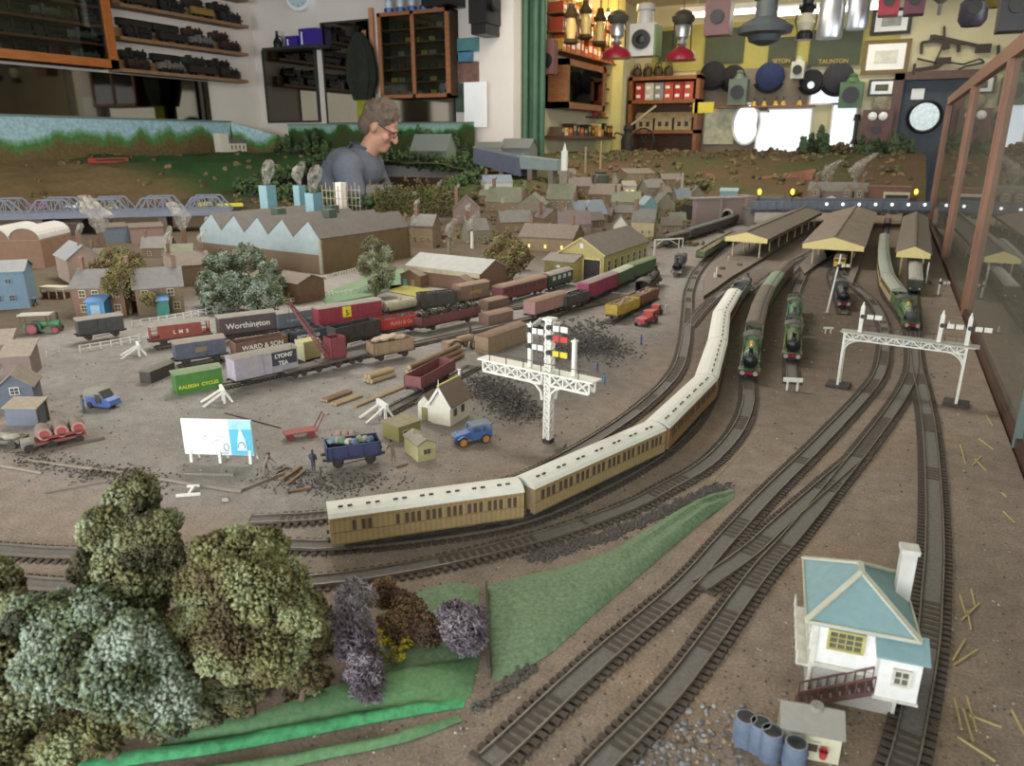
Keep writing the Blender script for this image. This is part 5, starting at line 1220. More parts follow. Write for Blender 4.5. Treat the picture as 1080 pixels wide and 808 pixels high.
for y in (-.006, .006): lattice_beam(mb, la, -.006, .075, .088, y, 5); lattice_beam(mb, .006, lb, .075, .088, y, 3)
for s, e in ((-1, la), (1, lb)):
 pts = [(s*.005, .056), (s*.007, .066), (s*.014, .073), (s*.024, .0755)]
 for p, q in zip(pts[:-1], pts[1:]):
  for y in (-.006, .006): mb.bar((p[0], y, p[1]), (q[0], y, q[1]), .0022)
mb.build('lattice_arm', t)
MB().mat(wp).box(la-.006, lb+.006, -.0095, .0095, .088, .0898).build('walkway', t)
mb = MB().mat(blkp)
for i in range(6): x = la+(lb-la)*(i+.5)/6; mb.bar((x, -.009, .0898), (x, -.009, .1), .0008)
mb.bar((la, -.009, .1), (lb, -.009, .1), .0006); mb.build('handrail', t)
def doll(x, h, zb=.0898):
 o = MB().mat(wp).box(-.0021, .0021, -.0021, .0021, 0, h).box(-.003, .003, -.003, .003, h, h+.0015).mat(wp).cyl((0, 0, h), (0, 0, h+.004), .0015, .0004, 6).build('doll_post', t); o.location = (x, 0, zb); return o
d1 = doll(-.026, .048); d2 = doll(.032, .038)
signal_arm(t, (-.022, -.004, .133), .016, wp); signal_arm(t, (-.022, -.004, .115), .016, wp)
signal_arm(t, (.006, -.005, .14), .02, wp); signal_arm(t, (.006, -.005, .129), .02, M('signal_red', 'c8281e', .5, .05, 60)); signal_arm(t, (.006, -.005, .112), .02, M('signal_yellow', 'e0c81e', .5, .05, 60)); None
# right signal gantry
A = G(884, 407); B = G(1008, 427); rz = heading(A, B); W_ = (B-A).length; t = thing('signal_gantry', 'white arched lattice signal gantry spanning the tracks by the glass case', 'signal', (A.x, A.y, 0), rz)
zt = .08
for x in (0, W_):
 mb = MB().mat(wp)
 for s in (-1, 1):
  mb.bar((x, s*.008, .004), (x, s*.006, zt), .0032)
  for i in range(5): mb.bar((x, -s*.0075, .006+.014*i), (x, s*.007, .02+.014*i), .0013)
 mb.build('post', t); MB().mat(M('dark_base', '3a3432', .9, .2, 100)).cbox(x, 0, .002, .03, .03, .004).build('base', t)
mb = MB().mat(wp)
for y in (-.007, .007):
 for i in range(14):
  u = W_*i/14; v = W_*(i+1)/14; mb.bar((u, y, zt-.009 if i % 2 else zt), (v, y, zt if i % 2 else zt-.009), .0016); mb.bar((u, y, zt-.009), (u, y, zt), .0012)
 mb.bar((0, y, zt-.009), (W_, y, zt-.009), .002); mb.bar((-.004, y, zt), (W_+.01, y, zt), .002)
 for s, x in ((1, 0), (-1, W_)):
  for i in range(6):
   a0 = PI/2*i/6; a1 = PI/2*(i+1)/6; R_ = .022
   mb.bar((x+s*R_*(1-math.cos(a0)), y, zt-.009-R_*(1-math.sin(a0))), (x+s*R_*(1-math.cos(a1)), y, zt-.009-R_*(1-math.sin(a1))), .0018)
  mb.bar((x, y, zt-.018), (x+s*.008, y, zt-.01), .0014)
mb.build('arched_beam', t)
MB().mat(M('grey_walkway', 'a8a8a0', .7, .1, 100)).box(-.006, W_+.014, -.009, .009, zt, zt+.0015).build('walkway', t)
mb = MB().mat(blkp)
for i in range(12): mb.bar((W_*i/11, .0085, zt), (W_*i/11, .0085, zt+.009), .0007)
mb.bar((0, .0085, zt+.009), (W_, .0085, zt+.009), .0006); mb.build('handrail', t)
for x in (W_*.12, W_*.775, W_*.99):
 o = MB().mat(wp).box(-.0025, .0025, -.0025, .0025, 0, .036).cyl((0, 0, .036), (0, 0, .042), .002, .0006, 8).build('doll_post', t); o.location = (x, 0, zt+.0015)
 signal_arm(t, (x+.005, -.003, zt+.024), .02, wp, rz=.1)
# small signals
def signal(px, py, h, arm, lab, flip=1, lean=0):
 p = G(px, py); t = thing('semaphore_signal', lab, 'signal', (p.x, p.y, 0), YAW)
 MB().mat(wp).cyl((0, 0, .002), (lean, 0, h), .0022, .0015, 8).cyl((lean, 0, h), (lean, 0, h+.005), .002, .0004, 8).build('post', t); MB().mat(conc).cyl((0, 0, 0), (0, 0, .003), .007, n=10).build('base', t)
 if arm: signal_arm(t, (lean*.85+.003, -.003, h*.85), .018*flip, wp)
 return t
signal(872, 331, .115, True, 'tall white semaphore signal beside the black engine', 1, .012)
signal(1000, 347, .01, False, 'tiny white stump post by the glass case')
signal(976, 300, .05, False, 'short white post between the right canopy and the glass case')
signal(989, 312, .035, True, 'small semaphore beside the glass case near the railcar')
signal(853, 345, .0, False, 'x') if False else None
signal(755, 296, .03, False, 'thin white lamp post on the tip of the left platform')
signal(753, 296, .016, False, 'stubby white post on the left platform tip')
# tiny ground gantry near left engine
a = G(690, 270); b = G(718, 268); rz = heading(a, b); L = (b-a).length; t = thing('signal_gantry', 'tiny white bracket gantry beyond the yellow engine shed', 'signal', (a.x, a.y, 0), rz)
MB().mat(wp).box(-.002, .002, -.002, .002, 0, .05).bar((0, 0, .048), (L, 0, .048), .004).bar((0, 0, .03), (L*.3, 0, .046), .002).bar((L*.5, 0, .048), (L*.85, 0, .03), .002).build('frame', t)
for x in (.9, 1.05): MB().mat(wp).box(L*x-.001, L*x+.001, -.001, .001, .02, .05).build('hanging_post', t)
# buffer stops
def buffer_stop(px, py, deg, lab, legs=True, s=1.0):
 p = G(px, py); t = thing('buffer_stop', lab, 'buffer stop', (p.x, p.y, 0), math.radians(deg)); t.scale = (s, s, s)
 MB().mat(whitec).cbox(0, 0, .021, .005, .034, .007).build('buffer_beam', t)
 for y in (-.009, .009): MB().mat(whitec).bar((0, y, 0), (0, y, .019), .0035).build('upright', t)
 if legs:
  for y in (-.009, .009): MB().mat(whitec).bar((.002, y, .018), (.032, y*1.5, .001), .003).build('rear_brace', t)
  for y in (-.009, .009): MB().mat(whitec).bar((-.002, y, .018), (-.012, y, .001), .003).build('front_brace', t)
 return t
buffer_stop(147, 375, 235, 'white splayed buffer stop at the end of the brake van siding', s=.85)
buffer_stop(236, 424, 235, 'white splayed buffer stop in front of the tea van', s=.85)
buffer_stop(404, 440, 240, 'dusty white buffer stop behind the olive hut', s=.85)
buffer_stop(835, 412, 105, 'short white buffer stop in front of the olive engine', False, .75)
buffer_stop(873, 352, 110, 'tiny white buffer stop left of the right gantry', False, .5)
# generic building
brick = brickmat('red_brown_brick', '7c5444', '6a4638', '8a7668'); brick2 = brickmat('brown_brick', '7a6450', '6c5644', '8c7c68'); slate = M('slate_roof', '6e6c6c', .8, .15, 120); slate2 = M('warm_slate_roof', '6e6258', .85, .18, 120); greyslate = M('pale_slate_roof', '8c8e90', .8, .1, 100)
winy = M('cream_window_frame', 'd8cc9c', .6, .08, 80); winpane = M('dark_pane', '3c4044', .2, .2, 60); litpane = M('lit_pane', 'f0d880', .5, .1, 60, emit='ffd070', estr=1.0)
def frame3(FL, FR, BR):
 FL, FR, BR = (Vector((p.x, p.y, 0)) for p in (FL, FR, BR)); ux = (FR-FL); W = ux.length; ux.normalize(); uy = Vector((-ux.y, ux.x, 0)); D = abs((BR-FR).dot(uy)); return FL, math.atan2(ux.y, ux.x), W, D
def wwin(parent, x, z, w, h, y=0.0, fr=None, pane=None, side='f', D=0, W=0):
 """window with frame + panes; side f front (y), r right (x=W), l left"""
 o = MB().mat(fr or winy)
 o.box(-w/2, w/2, -.0012, .0, -h/2, h/2).mat(pane or winpane)
 iw = w*.38; ih = h*.38
 for sx in (-1, 1):
  for sz in (-1, 1): o.box(sx*w*.22-iw/2, sx*w*.22+iw/2, -.0016, -.0011, sz*h*.22-ih/2, sz*h*.22+ih/2)
 o = o.build('window', parent)
 if side == 'f': o.location = (x, y, z)
 elif side == 'r': o.location = (W, x, z); o.rotation_euler = (0, 0, PI/2)
 else: o.location = (0, x, z); o.rotation_euler = (0, 0, -PI/2)
 return o
def building(name, label, FL, FR, BR, ze, zr, wall, roof, ridge='x', over=.004, z=0.0, cat='building', wins=(), rwins=(), lwins=(), chim=(), door=None, D=None, doorm=None, group=None, W=None, fr=None, pane=None, smoke=False, fascia=None):
 o, rz, W0, D0 = frame3(FL, FR, BR); W = W or W0; D = D or D0
 t = thing(name, label, cat, (o.x, o.y, z), rz, group)
 mb = MB().mat(wall)
 if ridge == 'x': pr = [(0, 0), (D, 0), (D, ze), (D/2, zr), (0, ze)]; mb.prism(pr, 'x', 0, W)
 elif ridge == 'y': pr = [(0, 0), (W, 0), (W, ze), (W/2, zr), (0, ze)]; mb.prism(pr, 'y', 0, D)
 elif ridge == 'lean': mb.prism([(0, 0), (D, 0), (D, zr), (0, ze)], 'x', 0, W)
 else: mb.box(0, W, 0, D, 0, ze)
 mb.build('walls', t)
 th = .0016; mb = MB().mat(roof)
 if ridge == 'x':
  sl = (zr-ze)/(D/2); y0 = -over; z0 = ze-sl*over
  mb.prism([(y0, z0+.0002), (D/2, zr+.0002), (D+over, z0+.0002), (D+over, z0+th), (D/2, zr+th*1.3), (y0, z0+th)], 'x', -over, W+over)
 elif ridge == 'y':
  sl = (zr-ze)/(W/2); z0 = ze-sl*over
  mb.prism([(-over, z0+.0002), (W/2, zr+.0002), (W+over, z0+.0002), (W+over, z0+th), (W/2, zr+th*1.3), (-over, z0+th)], 'y', -over, D+over)
 elif ridge == 'lean':
  mb.prism([(-over, ze+.0002), (D+over, zr+.0002), (D+over, zr+th), (-over, ze+th)], 'x', -over, W+over)
 else: mb.box(-over, W+over, -over, D+over, ze, ze+th)
 mb.build('roof', t)
 if fascia:
  mb = MB().mat(fascia)
  if ridge == 'y':
   sl = (zr-ze)/(W/2)
   mb.bar((-over, -over-.0005, ze-sl*over), (W/2, -over-.0005, zr+.0008), .001, .003); mb.bar((W+over, -over-.0005, ze-sl*over), (W/2, -over-.0005, zr+.0008), .001, .003); mb.build('bargeboard', t)
 for (u, v, w, h) in wins: wwin(t, u*W, v*ze, w, h, 0, fr, pane)
 for (u, v, w, h) in rwins: wwin(t, u*D, v*ze, w, h, 0, fr, pane, 'r', D, W)
 for (u, v, w, h) in lwins: wwin(t, (1-u)*D, v*ze, w, h, 0, fr, pane, 'l', D, W)
 if door:
  u, w, h = door; MB().mat(doorm or wood_d).box(u*W-w/2, u*W+w/2, -.0012, 0, 0, h).build('door', t)
 for (u, v) in chim:
  zc = zr*1.0; c = MB().mat(brick).cbox(u*W, v*D, (ze+zr)/2+.012*(zr/.07), .007*(zr/.07), .007*(zr/.07), (zr-ze)+.018*(zr/.07)).mat(M('chimney_pot', 'a8684a', .8)).cyl((u*W, v*D, zr+.01), (u*W, v*D, zr+.016), .0016, .0013, 8).build('chimney', t)
  if smoke: puff(c, (u*W, v*D, zr+.016), .04)
 return t
SMOKEM = None
def smokemat():
 global SMOKEM
 if SMOKEM: return SMOKEM
 m = bpy.data.materials.new('cotton_wool_smoke'); m.use_nodes = True; n = m.node_tree.nodes; l = m.node_tree.links; b = n['Principled BSDF']
 b.inputs['Base Color'].default_value = lin('a8a298'); b.inputs['Roughness'].default_value = 1
 tc = n.new('ShaderNodeTexCoord'); q = n.new('ShaderNodeTexNoise'); q.inputs['Scale'].default_value = 60; q.inputs['Detail'].default_value = 6; l.new(tc.outputs['Object'], q.inputs['Vector'])
 mr = n.new('ShaderNodeMapRange'); mr.inputs[1].default_value = .35; mr.inputs[2].default_value = .65; mr.inputs[3].default_value = .05; mr.inputs[4].default_value = .55; l.new(q.outputs['Fac'], mr.inputs[0]); l.new(mr.outputs[0], b.inputs['Alpha'])
 SMOKEM = m; return m
def puff(parent, base, h, lean=.3, fat=.32, name='wool_smoke'):
 mb = MB().mat(smokemat()); x, y, z = base; k = 9; n = 14; rings = []
 ph = random.uniform(0, 6); vs = []
 for j in range(k+1):
  u = j/k; r = h*fat*(.12+math.sin(PI*min(1, u*.9+.05))**.8*.55*(.6+u*.5)); cx = x+lean*h*u*u+h*.05*math.sin(ph+u*5); cy = y+h*.04*math.cos(ph+u*4)
  for i in range(n):
   a = 2*PI*i/n; rr = r*(1+.35*noise.noise(Vector((math.cos(a)*1.5+ph, math.sin(a)*1.5, u*4)))*2); vs.append((cx+rr*math.cos(a), cy+rr*math.sin(a), z+h*u*(1-.1*u)))
 fs = [(j*n+i, j*n+(i+1) % n, (j+1)*n+(i+1) % n, (j+1)*n+i) for j in range(k) for i in range(n)]+[tuple(range(n))[::-1], tuple(range(k*n, (k+1)*n))]
 mb.add(vs, fs); return mb.build(name, parent, True)
# signal box
FL = G(849, 735); FR = G(941, 755); BL = G(820, 668)
o, rz, W, D = frame3(FL, FR, FR+(BL-FL)); W = .049; D = .062
t = thing('signal_box', 'white signal box with pale teal hipped roof in the right foreground', 'signal box', (o.x, o.y, 0), rz)
boardw = stripemat('white_boarding', 'e8e8e4', 'd4d2cc', 260, .6, 2, .4); stone = brickmat('grey_block_wall', 'a9a6a0', '9c9992', 'b4b0a8', 160); teal = M('pale_teal_slate', '7c9ea4', .7, .08, 160, bump=.1); ridgem = M('pale_ridge_tiles', 'b8b8a8', .8, .08, 100); creamtrim = M('signalbox_trim', 'd6d4c8', .6)
MB().mat(stone).box(0, W, 0, D, 0, .026).build('brick_base', t)
MB().mat(boardw).box(0, W, 0, D, .0265, .059).build('upper_walls', t)
mb = MB().mat(creamtrim).box(-.0015, W+.0015, -.0015, D, .025, .0275)
for x, y in ((0, 0), (W, 0), (0, D), (W, D)): mb.cbox(x, y, .0275, .002, .002, .055)
mb.cbox(W*.02, 0, .0395, .0022, .0022, .031); mb.build('corner_trim', t)
ov = .0062; x0, x1, y0, y1 = -ov, W+ov, -ov, D+ov; ze = .0585; zr = .079
r0 = (W/2, W*.52, zr); r1 = (W/2, D-W*.52, zr)
mb = MB().mat(teal)
c = [(x0, y0, ze), (x1, y0, ze), (x1, y1, ze), (x0, y1, ze)]
mb.add(c+[r0, r1]+[(p[0], p[1], ze-.0018) for p in c], [(0, 1, 4), (1, 2, 5, 4), (2, 3, 5), (3, 0, 4, 5), (0, 6, 7, 1), (1, 7, 8, 2), (2, 8, 9, 3), (3, 9, 6, 0), (9, 8, 7, 6)])
mb.build('hipped_roof', t)
mb = MB().mat(ridgem)
for p, q in ((c[0], r0), (c[1], r0), (c[2], r1), (c[3], r1), (r0, r1)): mb.bar(Vector(p)+Vector((0, 0, .0005)), Vector(q)+Vector((0, 0, .0005)), .0034, .0016)
for p, q in ((c[0], c[1]), (c[1], c[2]), (c[2], c[3]), (c[3], c[0])): mb.bar(p, q, .0012, .002)
mb.build('ridge_tiles', t)
def sbwin(par, x, z, w, h, fr, cols, rows, rot=0, loc=None):
 mb = MB().mat(fr)
 for i in range(cols+1): xx = -w/2+w*i/cols; mb.box(xx-.0003, xx+.0003, -.0016, -.0002, -h/2, h/2)
 for j in range(rows+1): zz = -h/2+h*j/rows; mb.box(-w/2, w/2, -.0016, -.0002, zz-.0003, zz+.0003)
 for (a0, a1, b0, b1) in ((-w/2-.0012, w/2+.0012, -h/2-.0012, -h/2), (-w/2-.0012, w/2+.0012, h/2, h/2+.0012), (-w/2-.0012, -w/2, -h/2, h/2), (w/2, w/2+.0012, -h/2, h/2)): mb.box(a0, a1, -.002, 0, b0, b1)
 o = mb.build('window', par); p = MB().mat(M('grey_pane', '5c5a52', .2, .2, 80)).box(-w/2, w/2, -.0008, -.0001, -h/2, h/2).build('pane', o)
 o.location = loc or (x, 0, z); o.rotation_euler = (0, 0, rot); return o
ywin = M('yellow_window_frame', 'b8b268', .6)
sbwin(t, W*.36, .046, .018, .0115, ywin, 4, 3)
for k in range(4): sbwin(t, 0, 0, .013, .015, creamtrim, 3, 3, -PI/2, (0, D*(.13+.245*k), .044))
# porch annex at the front right with its own lean-to roof
ax0, ax1, ay0 = W*.72, W*.72+.022, -.012
MB().mat(boardw).box(ax0, ax1, ay0, .0, .021, .05).box(W, ax1, 0, .012, .021, .05).build('porch', t)
MB().mat(teal).prism([(ay0-.003, .0502), (.0, .0582), (.0, .0567), (ay0-.003, .0488)], 'x', ax0-.003, ax1+.003).build('porch_roof', t)
MB().mat(creamtrim).box(ax0-.001, ax1+.001, ay0-.001, 0, .0195, .021).build('porch_floor', t)
sbwin(t, 0, 0, .0075, .009, creamtrim, 2, 2, 0, (ax0+.012, ay0, .037))
# stairs
st_ = M('stair_brown', '5e3c3a', .7, .15, 80); mb = MB().mat(st_)
pA = Vector((ax0, -.006, .0215)); pB = Vector((-.004, -.006, .0))
for s in (-.0045, .0045):
 mb.bar(pA+Vector((0, s, 0)), pB+Vector((0, s, .001)), .001, .003); mb.bar(pA+Vector((0, s, .011)), pB+Vector((0, s, .011)), .0009)
 for i in range(9): q = pA.lerp(pB, i/8)+Vector((0, s, 0)); mb.bar(q, q+Vector((0, 0, .011)), .0008)
for i in range(9): q = pA.lerp(pB, i/8); mb.cbox(q.x, q.y, q.z+.0005, .004, .009, .0008)
mb.build('staircase', t)
ch = MB().mat(M('pale_chimney_brick', 'c8c6c0', .8, .1, 120)).cbox(W+.0015, D*.62, .046, .0085, .0085, .092).cbox(W+.0015, D*.62, .093, .0105, .0105, .003).build('chimney', t)
mb = MB().mat(creamtrim); mb.box(-.008, 0, 0, D, .0225, .024)
mb.bar((-.008, 0, .033), (-.008, D, .033), .0008)
for k in range(6): mb.bar((-.008, D*k/5, .024), (-.008, D*k/5, .033), .0008)
mb.build('walkway', t)
# hut in front of signal box
FLh = G(822, 795); FRh = G(878, 806)
t = building('lineside_hut', 'cream boarded hut with grey roof and red bucket in front of the signal box', FLh, FLh+(FRh-FLh).normalized()*.03, FLh, .0185, .026, stripemat('cream_boards', 'd8d4b8', 'bcb89c', 420, .7, 0), stripemat('grey_felt_roof', '94908a', '7e7a74', 380, .8, 0), 'x', .0015, W=.031, D=.021)
t.rotation_euler = (0, 0, heading(FLh, FRh))
MB().mat(M('grey_pot', '8e8a84', .7)).cyl((.018, .011, .026), (.018, .011, .029), .0042, .0036, 14).build('roof_vent', t, True)
MB().mat(dark_glass).box(.009, .019, -.0012, 0, .007, .0125).build('window', t); MB().mat(creamtrim).box(.008, .02, -.0016, 0, .0125, .0135).build('lintel', t)
b_ = tag(MB().mat(M('red_bucket', 'c03038', .5)).lathe([(.0018, .0), (.0026, .0048), (.0022, .0048), (.0015, .0006)], 12).build('bucket', smooth=True), 'tiny red bucket hanging at the window of the cream hut', 'bucket')
b_.location = t.matrix_basis @ Vector((.0215, -.0045, .007))
mb = MB().mat(darkgrey)
# blue barrels
bl = M('dusty_blue_barrel', '5c6c84', .6, .2, 120)
bp_ = None
for k, (px, py, lb) in enumerate(((784, 784, 'blue barrel farthest left beside the cream hut'), (799, 790, 'blue barrel behind the leaning front one'), (811, 799, 'blue barrel nearest the corner of the cream hut'), (836, 812, 'blue barrel cut by the bottom edge before the hut'), (800, 783, 'blue barrel partly hidden at the back of the cluster'))):
 if k == 4: continue
 p = G(px, py)
 if bp_ is None:
  bp_ = thing('barrel', lb, 'barrel', (p.x, p.y, 0), 0, 'blue barrels by the hut')
  MB().mat(bl).lathe([(.0058, 0), (.0064, .004), (.0066, .0095), (.0064, .015), (.0058, .019)], 18).build('barrel_body', bp_, True)
  MB().mat(M('barrel_top', '8a8e94', .7, .1, 100)).lathe([(.0058, .019), (.0052, .0191), (.005, .0184)], 18).build('lid', bp_)
  for z in (.0062, .0128): MB().mat(bl).lathe([(.0066, z), (.0069, z+.0005), (.0066, z+.001)], 18).build('hoop', bp_)
  ob = bp_
 else: copy_tree(bp_, (p.x, p.y, 0), random.uniform(0, 3), lb)
# white cottage office
cot = stripemat('cottage_white', 'e4e0d0', 'c8c2b0', 240, .7, 0); brnroof = stripemat('brown_slate', '7c6a5e', '6c5c52', 180, .8, 2)
FL = G(455, 446); FR = G(475, 450); BR = G(499, 439)
t = building('cottage', 'small white cottage with brown roof beside the blue car', FL, FR, BR, .0275, .047, cot, brnroof, 'y', .003, rwins=((.25, .55, .006, .009), (.65, .55, .006, .009)), fr=M('cottage_frame', '5c4c38', .6), fascia=whitec)
MB().mat(cot).prism([(-.022, 0), (-.001, 0), (-.001, .022), (-.0115, .033), (-.022, .022)], 'y', .004, .03).build('porch', t)
MB().mat(brnroof).prism([(-.024, .0205), (-.0115, .0335), (.0, .0215), (.0, .023), (-.0115, .0352), (-.024, .0222)], 'y', .0015, .03).build('porch_roof', t)
MB().mat(M('olive_door', '8c8658', .7)).box(-.016, -.008, .0028, .004, 0, .017).build('door', t)
MB().mat(whitec).cyl((.012, .0, .047), (.012, .0, .058), .0007, .0004, 6).build('finial', t); MB().mat(M('ochre_ridge', 'b8a860', .8)).bar((.011, .0, .0492), (.011, .05, .0492), .003, .002).build('ridge', t)
MB().mat(whitec).lathe([(.002, .046), (.0015, .056), (.003, .057)], 8, (.011, .05, 0)).build('chimney_pot', t)
FL = G(404, 460); FR = G(421, 467); BR = G(437, 456)
building('hut', 'low olive green hut with flat sloping roof behind the cream hut', FL, FR, BR, .018, .018, M('olive_paint', '8c8850', .75, .1, 90), M('olive_dust_roof', '8c8468', .85), 'flat', .002, rwins=((.3, .55, .008, .006),))
FL = G(427, 476); FR = G(441, 488); BR = G(461, 482)
t = building('hut', 'pale yellow hut with pyramid-like roof nearest the train', FL, FR, BR, .0185, .0235, M('pale_yellow_paint', 'c0b888', .75, .1, 90), M('dusty_felt', '8e867a', .85), 'x', .001, rwins=((.5, .6, .009, .006),), fr=M('pale_yellow_paint', 'c0b888'), D=.021)
MB().mat(M('dusty_felt', '8e867a')).cyl((.01, .01, .0235), (.01, .01, .0255), .0035, .003, 10).build('roof_vent', t)
# engine shed
FL = G(591, 265, .067); FR = G(636, 297); BR = G(675, 278)
shedw = stripemat('cream_shed_boards', 'b8a86c', 'a29258', 70, .75, 0)
t = building('engine_shed', 'cream boarded engine shed with grey roof and open front', FL, Vector((FR.x, FR.y, 0)), BR, .067, .104, shedw, M('shed_roof', '665e56', .85, .15, 60), 'y', .006, rwins=[(u, .52, .016, .03) for u in (.1, .24, .38, .52, .66, .8, .93)], fr=M('pale_frame', 'c8c0a0', .6), fascia=M('shed_trim', 'cdbd86', .7))
o_, rz_, W, D = frame3(FL, FR, BR)
MB().mat(M('doorway_shade', '1c1816', .9)).box(W*.56, W*.93, -.002, 0, 0, .052).build('doorway', t)  # near-black slab painted in for the shade inside the opening
MB().mat(M('shed_trim', 'cdbd86')).box(W*.54, W*.56, -.0035, 0, 0, .056).box(W*.93, W*.95, -.0035, 0, 0, .056).box(W*.54, W*.95, -.0035, 0, .052, .056).build('door_frame', t)
MB().mat(whitec).box(W*.46, W*.54, -.002, 0, .078, .09).build('gable_vent', t)
MB().mat(shedw).box(-.02, W*.5, -.05, .0, 0, .05).build('annex', t); MB().mat(M('shed_roof2', '7a746c', .85)).prism([(-.055, .0485), (.0, .062), (.0, .0638), (-.055, .0503)], 'x', -.026, W*.53).build('annex_roof', t)
MB().mat(shedw).prism([(-.05, .0), (0, 0), (0, .061), (-.05, .05)], 'x', -.0195, W*.5-.0005).build('annex_side', t)
MB().mat(whitec).box(W*.12, W*.2, -.0512, -.05, .034, .04).build('notice', t)
# brick goods shed
FL = G(430, 299); FR = G(507, 309); BR = G(519, 303)
t = building('goods_shed', 'brick goods shed with pale grey roof behind the yellow lawn', FL, FR, BR, .045, .068, brick, M('pale_grey_corrugated', '9c9c98', .75, .1, 60), 'x', .004, D=.11)
o_, rz_, W, D = frame3(FL, FR, BR)
MB().mat(M('cream_valance', 'bcb294', .8, .2, 60)).box(0, W, -.0045, -.0035, .034, .044).build('valance', t)
for x, w in ((W*.02, W*.28), (W*.72, W*.22)):
 MB().mat(brick).prism([(x, 0), (x+w, 0), (x+w, .028), (x+w/2, .038), (x, .028)], 'y', -.03, -.001).build('entrance_wing', t); MB().mat(brnroof).prism([(x-.002, .027), (x+w/2, .0385), (x+w+.002, .027), (x+w+.002, .0285), (x+w/2, .0405), (x-.002, .0285)], 'y', -.032, -.002).build('wing_roof', t)
MB().mat(M('turquoise_door', '5aa8a0', .6)).box(W*.06, W*.11, -.0312, -.03, 0, .018).build('door', t); MB().mat(M('tan_door', 'a8906c', .6)).box(W*.17, W*.22, -.0312, -.03, 0, .018).build('door', t); MB().mat(dark_glass).box(W*.8, W*.88, -.0312, -.03, .01, .024).build('window', t)
# sawtooth factory
FRt = G(337, 253, .09); V1 = G(222, 242, .09); FLt = V1+(V1-FRt).normalized()*.05; BRt = G(422, 239, .09)
FR = Vector((FRt.x, FRt.y, 0)); FL = Vector((FLt.x, FLt.y, 0)); BR = Vector((BRt.x, BRt.y, 0))
o_, rz_, W, D = frame3(FL, FR, BR)
t = thing('factory', 'sawtooth-roofed factory with pale blue gables and long brown side wall', 'factory', (o_.x, o_.y, 0), rz_)
pb = M('patchy_pale_blue', 'c0cccc', .8, .1, 40, col2='9cb0b4'); fb = M('mustard_brown_wall', '6c5636', .85, .15, 40); froof = M('factory_slate', '5a5450', .85, .12, 50)
n = 5; tw = W/n
mb = MB().mat(pb)
for i in range(n): x = i*tw; mb.add([(x, 0, .05), (x+tw, 0, .05), (x+tw, 0, .09), (x+tw*.62, 0, .134), (x, 0, .09), (x, .004, .05), (x+tw, .004, .05), (x+tw, .004, .09), (x+tw*.62, .004, .134), (x, .004, .09)], [(0, 1, 2, 3, 4), (9, 8, 7, 6, 5), (2, 7, 8, 3), (3, 8, 9, 4)])
mb.build('blue_gables', t)
mb = MB().mat(brick2).box(0, W, .0, .004, 0, .05); mb.mat(M('stone_pier', 'b0ac9c', .8)).box(W-.006, W+.002, -.002, .004, 0, .09); mb.build('front_wall', t)
MB().mat(fb).box(W-.004, W, .004, D, 0, .09).box(0, .004, .004, D, 0, .09).box(0, W, D-.004, D, 0, .09).build('side_walls', t)
mb = MB().mat(froof)
for i in range(n):
 x = i*tw; mb.slab([(x, .0, .0905), (x+tw*.62, .0, .1345), (x+tw*.62, D, .1345), (x, D, .0905)], (-.0008, 0, .0016)); mb.slab([(x+tw, .0, .0905), (x+tw*.62, .0, .1345), (x+tw*.62, D, .1345), (x+tw, D, .0905)], (.0008, 0, .0016))
mb.build('sawtooth_roof', t)
tealc = M('turquoise_chimney', '8ab0b8', .6, .1, 60); tealc2 = M('turquoise_shaded', '5c8896', .6, .1, 60)  # second tone is the same turquoise darkened for the shaded faces
Minv = (Matrix.Translation(o_) @ Matrix.Rotation(rz_, 4, 'Z')).inverted()
for k, (px, py, ptop, w) in enumerate(((284, 222, 195, .038), (317, 217, 195, .03), (332, 229, 203, .034))):
 g0 = G(px, py, .115); l0 = Minv @ Vector((g0.x, g0.y, 0)); ztp = H-(H-.115)*(ptop-150)/(py-150)
 c_ = MB().mat(tealc).box(l0.x-w/2, l0.x+w/2, l0.y-w/2, l0.y+w/2, .1, ztp).mat(tealc2).box(l0.x+w/2, l0.x+w/2+.001, l0.y-w/2, l0.y+w/2, .1, ztp).mat(darkgrey).box(l0.x-w*.35, l0.x+w*.35, l0.y-w*.35, l0.y+w*.35, ztp, ztp+.002).build('square_chimney', t); puff(c_, (l0.x, l0.y, ztp), .09, .3, .35)  # one face gets the darker copy, its shade put into the colour
g0 = G(361, 222, .115); l0 = Minv @ Vector((g0.x, g0.y, 0)); ztp = .205
sc = MB().mat(whitec).cbox(l0.x, l0.y, (.1+ztp)/2, .025, .025, ztp-.1).build('white_chimney', t)
mb = MB().mat(M('scaffold_poles', 'a89a84', .7))
for i in range(7):
 for j in (-1, 1): mb.cyl((l0.x-.055+.018*i, l0.y+.03*j, .1), (l0.x-.055+.018*i, l0.y+.03*j, ztp-.01+.01*(i % 2)), .0014, n=5)
for z in (.13, .155, .18):
 for j in (-1, 1): mb.bar((l0.x-.06, l0.y+.03*j, z), (l0.x+.058, l0.y+.03*j, z), .002)
mb.build('scaffolding', t)
for (x, y) in ((W*.45, D*.3), (W*.75, D*.45), (W*.55, D*.75)): MB().mat(M('dark_green_vent', '3c4c40', .7)).cbox(x, y, .125, .03, .03, .05).build('roof_vent', t)
# small store in front of the factory's right end
FLs = G(290, 316); FRs = G(316, 321); t = building('open_store', 'brown open-fronted store below the factory corner', FLs, FRs, G(326, 314), .045, .058, M('brown_board', '6a4c34', .8), slate2, 'x', .005, D=.07)
MB().mat(brick2).box(-.09, -.002, .0, .06, 0, .04).build('side_store', t); MB().mat(slate2).prism([(-.004, .04), (.03, .052), (.064, .04), (.064, .0415), (.03, .0537), (-.004, .0415)], 'x', -.094, -.002).build('side_roof', t)
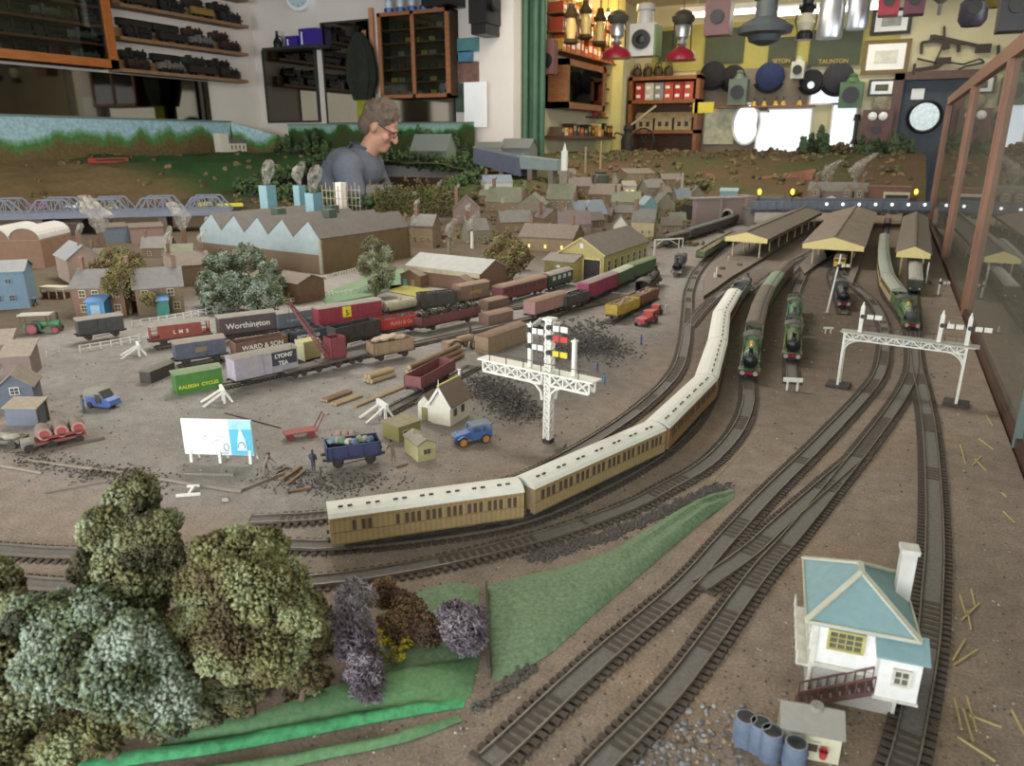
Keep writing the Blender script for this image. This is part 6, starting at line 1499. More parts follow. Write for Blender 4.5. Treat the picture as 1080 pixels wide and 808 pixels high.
# left houses
def facing(px, py, wpx, zz=None):
 """front-left and front-right ground points of a building whose front bottom is centred on the pixel, turned to the room's long axis"""
 return GT(px-wpx/2, py), GT(px+wpx/2, py)
pW = lambda u, v: (u, v, .013, .015)
FL = G(80, 334); FR = G(134, 333)
t = building('semi_detached_house', 'brick house with grey roof and bright blue porch at left', FL, FR, FR, .058, .085, brick, slate, 'x', .005, D=.1, wins=(pW(.2, .28), pW(.2, .78), pW(.45, .78), pW(.85, .28), pW(.85, .78)), chim=((.05, .5), (.95, .5)), smoke=False)
W = (FR-FL).length
MB().mat(M('bright_blue_porch', '3c8cb8', .6)).box(W*.38, W*.72, -.03, 0, 0, .034).build('porch', t); MB().mat(M('porch_blue_roof', '4c7cae', .6)).prism([(-.034, .033), (0, .042), (0, .044), (-.034, .035)], 'x', W*.35, W*.75).build('porch_roof', t); MB().mat(M('porch_pane', '9cb4c4', .3)).box(W*.46, W*.64, -.0312, -.03, .008, .028).build('porch_window', t)
FL = G(146, 333); FR = G(195, 329)
t = building('semi_detached_house', 'brick house with grey roof and teal porch behind the autumn tree', FL, FR, FR, .055, .085, brick2, slate, 'x', .005, D=.1, wins=(pW(.2, .78), pW(.85, .28), pW(.75, .78)), chim=((.9, .5),))
W = (FR-FL).length; MB().mat(M('teal_porch', '3c8c84', .6)).box(W*.42, W*.68, -.024, 0, 0, .03).build('porch', t); MB().mat(M('porch_blue_roof', '4c7cae')).prism([(-.028, .03), (0, .038), (0, .04), (-.028, .032)], 'x', W*.4, W*.7).build('porch_roof', t)
FL = G(-12, 328); FR = G(32, 325)
building('blue_workshop', 'faded blue workshop with low grey roof at the left edge', FL, FR, FR, .078, .094, stripemat('faded_blue_boards', '6c8496', '5c7484', 120, .8, 0), greyslate, 'x', .004, D=.09, wins=((.3, .3, .012, .014), (.62, .3, .012, .014), (.6, .75, .012, .01)), fr=M('blue_trim', '8a9cac', .7))
FL = G(-16, 284); FR = G(48, 283)
t = building('brick_depot', 'brown brick depot with arched roof at the far left', FL, FR, FR, .075, .1, M('brown_depot_wall', '7c5c46', .85, .12, 60), M('depot_roof', '8a8078', .8), 'flat', .0, D=.18)
W = (FR-FL).length
for x in (0, W/2): MB().mat(M('brown_depot_wall', '7c5c46')).prism([(x, .0765)]+[(x+W/4-W/4*math.cos(PI*i/10), .0765+.03*math.sin(PI*i/10)) for i in range(1, 10)]+[(x+W/2, .0765)], 'y', 0, .18).build('arched_bay', t); MB().mat(M('pale_edge', 'b8b4b0', .7)).prism([(x+W/4-W/4*math.cos(PI*i/10), .078+.03*math.sin(PI*i/10)) for i in range(0, 11)]+[(x+W/4+W/4*math.cos(PI*i/10), .0805+.031*math.sin(PI*i/10)) for i in range(0, 11)], 'y', -.003, .18).build('roof_edge', t)
FL = G(56, 247); FR = G(84, 247)
building('open_barn', 'small open barn with tan roof right of the brick depot', FL, FR, FR, .04, .055, M('dark_timber', '4a3a2e', .85), M('tan_roof', '9a8872', .8), 'x', .006, D=.12, z=0)
FL = G(75, 300); FR = G(112, 296)
building('house', 'pale grey-roofed house above the blue porch house', FL, FR, FR, .06, .09, brickmat('pale_brick', '9c8478', '8c7468', 'a8988c'), greyslate, 'y', .004, D=.13, wins=((.3, .5, .012, .014), (.7, .5, .012, .014)), chim=((.5, .2),), smoke=True)
FL = G(178, 303); FR = G(222, 300)
building('house', 'brown house with smoking chimney left of the dark bushes', FL, FR, FR, .05, .075, brick2, slate2, 'x', .004, D=.1, wins=(pW(.2, .5), pW(.8, .5)), chim=((.1, .5), (.9, .5)), smoke=True)
FL = G(228, 318-6); FR = G(285, 306)
building('long_shed', 'long brown shed behind the dark green bushes', FL, FR, FR, .04, .055, M('brown_board', '6a4c34'), slate2, 'x', .004, D=.1)
# blue-grey gabled house at left edge and the lean-to shed
FL = G(0, 432); FR = G(38, 428)
t = building('house', 'slate blue gabled house with white window at the left edge', FL, FR, FR, .028, .045, M('slate_blue_wall', '5c6472', .8, .1, 90), M('grey_tan_roof', '877c72', .85), 'y', .003, D=.045, wins=((.5, .82, .011, .01),), fr=whitec, chim=())
MB().mat(M('grey_tan_roof', '877c72')).prism([(-.03, .02), (-.0, .045), (.0, .043), (-.03, .018)], 'y', .01, .04).build('wing_roof', t)
FL = G(8, 449); FR = G(42, 449)
t = building('lean_to_shed', 'grey-blue lean-to shed beside the slate blue house', FL, FR, FR, .022, .028, stripemat('grey_blue_boards', '6c7480', '5c6470', 160, .8, 0), M('dust_tan_roof', '9a8c7c', .85), 'lean', .002, D=.022)
MB().mat(wood_d).bar((.04, -.001, 0), (.04, -.001, .024), .0015).bar((.04, .018, 0), (.04, .018, .026), .0015).build('side_post', t)
# town
import itertools
town = [  # px, py(bottom), w px, wall h px, roof h px, ridge, wall, roof, chim, smoke, label
 (575, 265, 60, 13, 13, 'x', 'tan', 'warm', 2, 0, 'long tan house with lit windows left of the engine shed'),
 (545, 245, 34, 10, 12, 'x', 'brick', 'slate', 1, 1, 'brick house behind the brown autumn tree'),
 (606, 246, 34, 9, 14, 'x', 'plum', 'plum', 1, 0, 'plum-roofed house just behind the engine shed'),
 (625, 236, 36, 9, 15, 'x', 'tan', 'blue', 1, 0, 'house with blue-grey roof beyond the engine shed'),
 (654, 249, 15, 10, 11, 'y', 'white', 'slate', 0, 0, 'small white gabled cottage between shed and cream house'),
 (677, 252, 24, 17, 13, 'x', 'cream', 'slate', 1, 0, 'cream house with grey roof, nearest the railway'),
 (686, 226, 15, 9, 9, 'y', 'teal', 'bluel', 0, 0, 'little turquoise gabled house in the town'),
 (702, 224, 20, 8, 12, 'y', 'stone', 'slate', 0, 0, 'grey gabled house right of the turquoise one'),
 (722, 219, 18, 8, 12, 'x', 'stone', 'blue', 1, 1, 'stone house just left of the tunnel wall'),
 (660, 222, 30, 8, 11, 'x', 'stone', 'green', 1, 0, 'greenish-roofed house behind the white cottage'),
 (636, 214, 32, 8, 11, 'x', 'brick', 'warm', 1, 1, 'brick house between the church and the turquoise house'),
 (664, 206, 14, 9, 5, 'x', 'white', 'stone', 0, 0, 'tiny white house with bright windows in the upper town'),
 (612, 206, 24, 9, 9, 'x', 'brick', 'plum', 1, 0, 'plum-roofed house right of the church tower'),
 (692, 206, 22, 7, 9, 'x', 'stone', 'slate', 1, 0, 'small stone house in the upper town below the ridge'),
 (560, 226, 30, 9, 12, 'y', 'stone', 'green', 1, 1, 'mossy-roofed gabled house below the church'),
 (530, 224, 40, 10, 16, 'x', 'tan', 'green', 1, 1, 'wide moss-roofed house left of the church'),
 (526, 205, 30, 11, 8, 'x', 'white', 'blue', 1, 0, 'white-walled house beneath the grey viaduct'),
 (492, 236, 28, 14, 14, 'y', 'plum', 'plum', 1, 1, 'plum gabled house with tall smoke in the middle distance'),
 (505, 256, 24, 12, 12, 'x', 'stone', 'slate', 1, 1, 'grey house left of the autumn tree'),
 (470, 226, 24, 14, 9, 'x', 'stone', 'warm', 1, 1, 'stone house with pale smoke near the long white pole'),
 (445, 262, 26, 22, 12, 'x', 'tan', 'slate', 1, 1, 'tall tan mill building right of the factory'),
 (428, 222, 26, 9, 10, 'x', 'stone', 'slate', 1, 0, 'low grey building behind the factory roof'),
 (400, 212, 26, 8, 8, 'x', 'tan', 'slate', 1, 0, 'tan house behind the scaffolding'),
 (584, 240, 22, 9, 10, 'y', 'brick', 'plum', 1, 1, 'smoky brick house left of the plum-roofed one'),
 (735, 212, 14, 6, 9, 'y', 'stone', 'slate', 0, 0, 'narrow gabled cottage above the tunnel wall'),
 (768, 212, 18, 9, 3, 'x', 'bluew', 'bluel', 0, 0, 'pale blue flat box building above the tunnel mouth'),
 (598, 192, 20, 7, 6, 'x', 'stone', 'warm', 1, 0, 'stone house high on the slope behind the church'),
 (708, 196, 20, 6, 6, 'x', 'brick', 'warm', 1, 0, 'brick house high on the slope left of the red rock'),
 (676, 191, 34, 7, 5, 'x', 'tan', 'warm', 0, 0, 'long low building with dark openings below the ridge'),
]
wm_ = {'tan': M('tan_house', '8a765c', .85, .15, 50), 'brick': brick2, 'plum': M('plum_wall', '7a6660', .85, .12, 50), 'white': M('house_white', 'd0ccc0', .8, .08, 50), 'cream': M('house_cream', 'a89a7a', .8, .1, 50), 'teal': M('house_teal', '7aa0a8', .8, .1, 50), 'stone': M('house_stone', '87806f', .85, .15, 50), 'bluew': M('house_pale_blue', '8ea8b0', .8)}
rm_ = {'warm': slate2, 'slate': M('town_slate', '6c6a66', .85, .15, 50), 'plum': M('plum_roof', '6e605e', .85, .12, 50), 'blue': M('bluegrey_roof', '74808c', .8, .1, 50), 'bluel': M('pale_blue_roof', '88a0a8', .8), 'green': M('moss_roof', '6c705c', .85, .15, 50), 'stone': M('stone_roof', '8c8676', .85)}
for k, (px, py, w, hw, hr, rd, wa, ro, nc, smk, lb) in enumerate(town):
 p = GT(px, py); s = (p-Vector((0, 0, H))).dot(FW)/F; rz = YAW+(-.35, .2, .05, .4, -.15)[k % 5]
 W = w*s; fl = p-Vector((math.cos(rz), math.sin(rz), 0))*W/2; fr_ = p+Vector((math.cos(rz), math.sin(rz), 0))*W/2
 ze = hw*s*1.05; zr = ze+hr*s*.9; D = min(W*.8, .14) if rd == 'x' else W*1.3
 wns = [(u, .55, 2.6*s, 4*s) for u in ((.2, .5, .8) if w > 22 else (.3, .7))]
 building('town_house', lb, fl, fr_, fr_, ze+.02, zr+.02, wm_[wa], rm_[ro], rd, .6*s, z=p.z-.02, D=D, wins=wns, chim=((.12, .5), (.88, .5))[:nc], smoke=smk, pane=litpane if k in (0, 11) else None, cat='house')
# church
p = GT(590, 222); s = (p-Vector((0, 0, H))).dot(FW)/F
t = building('church', 'mossy stone church with tower and slender white spire', p-Vector((15*s, 0, 0)), p+Vector((14*s, 4*s, 0)), p+Vector((14*s, 4*s, 0)), 12*s, 26*s, wm_['stone'], rm_['green'], 'x', .004, z=p.z, D=.1, wins=[(u, .5, 2.4*s, 6*s) for u in (.2, .4, .6, .8)], cat='church')
MB().mat(wm_['stone']).box(11*s, 19*s, .05, .05+8*s, 0, 40*s).build('tower', t); MB().mat(whitec).box(12.2*s, 17.8*s, .055, .055+6*s, 40*s, 60*s).cyl((15*s, .055+3*s, 60*s), (15*s, .055+3*s, 68*s), 2*s, .2*s, 6).build('spire', t)
# bottle kiln, tank, thin chimneys
def lone(px, py, hpx, rpx, m, name, lab, cat, prof=None, smk=False):
 p = GT(px, py); s = (p-Vector((0, 0, H))).dot(FW)/F; t = thing(name, lab, cat, (p.x, p.y, p.z-.01)); h = hpx*s+.01; r = rpx*s
 MB().mat(m).lathe(prof(r, h) if prof else [(r, 0), (r*.7, h)], 14).build('stack', t, True); MB().mat(darkgrey).lathe([(r*.75, h), (r*.75, h+.003)], 14).build('rim', t)
 if smk: puff(t, (0, 0, h), .07)
 return t
lone(648, 200, 18, 5, wm_['stone'], 'bottle_kiln', 'pale bottle-shaped kiln in the upper town', 'kiln', lambda r, h: [(r, 0), (r*1.05, h*.3), (r*.5, h*.8), (r*.4, h)])
lone(633, 203, 20, 9, M('dark_green_tank', '3c4a40', .6), 'gas_holder', 'dark green drum tank in the upper town', 'tank', lambda r, h: [(r, 0), (r, h*.9), (r*.5, h)])
lone(719, 202, 19, 1.6, M('pale_chimney', 'b0a090', .8), 'factory_chimney', 'thin pale chimney rising left of the red rock', 'chimney')
lone(617, 182, 26, 1.5, M('tan_chimney', '8c7c5c', .8), 'factory_chimney', 'thin tan chimney right of the church spire', 'chimney')
lone(633, 178, 28, 1.5, M('tan_chimney', '8c7c5c'), 'factory_chimney', 'leaning tan chimney on the ridge by the green drum tank', 'chimney')
lone(432, 270, 20, 1.8, M('buff_chimney', '9c8060', .8), 'factory_chimney', 'buff chimney with round smoke ball near the green lichen tree', 'chimney', smk=True)
lone(498, 262, 18, 2, whitec, 'factory_chimney', 'short white chimney with smoke near the goods shed', 'chimney', smk=True)
lone(474, 268, 16, 2.5, wm_['stone'], 'factory_chimney', 'squat stone chimney with thick pale smoke over the goods shed', 'chimney', smk=True)
# station canopies
def canopy(a, b, back, lab, zc, zp, col, roof, posts=True, zb=None, nback=8):
 """a,b: left/right eave points of the front gable (ground), back: direction point"""
 a, b, back = (Vector((p.x, p.y, 0)) for p in (a, b, back)); mid = (a+b)/2; d = back-mid; L = d.length; rz = math.atan2(d.y, d.x)-PI/2; W = (b-a).length
 t = thing('station_canopy', lab, 'canopy', (mid.x, mid.y, 0), rz)
 MB().mat(col).prism([(-W/2, zc), (W/2, zc), (W/2, zc+.012), (0, zp), (-W/2, zc+.012)], 'y', -.003, 0).build('gable_board', t)
 MB().mat(roof).prism([(-W/2-.003, zc+.01), (0, zp), (W/2+.003, zc+.01), (W/2+.003, zc+.0125), (0, zp+.003), (-W/2-.003, zc+.0125)], 'y', 0, L).build('roof', t)
 MB().mat(roof).bar((0, 0, zp+.003), (0, L, zp+.003), .006, .004).build('ridge', t)
 mb0 = None
 for k in range(nback):
  for s in (-1, 1):
   y = .012+(L-.03)*k/(nback-1)
   if mb0 is None: mb0 = MB().mat(M('canopy_post', 'cdbd86', .6)).box(-.0018, .0018, -.0018, .0018, 0, zc+.006).build('post', t); mb0.location = (s*W*.32, y, 0.0042)
   else: dupe(mb0, (s*W*.32, y, .0042), t)
 MB().mat(M('valance_wood', '7a6648', .7)).box(-W/2, -W/2+.0015, 0, L, zc, zc+.01).box(W/2-.0015, W/2, 0, L, zc, zc+.01).build('valance', t)
 return t
cy = M('canopy_cream', 'e2d08c', .6, .05, 80); croof = M('canopy_brown_roof', '72675c', .85, .15, 40)
zc = .052
canopy(G(846, 262, zc), G(911, 265, zc), G(905, 221, zc), 'largest station canopy with wide cream gable in the centre', zc, .085, cy, M('canopy_centre_roof', '85776a', .85, .2, 30))
canopy(G(771, 253, zc), G(803, 258, zc), G(850, 226, zc), 'left station canopy with cream gable and long brown roof', zc, .08, cy, croof)
canopy(G(945, 271, zc), G(981, 273, zc), G(965, 232, zc), 'right station canopy with small cream gable by the glass case', zc, .08, cy, croof)
# platforms
platm = M('platform_surface', '7c7068', .9, .12, 120); platedge = M('platform_edge', '58504a', .8)
def platform(pts, lab, h=.0085):
 P = [Vector(p) if hasattr(p, 'x') else G(*p) for p in pts]; o = P[0].copy(); o.z = 0; t = thing('station_platform', lab, 'platform', o)
 q = [((p-o).x, (p-o).y) for p in P]; MB().mat(platedge).prism(q, 'z', 0, h-.001).build('platform_wall', t); MB().mat(platm).prism(q, 'z', h-.001, h).build('platform_top', t); return t
platform([(742, 316), (757, 306), (770, 296), (803, 276), (850, 246), (868, 234), (856, 229), (826, 240), (795, 253), (772, 264), (752, 281), (742, 296)], 'pointed left platform with people and luggage')
platform([(848, 292), (858, 284), (880, 270), (872, 276), (898, 235), (886, 233), (866, 258), (843, 282)], 'narrow middle platform left of the yellow diesel')
platform([(893, 300), (899, 302), (918, 250), (920, 232), (912, 232), (905, 258)], 'green-edged platform right of the yellow diesel')
platform([(975, 300), (982, 300), (978, 236), (972, 236)], 'slim platform beneath the right canopy')
# tunnel wall, bridge, station house, rock face
tw_m = brickmat('pinkish_stone', '8c7a78', '80706e', '9a8a86', 60)
Yt = G(765, 234).y
a = G(733, 238); b = G(791, 236); rz = heading(a, b); L = (b-a).length; t = thing('tunnel_portal', 'pinkish stone tunnel wall with white-ringed arch', 'tunnel', (a.x, a.y, 0), rz)
zt_ = .33*(1-(209-150)/(237-150)); xc = L*.55; R_ = L*.105
pts = [(0, 0), (xc-R_, 0)]+[(xc-R_*math.cos(PI*i/12), .035+R_*math.sin(PI*i/12)) for i in range(13)]+[(xc+R_, 0), (L, 0), (L, zt_), (0, zt_)]
me_ = MB().mat(tw_m)
# build portal as strips around the arch so it stays convex
me_.box(0, xc-R_, 0, .03, 0, zt_).box(xc+R_, L, 0, .03, 0, zt_)
for i in range(12):
 x0 = xc-R_*math.cos(PI*i/12); x1 = xc-R_*math.cos(PI*(i+1)/12); z0 = .035+R_*math.sin(PI*i/12); z1 = .035+R_*math.sin(PI*(i+1)/12)
 me_.prism([(x0, z0), (x1, z1), (x1, zt_), (x0, zt_)], 'y', 0, .03)
me_.build('wall', t)
mb = MB().mat(M('white_ring', 'cfc8bc', .7))
for i in range(12): mb.bar((xc-R_*math.cos(PI*i/12), -.002, .035+R_*math.sin(PI*i/12)), (xc-R_*math.cos(PI*(i+1)/12), -.002, .035+R_*math.sin(PI*(i+1)/12)), .008)
mb.build('arch_ring', t); MB().mat(M('tunnel_shade', '0e0c0c', .9)).box(xc-R_-.01, xc+R_+.01, .031, .3, 0, .035+R_).build('bore_shade', t)  # solid black block stands in for the darkness inside the arch
MB().mat(tw_m).box(L*.86, L*1.02, -.02, .06, 0, zt_+.01).box(L*.42, L*.45, -.01, 0, 0, zt_).build('pier', t); MB().mat(M('coping', '9a8c88', .8)).box(-.01, L, -.006, .05, zt_, zt_+.006).build('coping', t)
# road bridge over the station throat
a = G(791, 224, .06); b = G(981, 225, .06); rz = heading(a, b); L = (b-a).length; t = thing('road_bridge', 'blue-grey girder road bridge across the far end of the station', 'bridge', (a.x, a.y, 0), rz)
bgm = M('bridge_blue_grey', '67707e', .7, .12, 60); ztop = .33-.27*(212-150)/(224-150)
MB().mat(bgm).box(0, L, 0, .008, .06, ztop).box(0, L, .2, .208, .06, ztop).build('girder', t); MB().mat(M('road_grey', '6a6864', .85)).box(0, L, 0, .208, .06, .072).build('deck', t)
mb = MB().mat(bgm)
for i in range(22): MB().mat(bgm).box(L*i/22, L*i/22+.003, -.003, 0, .06, ztop).build('stiffener', t)
for x in (.0, .3, .62, .97): MB().mat(conc).box(L*x, L*x+.025, .02, .19, 0, .06).build('pier', t)
for i in range(7): MB().mat(M('white_lamp', 'f4f4e8', .4, 0, 5, emit='ffffff', estr=1.5)).ball((L*(.42+.09*i), -.006, ztop-.01), .006, 8, 6).build('lamp_globe', t)
inv = Matrix.Rotation(-rz, 3, 'Z')
for px, m_, lb in ((799, 'f0d040', 'yellow street lamp at left on the road bridge'), (834, 'f0d040', 'yellow street lamp near the station house'), (965, 'f0b040', 'amber street lamp at the right end of the road bridge')):
 p = G(px, 212, ztop); q = thing('street_lamp', lb, 'street lamp', (p.x, p.y+.03, .072)); MB().mat(darkgrey).cyl((0, 0, 0), (0, 0, .06), .0018, n=6).build('pole', q); MB().mat(M('lamp_'+m_, m_, .5, 0, 5, emit=m_, estr=2.5)).ball((0, 0, .066), (.008, .008, .012), 8, 6).build('lamp_head', q, True)
def buildbox(px0, px1, py0, py1, Y, zb, wall, roof, name, lab, cat, D=.15, ridge='x', **kw):
 a = GY(px0, py1, Y); b = GY(px1, py1, Y); zt = GY((px0+px1)/2, py0, Y).z
 zb = zb if zb is not None else a.z
 return building(name, lab, Vector((a.x, Y, 0)), Vector((b.x, Y, 0)), Vector((b.x, Y, 0)), (zt-zb)*.68, zt-zb, wall, roof, ridge, .004, z=zb, D=D, cat=cat, **kw)
Ys = 4.05
t = buildbox(850, 912, 193, 220, Ys, .02, M('station_house_stone', '86786e', .85, .15, 40), rm_['slate'], 'station_house', 'grey stone station house with three gables above the road bridge', 'station', chim=((.1, .5), (.35, .5), (.9, .5)), smoke=True)
a = GY(850, 220, Ys); b = GY(912, 220, Ys); W = b.x-a.x; hh = GY(880, 193, Ys).z-.02
for u in (.14, .68, .88): MB().mat(M('station_house_stone', '86786e')).prism([(W*(u-.08), 0), (W*(u+.08), 0), (W*(u+.08), hh*.8), (W*u, hh*.98), (W*(u-.08), hh*.8)], 'y', -.03, -.001).build('gable_wing', t); wwin(t, W*u, hh*.62, .016, .03, -.031); 
MB().mat(M('teal_canopy', '6aa0a8', .6)).box(W*.3, W*.56, -.05, -.001, 0, hh*.3).build('entrance', t); MB().mat(whitec).prism([(W*.26, hh*.36), (W*.6, hh*.36), (W*.43, hh*.52)], 'y', -.054, -.05).build('pediment', t)
buildbox(912, 957, 186, 220, Ys+.02, .02, M('warehouse_brown', '7c5646', .85, .12, 30), M('warehouse_roof', '7c5646', .85), 'warehouse', 'plain brown warehouse right of the station house', 'warehouse', ridge='flat')
p = GY(944, 215, 3.75); t = thing('coach_van', 'cream and black bus parked before the brown warehouse', 'bus', (p.x, 3.72, .072), .1); MB().mat(M('bus_cream', 'cfc4a4', .5)).box(-.05, .05, -.018, .018, .01, .05).build('body', t); MB().mat(blkp).box(-.045, .045, -.0185, .0185, .026, .04).build('windows', t); MB().mat(blkp).cyl((-.03, -.019, .01), (-.03, .019, .01), .01, n=10).cyl((.03, -.019, .01), (.03, .019, .01), .01, n=10).build('wheels', t)
# red rock retaining face left of station house
a = GY(742, 178, 4.5); b = GY(850, 212, 4.5)
def rock(px0, px1, pyt, pyb, Y, m, lab, seed):
 A_ = GY(px0, pyb, Y); B_ = GY(px1, pyb, Y); mb = MB().mat(m); nx_, nz2 = 34, 10; vs = []
 for j in range(nz2+1):
  for i in range(nx_+1):
   x = A_.x+(B_.x-A_.x)*i/nx_; u = i/nx_; pt_ = pyt(u) if callable(pyt) else pyt; zt2 = GY(px0+(px1-px0)*u, pt_, Y).z; z = (A_.z-.05)+(zt2-A_.z+.05)*j/nz2
   vs.append((x, Y+.05*noise.noise(Vector((x*7, z*9, seed)))+.12*j/nz2, z))
 o2 = len(vs); vs += [(v[0], v[1]+.12, v[2]) for v in vs]
 fs = [(j*(nx_+1)+i, j*(nx_+1)+i+1, (j+1)*(nx_+1)+i+1, (j+1)*(nx_+1)+i) for j in range(nz2) for i in range(nx_)]
 fs += [tuple(q+o2 for q in f[::-1]) for f in fs]
 mb.add(vs, fs)
 return tag(mb.build('rock_face', smooth=True), lab, 'rock face')
rock(738, 852, lambda u: 178+8*math.sin(PI*u+.6)+6*u, 213, 4.45, M('red_rock', '7c4a34', .9, .3, 12, stretch=(2, 2, .5), bump=.3), 'reddish brown rock face behind the road bridge', 3)
# left girder bridge
a = G(-30, 229, .075); b = G(243, 223, .075); rz = heading(a, b); L = (b-a).length; t = thing('truss_bridge', 'long blue-grey truss road bridge crossing the left background', 'bridge', (a.x, a.y, 0), rz)
bl2 = M('truss_lilac_grey', '646a7a', .65, .1, 60)
MB().mat(bl2).box(0, L, -.004, .0, .062, .085).box(0, L, .13, .134, .062, .085).build('girder', t); MB().mat(M('road_grey', '6a6864')).box(0, L, .0, .13, .066, .074).build('deck', t)
nb = 5; bw = L/nb
for k in range(nb):
 for y in (-.002, .132):
  mb = MB().mat(bl2)
  x0 = k*bw+.008; x1 = (k+1)*bw-.008; zt2 = .13
  P_ = [(x0, .085), (x0+bw*.2, zt2), (x1-bw*.2, zt2), (x1, .085)]
  for p, q in zip(P_[:-1], P_[1:]): mb.bar((p[0], y, p[1]), (q[0], y, q[1]), .006)
  for i in range(1, 6):
   x = x0+(x1-x0)*i/6; mb.bar((x, y, .085), (x, y, zt2 if 1 < i < 5 else zt2-.004), .0035)
  for i in (1, 2, 3, 4): xa = x0+(x1-x0)*i/6; xb = x0+(x1-x0)*(i+1)/6; mb.bar((xa, y, .085 if i % 2 else zt2), (xb, y, zt2 if i % 2 else .085), .0035)
  mb.build('truss', t)
for x in (0, .22, .45, .7, .97): MB().mat(M('bridge_pier_brown', '5a4a3e', .85)).box(L*x, L*x+.03, .0, .13, 0, .062).build('pier', t)
# sheds beneath / beyond the truss bridge
for px0, px1, m_, lb in ((112, 139, M('dull_blue_boards', '5c6a74', .8), 'dull blue shed in the shade beneath the truss bridge'), (139, 174, M('dull_pink_boards', '84685f', .8), 'dull pink shed with white fence beneath the truss bridge')):
 FL = G(px0, 257); FR = G(px1, 255); building('shed', lb, FL, FR, FR, .052, .06, m_, slate2, 'lean', .003, D=.08)
# road cars on the truss bridge
def car(p, rz, m, lab, kind='car', s=1.0, z=0.0, wcol=None, roofm=None):
 t = thing('model_car', lab, 'car', (p.x, p.y, z), rz); t.scale = (s, s, s)
 if kind == 'truck':
  MB().mat(m).box(-.025, .008, -.009, .009, .006, .014).box(.012, .028, -.009, .009, .005, .012).build('body', t); MB().mat(m).prism([(.006, .005), (.022, .005), (.018, .022), (.006, .022)], 'y', -.009, .009).build('cab', t); MB().mat(winpane).box(.009, .016, -.0094, .0094, .013, .019).build('cab_window', t)
 else:
  MB().mat(m).prism([(-.03, .005), (.03, .005), (.031, .012), (.014, .0135), (.008, .0225), (-.016, .0225), (-.026, .014), (-.031, .012)], 'y', -.011, .011).build('body', t); MB().mat(winpane).prism([(-.014, .0145), (.009, .0145), (.006, .021), (-.013, .021)], 'y', -.0113, .0113).build('windows', t)
 for x in (-.018, .019):
  for y in (-.0105, .0105): MB().mat(wcol or blkp).cyl((x, y-.0015, .0052), (x, y+.0015, .0052), .0052, n=12).build('wheel', t)
 return t
tb = t
def onbridge(px, zt=.074): p = G(px, 221, .08); return p+Vector((-math.sin(rzb), math.cos(rzb), 0))*.06
rzb = rz
car(onbridge(35), rz, M('magenta_car', '9c3c5c', .4), 'magenta car on the left part of the truss bridge', s=1.1, z=.074)
car(onbridge(75), rz+PI*0, M('white_truck', 'dcdcd8', .4), 'white pickup truck on the truss bridge', 'truck', 1.3, .074)
car(onbridge(113), rz+PI, M('yellow_car', 'c8c038', .4), 'yellow car following the white pickup on the bridge', s=.9, z=.074)
for (x0, x1, lb) in ((210, 222, 'short yellow lorry at the right end of the truss bridge'), (228, 256, 'long yellow train right of the truss bridge')):
 a = G(x0, 217, .08); b = G(x1, 216, .08); t = thing('yellow_vehicle', lb, 'vehicle', (a.x, a.y, .074 if x0 < 220 else 0), heading(a, b)); z_ = 0 if x0 < 220 else .07
 L2 = (b-a).length; MB().mat(M('bright_yellow', 'd8d030', .5)).box(0, L2, -.01, .01, z_+.004, z_+.018).build('body', t); MB().mat(blkp).box(L2*.1, L2*.9, -.008, .008, 0 if z_ == 0 else 0, z_+.004).build('chassis', t)
# grey viaduct with model building at centre-left of far background
t = thing('viaduct', 'slate blue plate girder viaduct in front of the green curtain', 'viaduct', (0, 0, 0))
Yv = 4.0
a = GY(499, 163, Yv); b = GY(545, 184, Yv); c2 = GY(590, 170, Yv+.35)
mb = MB().mat(M('viaduct_blue', '4c5468', .7, .1, 20))
P1 = GY(499, 156, Yv); P2 = GY(499, 172, Yv); P3 = GY(548, 186, Yv); P4 = GY(546, 166, Yv)
mb.slab([P1, P2, P3, P4], (.0, .15, 0)); mb.build('girder', t)
mb = MB().mat(M('viaduct_pale', '7c8c8c', .7, .1, 20)); Q1 = GY(545, 164, Yv+.02); Q2 = GY(545, 178, Yv+.02); Q3 = GY(587, 180, Yv+.02); Q4 = GY(587, 169, Yv+.02); mb.slab([Q1, Q2, Q3, Q4], (0, .1, 0)); mb.build('parapet', t)
for px in (510, 530, 560, 582): q = GY(px, 182, Yv+.05); MB().mat(conc).box(q.x-.015, q.x+.015, Yv+.03, Yv+.1, hz(q.x, Yv+.05)-.02, q.z+.06).build('pier', t)
zz = GY(525, 156, Yv+.1).z
t = building('mansion', 'cream hotel-like model with rows of dark windows on the viaduct', Vector((GY(500, 150, 4.3).x, 4.3, 0)), Vector((GY(528, 150, 4.3).x, 4.3, 0)), Vector((GY(528, 150, 4.3).x, 4.3, 0)), .1, .13, M('mansion_cream', 'a8a284', .8), M('mansion_roof', '6c706c', .8), 'x', .008, z=.2, D=.12, wins=[(u, v, .014, .02) for u in (.1, .3, .5, .7, .9) for v in (.3, .75)])
t = building('mansion', 'grey-roofed long model hall behind the cream hotel', Vector((GY(528, 150, 4.32).x, 4.32, 0)), Vector((GY(558, 150, 4.32).x, 4.32, 0)), Vector((GY(558, 150, 4.32).x, 4.32, 0)), .1, .15, M('grey_hall', '6e7270', .8), M('mansion_roof', '6c706c'), 'x', .008, z=.2, D=.12, wins=[(u, .5, .014, .02) for u in (.2, .4, .6, .8)])
# green-white model mansion on backdrop right of person
t = building('mansion', 'grey-green roofed model house on the backdrop right of the person', Vector((GY(452, 150, 4.36).x, 4.15, 0)), Vector((GY(488, 150, 4.36).x, 4.15, 0)), Vector((GY(488, 150, 4.36).x, 4.15, 0)), .08, .17, M('grey_green_hall', '6c786c', .8), M('grey_green_roof2', '78807c', .8), 'x', .008, z=hz(-2.6, 4.15)-.01, D=.12)
